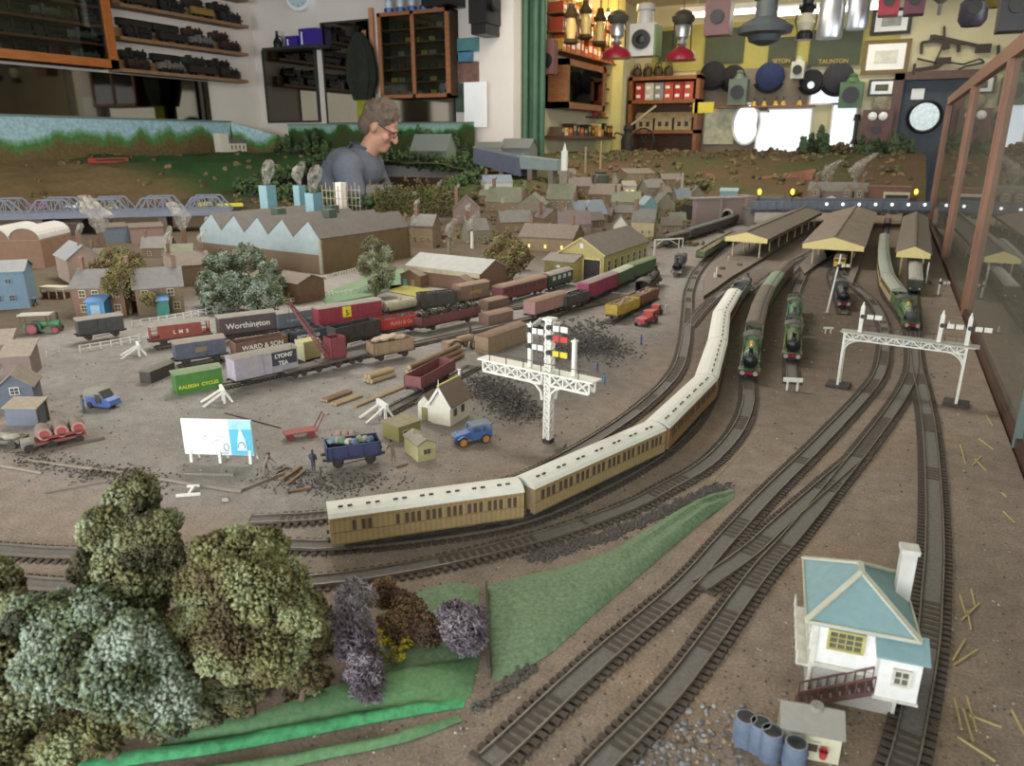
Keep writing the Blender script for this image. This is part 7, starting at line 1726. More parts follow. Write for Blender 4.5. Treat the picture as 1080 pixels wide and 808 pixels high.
# white church model and red bus before the left backdrop
y0_ = GX(233, 160, -4.0).y; z0 = hz(-4.0, y0_)+.03
t = thing('model_church', 'white model church with square tower before the blue backdrop', 'church', (-4.0, y0_, z0-.0)); cw_ = M('church_white', 'd8d0c0', .8)
MB().mat(cw_).box(-.03, .03, -.02, .05, -.03, .1).build('tower', t); MB().mat(cw_).prism([(-.03, -.03), (.03, -.03), (.03, .04), (0, .06), (-.03, .04)], 'y', .05, .2).build('nave', t); MB().mat(rm_['slate']).prism([(-.034, .038), (0, .062), (.034, .038), (.034, .042), (0, .067), (-.034, .042)], 'y', .048, .205).build('roof', t)
for k in range(4): MB().mat(blkp).box(.03, .031, .065+.035*k, .075+.035*k, .0, .025).build('window', t)
a = GX(96, 174, -3.95); b = GX(134, 174, -3.95); t = thing('model_bus_row', 'long low red train before the blue backdrop', 'train', (-3.95, a.y, hz(-3.95, a.y)-.002), 0); MB().mat(M('bus_red', 'a83428', .5)).box(-.02, .02, 0, b.y-a.y, .008, .035).build('body', t); MB().mat(blkp).box(.02, .021, .02, b.y-a.y-.02, .02, .028).box(-.015, .015, .01, b.y-a.y-.01, 0, .008).build('windows', t)
for k in range(46):
 px = random.uniform(395, 725); py = random.uniform(192, 250) if px > 450 else random.uniform(196, 215)
 if k > 37: px = random.uniform(60, 200); py = random.uniform(268, 290)
 p = GT(px, py)
 if WX0-.15 < p.x < WX1+.15 and p.y > WY0-.2: continue
 if any((p-o.location).length < .1 for o in COL.objects if o.parent is None and o.get('category') in ('house', 'church', 'tree', 'building', 'factory')): continue
 s = (p-Vector((0, 0, H))).dot(FW)/F; rz = YAW+random.uniform(-.6, .6); W = random.uniform(.06, .085); d = Vector((math.cos(rz), math.sin(rz), 0))*W/2
 t = building('small_cottage', 'small dull stone cottage crowded between larger houses in the background town', p-d, p+d, p+d, .045, .072, wm_[('stone', 'brick', 'plum', 'tan')[k % 4]], rm_[('warm', 'slate', 'plum', 'green')[k % 4]], 'x', .004, z=p.z-.015, D=.06, wins=((.25, .6, .01, .014), (.75, .6, .01, .014)), chim=((.1, .5),), smoke=k % 3 == 0, cat='house', group='small cottages in the background town')
# TREES, GRASS, DEBRIS
ICO = None
def ico():
 global ICO
 if ICO: return ICO
 bm_ = bmesh.new(); bmesh.ops.create_icosphere(bm_, subdivisions=1, radius=1); ICO = ([v.co.copy() for v in bm_.verts], [tuple(v.index for v in f.verts) for f in bm_.faces]); bm_.free(); return ICO
import bmesh
import numpy as np
OCT = ([Vector(q) for q in ((1, 0, 0), (-1, 0, 0), (0, 1, 0), (0, -1, 0), (0, 0, 1), (0, 0, -1))], [(0, 2, 4), (2, 1, 4), (1, 3, 4), (3, 0, 4), (2, 0, 5), (1, 2, 5), (3, 1, 5), (0, 3, 5)])
class CM:
 """crumb mesh: list of numpy vertex blocks, one material index per block"""
 def __init__(c, mats): c.m = mats; c.V = []; c.F = []; c.I = []; c.n = 0
 def build(c, name, parent=None):
  v = np.concatenate(c.V); f = np.concatenate(c.F); me = bpy.data.meshes.new(name); me.vertices.add(len(v)); me.vertices.foreach_set('co', v.ravel().astype(np.float32))
  me.loops.add(len(f)*3); me.loops.foreach_set('vertex_index', f.ravel().astype(np.int32)); me.polygons.add(len(f)); me.polygons.foreach_set('loop_start', np.arange(0, len(f)*3, 3, dtype=np.int32))
  for m in c.m: me.materials.append(m)
  me.polygons.foreach_set('material_index', np.concatenate(c.I).astype(np.int32)); me.update(calc_edges=True); o = bpy.data.objects.new(name, me); COL.objects.link(o); o.parent = parent; return o
def crumbs(mb, mats, lobes, n, cs, deep=.25, stringy=False):
 """lobes (centre, radius or xyz radii); crumbs of size cs on and in them"""
 lb = []
 for c, r in lobes:
  rr = Vector((r, r, r) if not hasattr(r, '__len__') else r); c = Vector(c); lb.append((c, rr*.88, 1))
  if cs < .003:
   for _ in range(9):
    d = Vector((random.gauss(0, 1), random.gauss(0, 1), random.gauss(0, 1)+.35)).normalized(); lb.append((c+Vector((d.x*rr.x, d.y*rr.y, d.z*rr.z))*.8, rr*random.uniform(.2, .42), .8))
 tot = sum(max(r)**2 for c, r, w in lb); V, Fc = (ico() if cs > .0045 else OCT); V = np.array([tuple(q) for q in V]); Fc = np.array(Fc)
 if stringy: V = np.array([(-1, -.2, 0), (-1, .2, .1), (-1, 0, -.2), (1, .15, .5), (1, -.15, .4), (1, 0, .8)]); Fc = np.array([(0, 1, 4), (1, 3, 4), (1, 2, 5), (1, 5, 3), (2, 0, 4), (2, 4, 5), (3, 5, 4), (0, 2, 1)])
 C = CM(mats); P = []; S_ = []; I = []
 for c, rr, w in lb:
  tone = random.random()
  for _ in range(max(1, int(n*max(rr)**2/tot))):
   d = Vector((random.gauss(0, 1), random.gauss(0, 1), random.gauss(0, 1))).normalized(); q = (1-deep*random.random()**2*2)*(1+.22*noise.noise(d*2.2+c*40)+.14*noise.noise(d*6+c*90))
   p = (c.x+d.x*rr.x*q, c.y+d.y*rr.y*q, c.z+d.z*rr.z*q); nv = noise.noise(Vector(p)*45)+random.uniform(-.22, .22)+(tone-.5)*.7
   P.append(p); S_.append(cs*random.uniform(.5, 1.25)); I.append(min(0 if nv < -.28 else 1 if nv < .05 else 2 if nv < .35 else 3, len(mats)-1))
 P = np.array(P); S_ = np.array(S_); N = len(P); k = len(V); rg = np.random.default_rng(int(n))
 ax = rg.normal(size=(N, 3, 3)); qm, _ = np.linalg.qr(ax); W = np.einsum('nij,kj->nki', qm, V)*(rg.uniform(.6, 1.35, (N, k, 1)))*rg.uniform(.7, 1.4, (N, 1, 3)) if not stringy else np.einsum('nij,kj->nki', qm, V)
 C.V = [(P[:, None, :]+W*S_[:, None, None]).reshape(-1, 3)]; C.F = [(Fc[None]+(np.arange(N)*k)[:, None, None]).reshape(-1, 3)]; C.I = [np.repeat(np.array(I), len(Fc))]
 return C
def fm(n, c): return M('foliage_'+n, c, .95, .3, 260, spec=.1)
fg_m = [fm('dark', '46452e'), fm('olive', '6e6c44'), fm('sage', '848a68'), fm('pale_sage', '9ca488')]
fg_b = [fm('brown', '56482e'), fm('moss', '6a663c'), fm('yellowgreen', '84845a'), fm('sage2', '959c74')]
fg_g = [fm('deep', '3a4030'), fm('green', '5c6846'), fm('bluegreen', '7c8c78'), fm('pale_blue', '9ca89a')]
fg_a = [fm('autumn_dark', '5e4a2c'), fm('autumn', '7c6a40'), fm('autumn_olive', '6e6c44'), fm('autumn_yellow', '948854')]
bark = M('bark', '6a5846', .9, .25, 120)
def L_(px, py, z, rpx, sq=1.0):
 p = G(px, py, z); r = rpx*(p-Vector((0, 0, H))).dot(FW)/F; return (p, (r, r, r*sq))
def tree(base, lobes, mats, label, n=2600, cs=.0034, name='lichen_tree', group=None, trunk=True, cat='tree', stringy=False, deep=.25):
 b = G(*base) if not hasattr(base, 'x') else base; t = thing(name, label, cat, b, 0, group)
 lo = [(Vector(c)-b, r) for c, r in lobes]
 crumbs(MB(), mats, lo, n, cs, deep, stringy).build('foliage', t)
 if trunk:
  mb = MB().mat(bark); top = sum((c for c, r in lo), Vector())/len(lo); mb.cyl((0, 0, 0), top*.55, top.z*.05+.0008, top.z*.035+.0006, 8)
  for c, r in lo[:6]: mb.cyl(top*.4, c, top.z*.022+.0004, .0005, 6)
  mb.build('trunk', t)
 return t
tree((150, 712), [L_(140, 528, .122, 30), L_(118, 560, .11, 32), (L_(160, 565, .11, 30)), L_(95, 600, .09, 22), L_(140, 605, .09, 44), L_(175, 590, .095, 22), L_(150, 640, .07, 26)], fg_m, 'tallest lichen tree in the left foreground', 36000, .0013)
tree((262, 760), [L_(235, 585, .10, 30), L_(275, 580, .10, 28), L_(215, 620, .09, 32), L_(262, 625, .09, 44), L_(300, 615, .085, 30), L_(310, 655, .07, 30), L_(240, 675, .07, 38), L_(285, 690, .06, 36), L_(215, 665, .07, 28)], fg_b, 'broad yellowish green lichen tree just left of the grey bush', 42000, .0013)
tree((120, 800), [L_(45, 660, .08, 36), L_(95, 660, .08, 42), L_(140, 680, .08, 36), L_(70, 700, .07, 42), L_(120, 715, .07, 44), L_(165, 705, .065, 30), L_(180, 740, .05, 32)], fg_g, 'blue-green lichen bush below the tallest tree', 38000, .0013, name='lichen_bush')
tree((10, 800), [L_(-5, 620, .09, 30), L_(10, 655, .08, 32), L_(5, 700, .07, 36), L_(15, 745, .05, 36), L_(-10, 780, .04, 36)], fg_m, 'lichen tree cut by the left edge of the photo', 20000, .0013)
tree((90, 795), [L_(100, 770, .03, 28), L_(65, 785, .03, 26), L_(150, 752, .035, 24), L_(190, 738, .04, 24), L_(40, 800, .02, 26)], fg_b, 'low lichen clump at the bottom left edge', 17000, .0013, name='lichen_bush')
tree((215, 768), [L_(215, 745, .02, 28, .6), L_(252, 733, .022, 24, .6), L_(180, 762, .018, 22, .6)], fg_m, 'low mossy clump on the green bank under the broad tree', 10000, .0013, name='lichen_bush', trunk=False)
lil = [fm('lilac_dark', '766a74'), fm('lilac', '968a98'), fm('lilac_grey', 'aca0ac'), fm('lilac_pale', 'bcb4b8')]
tree((385, 742), [L_(375, 632, .035, 22), L_(370, 655, .035, 24), L_(378, 680, .03, 24), L_(385, 705, .022, 22), L_(388, 725, .014, 17)], lil, 'tall lilac grey lichen bush at the edge of the green bank', 7000, .0019, 'heather_bush', None, False, 'bush', True)
tree((490, 690), [L_(478, 650, .022, 17), L_(490, 668, .016, 24), L_(497, 655, .018, 18)], lil, 'smaller lilac grey bush at the right end of the bank', 4200, .0019, 'heather_bush', None, False, 'bush', True)
brb = [fm('russet_dark', '4c382c'), fm('russet', '6c4e38'), fm('russet_olive', '7c6840'), fm('russet2', '84604a')]
tree((430, 680), [L_(405, 625, .022, 16), L_(430, 645, .018, 22), L_(450, 665, .012, 20), L_(415, 660, .015, 18)], brb, 'russet brown bush between the two lilac bushes', 8000, .001, 'heather_bush', None, False, 'bush')
tree((412, 690), [L_(405, 672, .01, 10), L_(418, 690, .008, 8), L_(400, 695, .008, 9), L_(428, 676, .008, 8)], [fm('gorse_olive', '6a6428'), fm('gorse', 'a89a24'), fm('gorse_y', 'c8b428')], 'yellow flowering sprigs below the russet bush', 500, .0014, 'gorse_bush', None, False, 'bush')
crumbs(MB(), [fm('litter_dark', '3a3024'), fm('litter', '544832'), fm('litter_olive', '5e5c38'), fm('litter_brown', '6a5440')], [((p.x, p.y, 0), (.014, .014, .006)) for p in [G(x_, random.uniform(650, 778-.14*x_)) for x_ in [random.uniform(-10, 335) for k in range(110)]]], 26000, .0016, .4).build('leaf_litter')
tag(bpy.data.objects['leaf_litter'], 'dark mossy litter on the ground beneath the foreground lichen trees', 'moss', kind='stuff')
tree((318, 750), [L_(320, 640, .05, 20), L_(328, 672, .04, 20), L_(315, 700, .03, 24), L_(330, 715, .015, 16)], fg_b, 'small yellowish lichen bush squeezed between the broad tree and the tall lilac bush', 14000, .0013, 'lichen_bush')
# mid-distance trees
tree((138, 332), [L_(125, 275, .085, 17), L_(108, 285, .075, 14), L_(140, 285, .08, 17), L_(128, 300, .06, 20), L_(152, 302, .05, 12), L_(158, 316, .035, 9)], fg_a, 'autumn coloured tree in front of the two porch houses', 9000, .0019, 'tree')
tree((250, 330), [L_(235, 280, .06, 18), L_(262, 275, .065, 20), L_(285, 288, .055, 14), L_(222, 300, .045, 16), L_(250, 305, .045, 20), L_(280, 312, .035, 20), L_(225, 320, .02, 14), L_(292, 300, .04, 10)], fg_g, 'large dark green bush cluster behind the Worthington van', 14000, .0019, 'bush_cluster')
tree((396, 318), [L_(392, 262, .075, 13), L_(402, 272, .07, 15), L_(388, 280, .06, 13), L_(405, 290, .05, 14), L_(396, 300, .035, 10)], fg_m, 'pale green lichen tree on the lawn right of the factory', 8000, .0018, 'tree')
tree((536, 298), [L_(535, 262, .06, 17), L_(520, 272, .055, 12), L_(548, 272, .055, 14), L_(535, 280, .045, 16)], fg_a, 'brown autumn tree behind the maroon coach', 6500, .0024, 'tree')
sm0 = [fm('shrub_dark', '30301e'), fm('shrub', '4c4a2c'), fm('shrub2', '5e5a38')]
for px, py, w, h, m_, lb in ((720, 222, 22, 12, fg_b, 'mossy bush left of the tunnel wall'), (700, 233, 18, 9, fg_b, 'dark bush behind the white-edged coach'), (612, 218, 12, 13, fg_a, 'russet tree beside the church'), (566, 210, 12, 10, brb, 'russet bush above the wide moss-roofed house'), (548, 215, 12, 14, fg_b, 'dark tree left of the church'), (630, 262, 14, 7, fg_b, 'low bush behind the engine shed'), (455, 205, 18, 6, sm0, 'dark shrub near the hedge before the person'), (840, 208, 8, 8, fg_a, 'russet shrub left of the station house'), (740, 200, 14, 10, fg_b, 'olive bush on the slope above the tunnel'), (578, 262, 14, 8, fg_g, 'green shrub in front of the long tan house'), (565, 232, 12, 8, fg_g, 'green shrub among the town gardens'), (655, 196, 12, 7, fg_b, 'olive shrub near the bottle kiln')):
 p = GT(px, py); s = (p-Vector((0, 0, H))).dot(FW)/F
 tree(p, [((p.x, p.y, p.z+h*s*.6), (w*s*.5, w*s*.5, h*s*.55)), ((p.x+w*s*.3, p.y, p.z+h*s*.4), (w*s*.35, w*s*.35, h*s*.4)), ((p.x-w*s*.3, p.y, p.z+h*s*.4), (w*s*.35, w*s*.35, h*s*.4))], m_, lb, 900, .6*s, 'bush', None, False, 'bush')
# conifers/reeds on the far ridge before the far room
for k, (px, pt, w, m_) in enumerate(((845, 142, 10, 'c'), (853, 138, 11, 'c'), (862, 130, 12, 'c'), (868, 140, 9, 'c'), (885, 150, 20, 'b'), (906, 142, 10, 'c'), (914, 146, 10, 'c'), (922, 144, 11, 'c'), (930, 148, 10, 'c'), (940, 138, 10, 'c'), (948, 140, 11, 'c'), (957, 144, 10, 'c'))):
 Yc = 5.6+.1*(k % 3); b_ = GY(px, 172, Yc); zt = GY(px, pt, Yc).z; zb_ = hz(b_.x, Yc)-.01; s = w/780*6; hh = max(.08, zt-zb_)
 t = thing('fir_tree' if m_ == 'c' else 'bush', ('dark green model fir standing on the far ridge before the bright windows' if k < 4 else 'dark green model fir on the far ridge before the wall telephone and door') if m_ == 'c' else 'yellow-brown rounded bush on the far ridge', 'tree' if m_ == 'c' else 'bush', (b_.x, Yc, zb_), 0, ('left clump of firs on the far ridge' if k < 4 else 'right clump of firs on the far ridge') if m_ == 'c' else None)
 lo = [((0, 0, hh*(.2+.2*j)), (s*(.5-.1*j), s*(.5-.1*j), hh*.14)) for j in range(4)] if m_ == 'c' else [((0, 0, hh*.5), (s*.5, s*.5, hh*.5))]
 crumbs(MB(), [fm('fir_dark', '28381f'), fm('fir', '3c5230'), fm('fir2', '4e6444')] if m_ == 'c' else fg_a, lo, 260, .011, .4).build('foliage', t); MB().mat(bark).cyl((0, 0, 0), (0, 0, hh*.8), .006, .002, 6).build('trunk', t)
# hedges before and behind the well
def hedge(p0, p1, h, w, m_, lab, n=700, cs=.011):
 p0 = Vector(p0); p1 = Vector(p1); k = 12; t = thing('hedge', lab, 'hedge', p0); L = (p1-p0)
 crumbs(MB(), m_, [(L*(i+.5)/k+Vector((0, 0, h*.4)), (L.length/k*.8, w, h*.65)) for i in range(k)], n, cs, .3).build('foliage', t)
dgr = [fm('hedge_dark', '22301a'), fm('hedge', '34502a'), fm('hedge2', '44602f')]; ygr = [fm('yhedge_dark', '4c4a20'), fm('yhedge', '545426'), fm('yhedge2', '66642c')]
a = GY(395, 190, 3.05); b = GY(488, 190, 3.05); zz_ = hz(a.x, 3.05)
hedge((a.x, 3.05, zz_-.01), (b.x, 3.05, hz(b.x, 3.05)), (GY(440, 183, 3.05).z-zz_)*.8, .018, ygr, 'yellowish clipped hedge in front of the person', 2200, .005)
hedge((-3.12, 3.0, hz(-3.12, 3.0)-.01), (a.x, 3.08, zz_-.01), .09, .04, dgr, 'dark green hedge running left from the person', 900, .01)
hedge((-2.2, 3.12, hz(-2.2, 3.1)-.01), (-2.2, 4.05, hz(-2.2, 4.05)), .06, .035, dgr, 'dark hedge on the right side of the operating well', 800)
hedge((-3.1, 4.12, hz(-3.1, 4.12)-.02), (-2.2, 4.12, hz(-2.2, 4.12)), .08, .04, dgr, 'dark hedge on the far side of the operating well', 900, .012)
hedge((-3.15, 3.1, hz(-3.15, 3.1)-.02), (-3.15, 4.05, hz(-3.15, 4.0)), .07, .035, dgr, 'dark hedge on the left side of the operating well', 800)
for k in range(22):
 px = 285+k*9.8
 if 352 < px < 425: continue
 p = GY(px, 165, 4.33); h_ = random.uniform(.12, .2) if k % 3 else .09
 t = thing('fir_tree', 'dark green model fir in the row along the wood-painted backdrop', 'tree', (p.x, 4.33, hz(p.x, 4.33)-.01), 0, 'firs along the wood-painted backdrop'); crumbs(MB(), dgr, [((0, 0, h_*(.2+.22*j)), (.04-.009*j, .035-.008*j, h_*.16)) for j in range(4)], 150, .011, .4).build('foliage', t); MB().mat(bark).cyl((0, 0, 0), (0, 0, h_*.8), .004, .002, 6).build('trunk', t)
# undergrowth on slopes
mb = MB(); sm_ = [fm('under_dark', '3c3420'), fm('under_brown', '6a5436'), fm('under_olive', '5c6034'), fm('under_tan', '84704c')]
lo = []
for _ in range(1900):
 x = random.uniform(-4.2, .1); y = random.uniform(2.0, 6.1)
 if not in_layout(x, y) or hz(x, y) < .008 or (y > 4.2 and x < XS+.12) or (y > 4.25) and x < -2 or (x < -3.2 and y < 4.2 and random.random() < .8) or (x > -3.2 and x < -2.15 and 3.05 < y < 4.15): continue
 r = random.uniform(.008, .022); lo.append(((x, y, hz(x, y)+r*.2), (r, r, r*.7)))
tag(crumbs(mb, sm_, lo, 15000, .008, .5).build('undergrowth'), 'brown and olive scrub covering the far slopes', 'undergrowth', kind='stuff')
mb = MB(); lo = []
for _ in range(420):
 p = GT(random.uniform(380, 760), random.uniform(186, 262)); lo.append(((p.x, p.y, p.z), (.02, .02, .012)))
tag(crumbs(mb, sm_, lo, 3500, .007, .5).build('garden_scrub'), 'low scrub filling the gaps between the town houses', 'scrub', kind='stuff')
# green banks (raised felt)
def bank(top, bot, hmax, m_, label, rows=8, crease=None, name='grass_bank'):
 A = smooth_line([G(*p) for p in top], .006); B = smooth_line([G(*p) for p in bot], .006); n = max(len(A), len(B)); o = A[0].copy(); vs = []
 for j in range(rows+1):
  v = j/rows
  for i in range(n):
   a = A[min(len(A)-1, int(i/(n-1)*(len(A)-1)))]; b = B[min(len(B)-1, int(i/(n-1)*(len(B)-1)))]; p = a.lerp(b, v); z = hmax*math.sin(PI*min(1, max(0, v)))**.6*min(1, 6*min(i/(n-1)+.05, 1-i/(n-1)+.02))+.0012*noise.noise(p*60)
   if crease: z -= hmax*.5*math.exp(-((v-crease)/.08)**2)
   vs.append((p.x-o.x, p.y-o.y, max(.0003, z)))
 k = len(vs); vs += [(x, y, 0) for x, y, z in vs]
 fs = [(j*n+i, j*n+i+1, (j+1)*n+i+1, (j+1)*n+i) for j in range(rows) for i in range(n-1)]; fs += [tuple(k+q for q in f[::-1]) for f in fs]
 mb = MB().mat(m_); mb.add(vs, fs); ob = mb.build(name, smooth=True); ob.location = o; return tag(ob, label, 'grass bank')
gfelt = M('green_felt', '5c7858', .95, .2, 300, bump=.4, col2='7c9674'); gem = M('emerald_felt', '3a8c58', .9, .2, 200, bump=.3, col2='4cb878'); gdk = M('mid_green_felt', '4e8458', .95, .2, 260, bump=.4, col2='6c9464')
bank([(512, 618), (560, 606), (600, 597), (650, 578), (700, 548), (745, 524), (775, 515)], [(520, 722), (540, 712), (580, 690), (625, 650), (680, 603), (730, 560), (776, 524)], .0085, gfelt, 'long green felt bank tapering between the curve and the straight tracks', crease=.55)
bank([(400, 640), (440, 625), (480, 615), (510, 620)], [(400, 715), (440, 712), (480, 700), (510, 692)], .003, gfelt, 'flat green felt patch under the lilac bushes')
bank([(170, 775), (240, 762), (300, 745), (350, 725), (400, 712), (450, 700), (508, 692)], [(170, 788), (240, 779), (300, 768), (370, 755), (420, 747), (470, 741), (505, 734)], .006, gdk, 'mid green bank below the tall lilac bush')
bank([(80, 802), (150, 792), (230, 781), (300, 767), (370, 754), (430, 745), (500, 735)], [(80, 816), (150, 806), (230, 795), (310, 780), (380, 766), (440, 755), (495, 746)], .004, gem, 'bright emerald strip running along the bottom of the bank')
bank([(180, 812), (260, 804), (340, 790), (420, 774), (490, 752)], [(180, 826), (260, 818), (340, 802), (425, 784), (492, 760)], .004, gdk, 'dull green strip below the emerald one')
p_ = [G(*q) for q in ((500, 640), (512, 648), (520, 722), (512, 712))]; o = p_[0]; tag(MB().mat(M('dark_gap_board', '4a4038', .9)).bar(G(513, 622)+Vector((0, 0, .004)), G(516, 716)+Vector((0, 0, .004)), .0016, .008).build('timber_strip'), 'thin dark timber strip between the two green felt banks', 'timber')
# lawns in the mid distance
def lawn(pts, m_, lab, h=.0025):
 P = [G(*q) for q in pts]; o = P[0]; ob = MB().mat(m_).prism([((q-o).x, (q-o).y) for q in P], 'z', 0, h).build('lawn'); ob.location = o; tag(ob, lab, 'lawn')
lawn([(336, 312), (395, 290), (425, 284), (432, 300), (395, 312), (345, 322)], M('lawn_green', '6a8464', .95, .15, 120), 'green lawn beside the factory behind the white fence')
lawn([(412, 302), (428, 301), (480, 312), (478, 322), (440, 314), (410, 308)], M('lawn_yellow', '9a9448', .95, .15, 120), 'yellow-green lawn in front of the brick goods shed')
lawn([(398, 318), (440, 316), (478, 322), (478, 330), (420, 328)], M('lawn_grey_green', '74806c', .95, .15, 120), 'grey-green verge behind the tank wagon')
# fences
def fence(pts, lab, h=.013, sp=.016, rails=2, m_=None):
 ln = smooth_line([G(*q) for q in pts], sp); o = ln[0].copy(); t = thing('white_fence', lab, 'fence', o); ps = None
 for i, p in enumerate(ln):
  if ps is None: ps = MB().mat(m_ or whitec).box(-.0009, .0009, -.0009, .0009, 0, h).build('post', t)
  elif i < 90: dupe(ps, p-o, t)
 mb = MB().mat(m_ or whitec)
 for a, b in zip(ln[:-1], ln[1:]):
  for k in range(rails): z = h*(.9-.45*k); mb.bar(a-o+Vector((0, 0, z)), b-o+Vector((0, 0, z)), .0008, .0016)
 mb.build('rails', t)
fence([(85, 372), (125, 365), (158, 358)], 'short white post fence left of the brake van')
fence([(140, 345), (190, 337), (232, 329)], 'white fence behind the brake van roof')
fence([(300, 322), (335, 316), (352, 312)], 'white fence with gate at the lawn corner')
fence([(352, 314), (385, 308), (412, 296)], 'thin white fence along the grey path by the lichen tree', rails=1)
fence([(50, 377), (68, 373)], 'low white pickets with a round sign at left', h=.012, sp=.02)
fence([(320, 300), (360, 290), (388, 282)], 'fine white fence along the top of the lawn', h=.009, sp=.012, rails=1)
fence([(400, 330), (440, 322)], 'white fence piece behind the tank wagon', h=.008)
# ground debris
mb = MB(); st2 = [M('stone_pale', 'b8b0a4', .9, .1, 200), M('stone_grey', '7c7670', .9, .15, 200), M('stone_dark', '4c4844', .9, .2, 200), M('stone_tan', '94806a', .9, .15, 200)]
lo = []
V, Fc = ico()
def scatter(mb, n, px0, px1, py0, py1, s0, s1, ws=(1, 3, 3, 3)):
 for _ in range(n):
  p = G(random.uniform(px0, px1), random.uniform(py0, py1)); s = random.uniform(s0, s1)
  if p.x > CASE-.01: continue
  mb.mat(random.choices(st2, ws)[0]); j = [random.uniform(.6, 1.3) for _ in V]; mb.add([(p.x+v.x*s*a, p.y+v.y*s*a, v.z*s*a*.6+s*.3) for v, a in zip(V, j)], Fc)
scatter(mb, 2600, 300, 1075, 500, 808, .0004, .0011); scatter(mb, 1200, 0, 1060, 380, 520, .0006, .0016, (1, 4, 4, 3)); scatter(mb, 700, 560, 1000, 300, 400, .0007, .002)
tag(mb.build('gravel'), 'fine loose gravel and chippings scattered over the ground', 'gravel', kind='stuff')
mb = MB(); st2 = [M('slate_pale', '9c9ea0', .8, .1, 200), M('slate_blue', '7c8086', .8, .15, 200), M('slate_dark', '5c5a5a', .9, .2, 200), st2[3]]; scatter(mb, 150, 690, 785, 745, 808, .0008, .0022, (2, 5, 3, 1)); scatter(mb, 60, 640, 750, 770, 812, .0008, .002, (2, 5, 3, 1)); tag(mb.build('slate_rubble'), 'pale slate rubble left of the blue barrels', 'rubble', kind='stuff')
mb = MB(); scatter(mb, 900, 470, 640, 1, 1, .001, .002) if False else None
dk = [M('dark_clinker', '4a4746', .9, .2, 200)]
def darkheap(pts, n, s, lab, spread=8, h=0, name='clinker_heap'):
 mb = MB().mat(dk[0])
 for _ in range(n):
  i = random.randrange(len(pts)-1); u = random.random(); px = pts[i][0]+(pts[i+1][0]-pts[i][0])*u+random.gauss(0, spread); py = pts[i][1]+(pts[i+1][1]-pts[i][1])*u+random.gauss(0, spread*.45); p = G(px, py); q = random.uniform(.5, 1.2)*s
  zz = h*random.random()*math.exp(-((px-pts[i][0])/spread/2)**2) if h else 0
  j = [random.uniform(.6, 1.3) for _ in V]; mb.add([(p.x+v.x*q*a, p.y+v.y*q*a, zz+v.z*q*a*.7+q*.4) for v, a in zip(V, j)], Fc)
 tag(mb.build(name), lab, 'coal heap' if h else 'clinker', kind='stuff')
darkheap([(560, 590), (640, 565), (700, 540), (765, 512)], 2200, .0014, 'band of black clinker between the curve and the green bank', 6)
darkheap([(505, 405), (530, 420), (552, 440)], 1700, .0017, 'coal heap behind the blue car', 14, .012)
darkheap([(590, 375), (620, 360), (648, 372)], 1700, .0019, 'coal heap right of the cantilever signal bridge', 14, .014)
darkheap([(520, 735), (560, 705), (500, 750)], 130, .0018, 'dark stones at the toe of the green bank', 5)
darkheap([(20, 480), (100, 500), (170, 505)], 500, .0013, 'dark scrap and stones on the ground at left', 12, .003)
darkheap([(290, 500), (340, 515), (400, 505)], 500, .0013, 'dark rubble around the workmen', 16, .004)
darkheap([(575, 345), (600, 350), (640, 340)], 200, .003, 'dark debris between the pink van and the mustard wagon', 10, .004)
# straws
strawm = M('straw_stick', 'b0a06c', .8, .15, 100)
def stick(a, b, lab, w=.0014, m_=None, name='wood_stick', grp=None, h=None):
 A = G(*a); B = G(*b); mb = MB().mat(m_ or strawm); o = A.copy(); mb.bar((0, 0, w*.6), (B-A)+Vector((0, 0, w*.6)), w, h or w); ob = mb.build(name); ob.location = o; return tag(ob, lab, 'stick' if name == 'wood_stick' else name.replace('_', ' '), grp)
for a, b in (((1014, 655), (1033, 637)), ((1020, 645), (1024, 665)), ((1005, 697), (1018, 675)), ((1006, 702), (1031, 686)), ((1006, 737), (1014, 770)), ((1015, 748), (1026, 782)), ((1019, 735), (1030, 772)), ((1022, 755), (1056, 768)), ((1010, 778), (1050, 804)), ((1067, 750), (1080, 775)), ((1024, 622), (1028, 640)), ((1012, 628), (1018, 648)), ((1013, 470), (1018, 490)), ((1025, 492), (1035, 482)), ((1028, 485), (1040, 497)), ((1032, 463), (1048, 475)), ((1040, 438), (1047, 450)), ((1058, 540), (1070, 552)), ((1056, 520), (1062, 525))):
 stick(a, b, 'pale straw-like stick lying on the bare ground by the glass case', .0011, grp='loose sticks by the glass case')
stick((752, 508), (790, 466), 'long thin pale stick beside the curve track', .0006)
stick((790, 590), (806, 577), 'short pale stick between the two diagonal tracks', .0012)
# rails dumped at left
rl = M('old_rail_wood', '8c8276', .8, .15, 100)
for a, b, lb in (((0, 492), (45, 500), 'weathered rail length at the far left edge'), ((22, 486), (130, 500), 'long weathered rail running towards the tall tree'), ((47, 520), (120, 507), 'weathered rail crossing below the long one'), ((165, 506), (255, 520), 'pale rail length right of the tall tree'), ((195, 501), (247, 502), 'short pale rail below the billboard'), ((255, 518), (300, 500), 'dark rail leading towards the workmen')):
 stick(a, b, lb, .0024, rl, 'old_rail')
for k in range(7):
 stick((92+k*9, 503-k*.5), (98+k*9, 497-k*.5), 'small old sleeper between the dumped rails', .002, M('dark_sleeper', '33302e'), 'old_sleeper', 'old sleepers at left')
stick((237, 436), (296, 452), 'thin black rod running from the buffer stop past the billboard', .001, black, 'thin_rod')
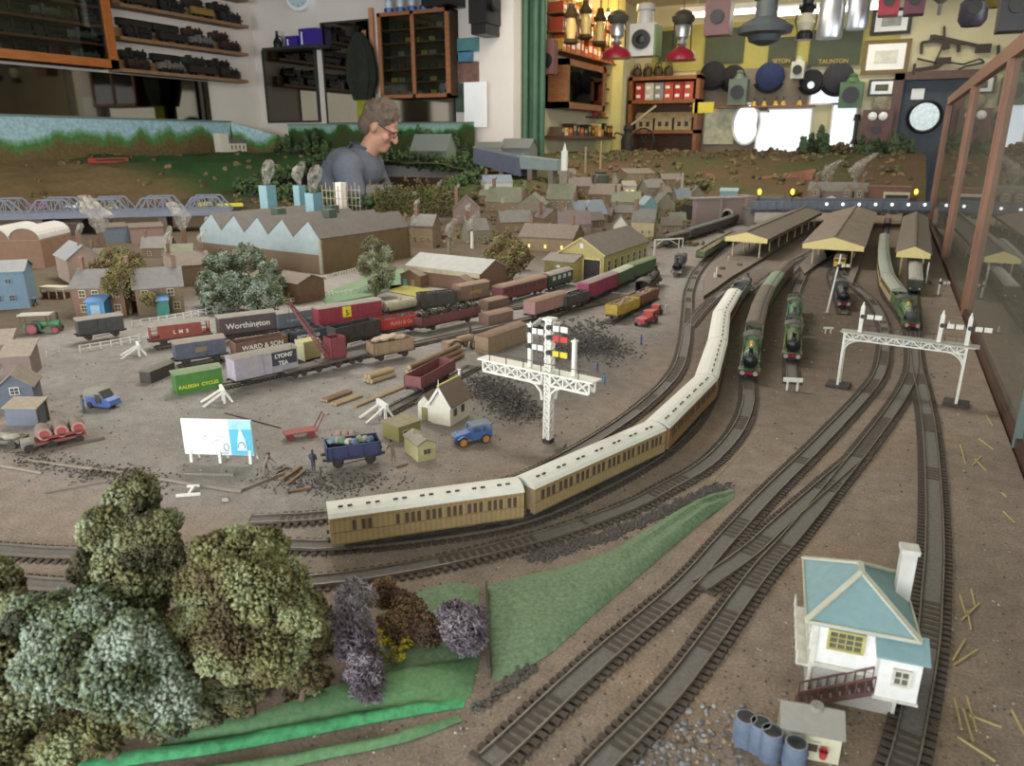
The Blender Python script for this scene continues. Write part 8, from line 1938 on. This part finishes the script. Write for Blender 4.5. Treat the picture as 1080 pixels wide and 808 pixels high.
# PEOPLE, VEHICLES, SMALL THINGS
def fused(mb, name, parent, m, vox, sm_it=2):
 ob = mb.build('raw', None, True, m=m)
 r = ob.modifiers.new('r', 'REMESH'); r.mode = 'VOXEL'; r.voxel_size = vox; r.use_smooth_shade = True
 if sm_it: s = ob.modifiers.new('s', 'SMOOTH'); s.iterations = sm_it; s.factor = .5
 bpy.context.view_layer.update()
 me = bpy.data.meshes.new_from_object(ob.evaluated_get(bpy.context.evaluated_depsgraph_get())); bpy.data.objects.remove(ob)
 me.name = name; me.materials.clear(); me.materials.append(m); o = bpy.data.objects.new(name, me); COL.objects.link(o); o.parent = parent; return o
def limb(mb, pts):
 for (p, r), (q, s) in zip(pts[:-1], pts[1:]): mb.cyl(p, q, r, s, 14).ball(q, s, 12, 8)
 mb.ball(pts[0][0], pts[0][1], 12, 8); return mb
skin = M('skin', 'c08c74', .5, .05, 20); hair = M('brown_grey_hair', '5c4c40', .8, .3, 120, stretch=(1, 1, .3)); jacket = M('blue_grey_jacket', '5c6474', .85, .12, 60, bump=.2); trous = M('dark_trousers', '2c2e34', .85, .1, 60); shoe = M('black_shoe', '1c1a1a', .5)
hc = GY(403, 133, 3.52)
pt_ = thing('person', 'person with brown hair and glasses in a blue-grey jacket bending over the layout', 'person', (hc.x-.15, 3.46, FLOOR), math.radians(16))
zh = hc.z-FLOOR; hx = .16
mb = MB()
Hd = Vector((hx, 0, zh)); tl = Matrix.Translation(Hd) @ Matrix.Rotation(math.radians(33), 4, 'Y')
mb.X = tl
mb.ball((-.015, 0, .02), (.096, .076, .1), 20, 14).ball((.03, 0, -.055), (.06, .056, .065), 16, 10).ball((.07, 0, -.095), (.03, .032, .024), 10, 8)
mb.cyl((.088, 0, .02), (.112, 0, -.028), .008, .015, 10).ball((.112, 0, -.03), (.014, .015, .012), 10, 8).ball((.088, 0, -.062), (.014, .024, .006), 10, 6).ball((.086, 0, -.074), (.013, .02, .006), 10, 6)
for s in (-1, 1): mb.ball((-.005, s*.078, -.01), (.019, .008, .032), 10, 8).ball((.078, s*.03, .018), (.015, .016, .009), 8, 6).ball((.06, s*.04, -.03), (.028, .02, .022), 8, 6)
mb.X = None
sh_z = zh-.205; limb(mb, [((hx-.03, 0, zh-.06), .056), ((.06, 0, sh_z+.04), .06)]); limb(mb, [((.02, 0, sh_z-.02), .12), ((-.05, 0, sh_z-.3), .125), ((-.1, 0, .95), .13)])
hands = []
for s in (-1, 1):
 S0 = Vector((.02, s*.18, sh_z)); E0 = Vector((.12, s*.23, sh_z-.27)); W0 = Vector((.33, s*.16, sh_z-.36)); limb(mb, [((.02, s*.06, sh_z), .08), (S0, .055), (E0, .042), (W0, .028)])
 mb.ball(W0+Vector((.045, 0, -.01)), (.045, .038, .016), 12, 8)
 for k, (fy, fl) in enumerate(((-.03, .032), (-.01, .04), (.01, .042), (.03, .036))):
  b0 = W0+Vector((.08, fy, -.012)); limb(mb, [(b0, .009), (b0+Vector((fl*.7, fy*.1, -.012)), .0085), (b0+Vector((fl*1.1, fy*.15, -.034)), .0075)])
 b0 = W0+Vector((.03, -s*.036, -.012)); limb(mb, [(b0, .011), (b0+Vector((.03, -s*.022, -.014)), .0095), (b0+Vector((.05, -s*.024, -.026)), .008)])
 limb(mb, [((-.1, s*.09, .95), .09), ((-.02, s*.1, .52), .062), ((-.08, s*.1, .09), .042)]); limb(mb, [((-.09, s*.1, .05), .045), ((.08, s*.11, .03), .035)])
body = fused(mb, 'body', pt_, skin, .009, 2)
mb = MB(); mb.X = tl   # hair: cap over the crown and back, to the collar
mb.ball((-.026, 0, .036), (.1, .085, .098), 22, 14).ball((-.06, 0, -.02), (.062, .078, .075), 16, 10); 
for k in range(60):
 a = random.uniform(0, 6.28); e = random.uniform(.1, 1.4); d = Vector((math.cos(a)*math.cos(e), math.sin(a)*math.cos(e), math.sin(e)))
 if d.x > .75 and d.z < .75: continue
 mb.ball(Vector((-.026, 0, .036))+Vector((d.x*.096, d.y*.082, d.z*.095)), random.uniform(.012, .02), 7, 5)
mb.X = None; fused(mb, 'hair', body, hair, .006, 1)
mb = MB(); mb.X = tl
for s in (-1, 1):
 for i in range(14): a0 = 2*PI*i/14; a1 = 2*PI*(i+1)/14; mb.bar((.102, s*.032+.024*math.cos(a0), .01+.019*math.sin(a0)), (.102, s*.032+.024*math.cos(a1), .01+.019*math.sin(a1)), .004)
 mb.bar((.102, s*.056, .014), (.0, s*.08, .012), .004)
mb.bar((.103, -.009, .013), (.103, .009, .013), .004); mb.build('glasses', body, m=black)
mb = MB(); limb(mb, [((.045, 0, sh_z+.03), .082), ((.02, 0, sh_z-.02), .135), ((-.06, 0, sh_z-.1), .17), ((-.1, 0, sh_z-.3), .17), ((-.1, 0, .92), .152)])
for s in (-1, 1): limb(mb, [((-.03, s*.07, sh_z-.02), .12), ((.02, s*.16, sh_z-.01), .09), ((.02, s*.19, sh_z-.02), .075), ((.12, s*.23, sh_z-.27), .058), ((.3, s*.165, sh_z-.35), .042)]); mb.ball((-.04, s*.07, sh_z-.2), (.13, .12, .2), 14, 10)
fused(mb, 'jacket', body, jacket, .012, 3)
mb = MB(); mb.X = Matrix.Translation((.045, 0, sh_z+.085)) @ Matrix.Rotation(math.radians(18), 4, 'Y'); mb.lathe([(.066, -.04), (.07, 0), (.075, .02), (.07, .024), (.064, 0)], 20); mb.build('collar', body, True, m=M('jacket_collar', '4a5262', .85))
mb = MB()
for s in (-1, 1): mb.bar((.02, s*.09, sh_z+.115), (-.14, s*.075, sh_z-.12), .035, .006, (1, 0, .4)); mb.bar((-.145, s*.075, sh_z-.1), (-.2, s*.06, .95), .035, .006, (1, 0, 0))
mb.build('braces', body, m=M('dark_braces', '2a2e3a', .8))
mb = MB(); limb(mb, [((-.1, -.05, .93), .145), ((-.1, .05, .93), .145)])
for s in (-1, 1): limb(mb, [((-.1, s*.09, .93), .105), ((-.02, s*.1, .52), .08), ((-.08, s*.1, .08), .062)])
fused(mb, 'trousers', body, trous, .014, 2)
for s in (-1, 1): MB().ball((-.0, s*.105, .045), (.14, .052, .045), 14, 8).build('shoe', body, True, m=shoe)
def fig(px, py, col, lab, leg='3c3c44', rz=0, z=0.0, pose=0, h=.024):
 p = G(px, py, z); t = thing('person', lab, 'person', p, rz); s = h/1.75; mb = MB(); mb.X = Matrix.Scale(s, 4)
 hipz = .9; lean = .25 if pose == 1 else 0
 limb(mb, [((lean*.0, 0, hipz), .14), ((lean, 0, 1.35), .17), ((lean*1.2, 0, 1.5), .07)]); mb.ball((lean*1.4, 0, 1.64), (.11, .1, .14), 10, 8)
 for k in (-1, 1): limb(mb, [((0, k*.08, hipz), .1), ((.04*k, k*.1, .48), .075), ((.08*k, k*.11, .05), .055)]); limb(mb, [((lean, k*.2, 1.4), .065), ((lean+.05+.1*pose, k*.27, 1.1), .055), ((lean+.15+.25*pose, k*.24, .9), .045)]); mb.ball((.08*k+.05, k*.11, .04), (.12, .05, .04), 8, 6)
 b = fused(mb, 'body', t, M('figure_'+col, col, .8, .1, 200), .045*s, 1); hb = MB(); hb.X = Matrix.Scale(s, 4); hb.ball((lean*1.4, 0, 1.68), (.12, .11, .12), 8, 6).build('hat', b, True, m=M('figure_hat', '3a3430', .8)); return t
fig(89, 436, '5c6874', 'grey-blue model figure standing beside the blue three-wheeler', rz=1)
fig(281, 500, '8a7c6c', 'tan model workman right of the billboard', pose=1, rz=.4); fig(331, 497, '2c3448', 'dark blue model workman at the left end of the navy wagon', rz=2); fig(415, 487, '8c7a68', 'tan model workman between the navy wagon and the cream hut', pose=1, rz=2.6); fig(338, 508, '6c6258', 'crouching tan model workman by the broken timbers', pose=1, rz=-.5, h=.016)
fig(637, 407, '4c9cd0', 'bright light blue model figure standing right of the cantilever signal bridge', h=.018); fig(630, 392, '4c3c9c', 'violet model figure left of the light blue one', h=.015); fig(676, 364, '3c4c9c', 'blue model figure below the small red lorry', h=.018); fig(702, 330, 'd8d4cc', 'white model figure right of the small red lorry', h=.02)
fig(790, 262, '6c5c48', 'brown model passenger under the left canopy', z=.0085, h=.019); fig(768, 276, 'c8c4b0', 'pale model passenger standing on the left platform', z=.0085, h=.019); fig(784, 268, 'b8b0a0', 'cream-clad model passenger near the left canopy post', z=.0085, h=.017); fig(895, 272, '3c7c4c', 'green-clad model figure on the platform by the yellow diesel', z=.0085, h=.019); fig(868, 262, '54483c', 'dark model passenger under the central canopy', z=.0085, h=.018)
# luggage on platform
for px, py, c in ((762, 284, '4c4034'), (776, 275, '8a8468'), (758, 292, '3c3832'), (780, 280, '5c5444')):
 p = G(px, py, .0085); o = MB().mat(M('luggage_'+c, c, .8)).box(-.006, .006, -.004, .004, 0, .006).mat(darkgrey).box(-.0035, -.0025, -.0042, .0042, 0, .0062).box(.0025, .0035, -.0042, .0042, 0, .0062).build('luggage_trunk'); o.location = p; tag(o, 'small luggage trunk standing on the left platform', 'luggage', 'luggage on the left platform')
def V2(a, b): a = G(*a); b = G(*b); return (a+b)/2, heading(a, b), (b-a).length
# blue open tourer with orange wheels
p, rz, L = V2((478, 470), (516, 463)); t = thing('vintage_car', 'blue vintage car with orange wheels parked right of the white cottage', 'car', p, rz)
bc = M('tourer_blue', '3c68a8', .4, .12, 80); ow = M('orange_wheel', 'c8803c', .5); k = L/2
MB().mat(bc).box(-k*.1, k, -.009, .009, .006, .015).prism([(-k*.95, .007), (-k*.1, .007), (-k*.1, .0155), (-k*.85, .0125), (-k*.95, .011)], 'y', -.006, .006).build('body', t); MB().mat(M('dusty_tourer_roof', '6c7c90', .8, .2, 80)).box(-k*.1, k*.98, -.009, .009, .0215, .0228).build('roof', t)
for x in (-.08, .45, .95): 
 for y in (-.0085, .0085): MB().mat(bc).bar((k*x, y, .0145), (k*x, y, .022), .0014).build('roof_post', t)
for x in (-.62, .62):
 for y in (-.0095, .0095): w_ = MB().mat(ow).cyl((0, -.0018, 0), (0, .0018, 0), .0042, n=14).mat(blkp).lathe([(.0042, -.0014), (.0056, -.0014), (.0056, .0014), (.0042, .0014)], 16, axis='y').build('wheel', t); w_.location = (k*x, y, .0056); MB().mat(bc).bar((k*(x-.28), y, .0095), (k*x, y, .0125), .0028, .001).bar((k*x, y, .0125), (k*(x+.28), y, .0095), .0028, .001).build('mudguard', t)
MB().mat(silver).box(-k*.98, -k*.94, -.004, .004, .006, .012).build('radiator', t)
# blue three-wheeler delivery van
p, rz, L = V2((94, 428), (126, 430)); t = thing('delivery_van', 'blue three-wheeled delivery van with dusty grey canvas top', 'van', p, rz-.15)
MB().mat(M('van_blue', '4c6cb4', .5, .12, 80)).prism([(-.02, .003), (.016, .003), (.021, .006), (.019, .012), (.008, .016), (-.02, .016)], 'y', -.009, .009).build('body', t, False); MB().mat(M('dusty_canvas', '8c8c80', .9, .15, 80)).prism([(-.0215, .0155), (-.02, .024), (.004, .024), (.01, .0155)], 'y', -.0098, .0098).build('canvas_top', t); MB().mat(winpane).box(-.002, .007, -.0101, -.0094, .008, .02).build('doorway', t); MB().mat(winpane).prism([(.0045, .0235), (.0105, .0158), (.0115, .0158), (.0055, .0238)], 'y', -.008, .008).build('windscreen', t)
for x, y in ((-.014, -.009), (-.014, .009), (.015, 0)): MB().mat(blkp).cyl((x, y-.001, .0042), (x, y+.001, .0042), .0042, n=12).build('wheel', t)
# lorry loaded with big barrels
p, rz, L = V2((42, 472), (90, 462)); t = thing('barrel_lorry', 'small red-framed lorry loaded with three large dusty barrels', 'lorry', p, rz)
MB().mat(M('lorry_red', '8c4440', .7, .15, 80)).box(-.026, .024, -.012, .012, .007, .0095).bar((-.02, -.0125, .014), (.022, -.0125, .014), .0012, .003).build('bed', t); MB().mat(M('lorry_grey', '8a8880', .8, .2, 80)).box(-.04, -.028, -.008, .008, .003, .012).build('bonnet', t); MB().mat(M('dark_plank', '5c544c', .85)).box(-.02, .04, -.02, -.0145, .0, .0025).build('running_board', t)
for k in range(3): b_ = MB().mat(M('barrel_dusty', '7c6c64', .85, .15, 90)).lathe([(.0068, -.0125), (.0082, -.006), (.0086, 0), (.0082, .006), (.0068, .0125)], 16, axis='y').mat(M('barrel_hoop_pink', 'c0948c', .7)).lathe([(.0062, -.0128), (.007, -.0127), (.007, -.0118)], 16, axis='y').build('barrel_load', t, True); b_.location = (-.017+.0168*k, 0, .018); MB().mat(M('barrel_red_end', 'a84848', .7)).cyl((0, -.0131, 0), (0, -.0128, 0), .005, n=14).build('red_end', b_)
for x in (-.034, -.012, .016):
 for y in (-.011, .011): MB().mat(blkp).cyl((x, y-.001, .0048), (x, y+.001, .0048), .0048, n=12).build('wheel', t)
# cart at left edge
p = G(8, 470); t = thing('scrap_cart', 'dusty cart with pale bundles cut by the left edge', 'cart', p, .5); MB().mat(M('cart_wood', '6c6258', .85, .2, 90)).box(-.025, .02, -.01, .01, .006, .01).build('bed', t)
for k in range(6): MB().mat(M('bundle_pale', 'a09a8c', .8, .15, 90)).ball((-.018+.006*k, random.uniform(-.005, .005), .0125), (.006, .005, .0035), 8, 6, .1).build('bundle', t, True)
for x in (-.015, .012):
 for y in (-.011, .011): MB().mat(under).cyl((x, y-.001, .005), (x, y+.001, .005), .005, n=12).build('wheel', t)
# green showman's traction engine
def traction(a, b, lab, bodyc, roofc, wheelc, roof=True, s=1.0):
 p, rz, L = V2(a, b); t = thing('traction_engine', lab, 'engine', p, rz); t.scale = (s, s, s)
 MB().mat(bodyc).lathe([(.006, .0), (.006, .022), (.0068, .024), (.0068, .03), (.002, .031)], 14, (0, 0, .017), 'x').build('boiler', t, True); MB().mat(bodyc).box(-.028, .0, -.009, .009, .006, .018).build('tender_body', t); MB().mat(blkp).lathe([(.0022, .022), (.0018, .036), (.003, .037)], 10, (.027, 0, 0)).build('chimney', t, True)
 if roof: MB().mat(roofc).box(-.034, .02, -.012, .012, .034, .0362).build('canopy', t); [MB().mat(wood_d).bar((x, y, .016), (x, y, .034), .0012).build('canopy_post', t) for x in (-.03, .012) for y in (-.01, .01)]
 for x, r in ((-.014, .0105), (.024, .0068)):
  for y in (-.0115, .0115):
   w_ = MB().mat(wheelc).cyl((0, -.0025, 0), (0, .0025, 0), r*.78, n=16).mat(blkp).lathe([(r*.78, -.002), (r, -.002), (r, .002), (r*.78, .002)], 18, axis='y').build('wheel', t); w_.location = (x, y, r)
 return t
traction((24, 352), (68, 350), 'green traction engine with pale flat canopy and red wheels at left', M('traction_green', '3c7a50', .5, .12, 80), M('pale_canopy', 'b0b0a8', .7), M('traction_red', '9c3840', .6))
traction((585, 327), (556, 334), 'dark traction engine with red rear end above the pink van', M('dark_olive', '3c4038', .6), blkp, M('wheel_tan', '8c7c64', .7), False, 1.15)
q = MB().mat(M('engine_red_end', 'b8303c', .5)).lathe([(.009, -.003), (.009, .003), (.002, .005)], 16, axis='x').build('red_drum', bpy.context.scene.objects['traction_engine.001'], True); q.location = (-.022, 0, .021)
traction((470, 372), (496, 366), 'dusty beige steam roller among the sidings', beige, beige, M('roller_tan', 'a8906c', .8), False)
p, rz, L = V2((672, 346), (690, 338)); car(p, rz, M('small_red_lorry', 'a83a3c', .5), 'small red lorry parked right of the mustard wagon', 'truck', 1.1)
q = car(*V2((683, 335), (695, 330))[:2], M('faded_pink_lorry', 'b05048', .6), 'second small red lorry just behind the first', 'truck', .9)
p, rz, L = V2((560, 352), (596, 352)); car(p+Vector((-.02, .04, 0)), rz, M('dusty_white_van', 'a8a49c', .7), 'dusty pale car left behind the signal dolls', s=.8)
car(*V2((290, 320), (312, 318))[:2], M('olive_lorry', '8c8648', .7), 'olive and white lorry in front of the open store', 'truck', 1.0)
p = G(462, 252); car(p, .4, M('dark_red_wagonette', '5c2428', .6), 'dark red vehicle beside the tall tan mill', s=1.2)
# red platform trolley
p, rz, L = V2((302, 464), (332, 459)); t = thing('platform_trolley', 'dusty red four-wheeled trolley with raised handle', 'trolley', p, rz); tr_ = M('trolley_red', '9c5450', .8, .15, 80)
MB().mat(tr_).box(-.019, .019, -.008, .008, .0075, .0092).build('deck', t); MB().mat(M('trolley_dark_red', '7c2c34', .6)).bar((.018, -.006, .009), (.028, -.006, .026), .001).bar((.018, .006, .009), (.028, .006, .026), .001).bar((.028, -.006, .026), (.028, .006, .026), .001).build('handle', t)
for x in (-.012, .012):
 for y in (-.0075, .0075): w_ = MB().mat(M('trolley_dark_red', '7c2c34')).cyl((0, -.0008, 0), (0, .0008, 0), .0042, n=14).build('wheel', t); w_.location = (x, y, .0042)
# billboard
A = G(199, 487); B = G(268, 489); rz = heading(A, B); L = (B-A).length; mid = (A+B)/2
t = thing('billboard', 'large white billboard with cyan right panel on white legs', 'billboard', mid, rz); bz0, bz1 = .0065, .0335; t.scale = (1, 1, 1.5); bm_ = M('billboard_white', 'f0f2f4', .5, .02, 60); cy_ = M('billboard_cyan', '58c0dc', .5, .05, 60)
tilt = .004
MB().mat(bm_).box(-L/2-.002, L/2+.002, -.001, .001, bz0, bz1).build('board', t); x1 = L/2+.0018; x0_ = x1-L*.34
MB().mat(cy_).box(x0_, x1, -.0014, -.001, bz0+.0003, bz1-.0003).mat(M('billboard_pale_cyan', 'a8dce8', .5)).box(x0_, x1, -.0016, -.0014, bz1-.007, bz1-.0004).build('poster', t)
faint = M('faint_grey_print', 'c8ccd0', .6, .1, 300); mb = MB().mat(faint)
for k in range(26): x = random.uniform(-L*.42, x0_-.006); z = random.uniform(bz0+.008, bz1-.008); mb.bar((x, -.0014, z), (x+random.uniform(.002, .006), -.0014, z+random.uniform(-.0015, .002)), .0003, .0005, (0, 1, 0))
mb.mat(M('print_teal', '7ca0a8', .6)); cx = x0_-.005
for i in range(14): a0 = 2*PI*i/14; a1 = 2*PI*(i+1)/14; mb.bar((cx+.0027*math.cos(a0), -.0014, bz0+.006+.0027*math.sin(a0)), (cx+.0027*math.cos(a1), -.0014, bz0+.006+.0027*math.sin(a1)), .0006)
for k in range(9): mb.box(cx-.012+.0016*k, cx-.011+.0016*k, -.0014, -.001, bz0+.001, bz0+.0018)
mb.build('faint_drawing', t)
xm = (x0_+x1)/2; mb = MB().mat(M('poster_figure', 'd8eef4', .5)); mb.prism([(xm-.005, bz0+.004), (xm+.006, bz0+.004), (xm+.005, bz0+.012), (xm+.001, bz0+.02), (xm-.001, bz0+.02), (xm-.004, bz0+.011)], 'y', -.002, -.0016); mb.mat(M('print_teal', '7ca0a8'))
for i in range(7): a0 = PI*i/7; a1 = PI*(i+1)/7; mb.bar((xm-.004*math.cos(a0), -.0022, bz0+.006+.0045*math.sin(a0)), (xm-.004*math.cos(a1), -.0022, bz0+.006+.0045*math.sin(a1)), .0007)
mb.build('poster_shape', t)
for x in (-.44, .0, .46): MB().mat(whitec).bar((x*L, -.0015, 0), (x*L, -.0005, bz0+.004), .0032, .002).build('leg', t); MB().mat(whitec).bar((x*L+.003, .012, 0), (x*L+.003, .0015, bz0+.016), .0022).build('brace', t)
# white wooden cross piece and tag
p, rz, L = V2((186, 524), (212, 522)); t = thing('white_post_frame', 'fallen white frame of posts below the billboard', 'frame', p, rz); MB().mat(whitec).bar((-L/2, 0, .0012), (L/2, 0, .0012), .0026).bar((0, 0, .0012), (.003, .012, .004), .0026).bar((-.004, .014, .004), (.008, .013, .004), .002).build('beams', t)
p = G(238, 528); o = MB().mat(M('pale_box', 'b8bcb8', .7)).box(-.003, .003, -.002, .002, 0, .004).mat(conc).box(-.0035, .0035, -.0025, .0025, .004, .0046).build('small_crate'); o.location = p; o.rotation_euler.z = .6; tag(o, 'tiny pale crate right of the fallen white frame', 'crate')
# timber: logs and planks
def logs(a, b, lab, m_, n=5, r=.0035, z0=0.0, grp=None):
 A = G(*a); B = G(*b); rz = heading(A, B); L = (B-A).length; k = 0; row = 0
 while n > 0:
  c = min(n, 3-row) if row < 3 else 1
  for i in range(c):
   o = MB().mat(m_).cyl((-L/2, 0, 0), (L/2, 0, 0), r, r*.95, 10).mat(M('log_end', 'b09878', .8)).cyl((-L/2-.0002, 0, 0), (-L/2, 0, 0), r*.8, n=10).build('log'); q = (A+B)/2+Vector((-math.sin(rz), math.cos(rz), 0))*(i-(c-1)/2)*2*r; o.location = (q.x, q.y, z0+r+row*1.75*r); o.rotation_euler.z = rz; tag(o, lab, 'log', grp or lab)
  n -= c; row += 1
tim = M('pale_timber', 'a89470', .85, .15, 90, stretch=(.3, 1, 1)); tim2 = M('brown_timber', '86684e', .85, .15, 90)
logs((388, 404), (413, 396), 'short pale log in the small stack below the sack wagon', tim, 5, .0036); logs((432, 400), (484, 376), 'long brown log in the big stack right of the sack wagon', tim2, 6, .004)
logs((342, 424), (368, 414), 'thin dusty pole in the loose pile left of the short logs', tim2, 3, .0022); logs((352, 428), (380, 418), 'second pile of thin pale poles on the yard floor', tim, 3, .002); logs((374, 430), (428, 408), 'long thin timber lying between the log pile and the buffer stop', tim, 2, .0018)
logs((448, 388), (470, 378), 'dusty beige trunk lying behind the long brown logs', beige, 2, .005)
for a, b, w in (((298, 508), (318, 494), .003), ((304, 512), (322, 498), .0026), ((305, 520), (328, 516), .0022), ((288, 503), (302, 494), .002), ((418, 494), (430, 490), .002)): stick(a, b, 'broken timber on the rubble around the workmen', w, tim2, 'broken_timber', 'broken timbers by the workmen')
p = G(366, 462); t = thing('pipe_stack', 'dusty pinkish pipes lying behind the navy wagon', 'pipes', p, .6)
for k in range(3): MB().mat(M('dusty_pipe', '9c8880', .8)).lathe([(.003, -.006), (.004, -.006), (.004, .006), (.003, .006)], 12, (.008*k-.01, 0, .004), 'y').build('pipe', t, True)
p = G(366, 464); o = MB().mat(M('orange_red_cap', 'd04a38', .5)).lathe([(.0028, 0), (.0032, .002), (.002, .004)], 12).build('small_drum'); o.location = (p.x+.012, p.y+.004, 0); tag(o, 'tiny orange-red drum behind the navy wagon', 'drum')
# container turned on the yard floor
wagon((154, 404), (180, 393), 'container', 'dark tilted box lying left of the green container', M('charcoal_box', '46423e', .8, .15, 80), M('dusty_box_roof', '77716a', .85), wheels=False, Hb=.024, W=.022)
# pink-lit street lamp at left, picnic table
p = G(36, 306); t = thing('street_lamp', 'tall lamp with glowing pink head behind the blue workshop', 'street lamp', p); MB().mat(black).cyl((0, 0, 0), (0, 0, .06), .0012, n=6).build('pole', t); MB().mat(M('pink_glow', 'ff9a80', .5, 0, 5, emit='ff8a70', estr=6)).ball((-.012, 0, .061), .005, 10, 8).build('lamp_head', t, True); MB().mat(black).bar((0, 0, .06), (-.012, 0, .061), .001).build('arm', t)
p = G(34, 322); t = thing('picnic_table', 'grey picnic table with bench right of the blue workshop', 'table', p, .2); MB().mat(conc).box(-.012, .012, -.006, .006, .014, .016).build('tabletop', t)
for x in (-.009, .009): MB().mat(darkgrey).bar((x, -.006, 0), (x, .004, .014), .0014).bar((x, .006, 0), (x, -.004, .014), .0014).build('leg', t)
p = G(60, 314); t = thing('greenhouse', 'small cream boarded stall above the traction engine', 'stall', p, .3); MB().mat(M('stall_cream', 'c8c0a8', .7)).box(-.03, .03, -.012, .012, .02, .026).build('canopy', t); MB().mat(wood_d).box(-.028, .028, -.008, .008, 0, .012).build('counter', t); [MB().mat(M('stall_cream', 'c8c0a8')).bar((x, -.01, 0), (x, -.01, .02), .002).build('post', t) for x in (-.028, -.01, .01, .028)]
for k, (px, py, w) in enumerate(((20, 398, 30), (2, 385, 24))): building('lean_to_shed', ('dusty brown shed behind the slate blue house', 'dusty pinkish shed at the left edge above the slate blue house')[k], G(px-w/2, py), G(px+w/2, py-2), G(px+w/2, py-2), .03, .045, M('dusty_shed_wall', '84706a', .85, .15, 80), M('dusty_shed_roof', '94887c', .85), 'lean', .003, D=.04)
# smoke wisps of cotton wool rising from the left town
for px, py, h, lb in ((108, 262, .13, 'big cotton wool smoke cloud above the pale house at left'), (195, 258, .1, 'curling cotton wool smoke left of the sawtooth gables'), (228, 268, .07, 'thin cotton wool smoke in front of the sawtooth gables')):
 p = G(px, py); t = thing('smoke_cloud', lb, 'smoke', p); MB().mat(brick).box(-.006, .006, -.006, .006, 0, .05).build('chimney', t); puff(t, (0, 0, .05), h, -.3, .45)
for px, py, h in ((868, 196, .14), (900, 193, .16)): 
 p = GY(px, py, 4.15); t = thing('smoke_cloud', ('cotton wool smoke on the left chimney of the station house', 'cotton wool smoke on the right chimney of the station house')[px > 880], 'smoke', p); MB().mat(brick).box(-.008, .008, -.008, .008, -.03, 0).build('chimney_pot', t); puff(t, (0, 0, 0), h, .5, .3)
# LIGHTS + CAMERA
w = bpy.data.worlds.new('World'); SC.world = w; w.use_nodes = True
wn2 = w.node_tree.nodes; wl = w.node_tree.links
sk = wn2.new('ShaderNodeTexSky'); sk.sky_type = 'HOSEK_WILKIE'; sk.turbidity = 6; sk.sun_direction = (.3, -.8, .6)
bgn = wn2['Background']; wl.new(sk.outputs[0], bgn.inputs[0]); bgn.inputs[1].default_value = 1.2
def area(name, loc, rot, sx, sy, e, col):
 L = bpy.data.lights.new(name, 'AREA'); L.shape = 'RECTANGLE'; L.size = sx; L.size_y = sy; L.energy = e; L.color = col
 o = bpy.data.objects.new(name, L); o.location = loc; o.rotation_euler = rot; COL.objects.link(o); return o
cool = (.9, .95, 1.0); warm = (1, .8, .5)
area('window_light_right_near', (XR-.02, -.15, .5), (0, PI/2, 0), 1.35, 2.0, 62, cool)
area('window_light_right_far', (XR-.02, 2.6, .5), (0, PI/2, 0), 1.35, 1.9, 56, cool)
area('window_light_front_left', (-2.6, YN+.02, .48), (PI/2, 0, 0), 1.9, 1.5, 80, cool)
area('window_light_front', (.15, YN+.02, .48), (PI/2, 0, 0), 2.4, 1.5, 92, cool)
area('overhead_area', (-1.6, 1.6, CEIL-.03), (0, 0, 0), 1.5, .25, 32, (1, .96, .88))  # area light just below the ceiling, without a modelled fitting
area('overhead_area_mid', (-1.2, 3.9, CEIL-.03), (0, 0, 0), 1.5, .25, 24, (1, .93, .8))  # same kind of area light farther back, also without a fitting
area('tube_light', (-.6, 6.45, CEIL-.12), (.0, 0, 0), 2.2, .1, 10, (1, .93, .72))
for i, (x, y, z, e) in enumerate(((-1.95, 5.5, 1.3, 5), (-1.9, 5.9, 1.2, 4))):
 L = bpy.data.lights.new('niche_spot', 'POINT'); L.energy = e; L.color = (1, .68, .3); L.shadow_soft_size = .04
 o = bpy.data.objects.new('niche_spot', L); o.location = (x, y, z); COL.objects.link(o)
cam = bpy.data.cameras.new('camera'); co = bpy.data.objects.new('camera', cam); COL.objects.link(co); SC.camera = co
co.location = (0, 0, H); cam.sensor_width = 36; cam.sensor_fit = 'HORIZONTAL'; cam.lens = F/1080*36; cam.clip_start = .005; cam.clip_end = 60
R3 = Matrix((RT, UP, -FW)).transposed(); co.rotation_euler = R3.to_euler()
cam.dof.use_dof = True; cam.dof.focus_distance = .95; cam.dof.aperture_fstop = 16
SC.view_settings.view_transform = 'Standard'; SC.view_settings.look = 'None'; SC.view_settings.gamma = 1; SC.view_settings.exposure = 0.15
SC.view_settings.use_curve_mapping = False
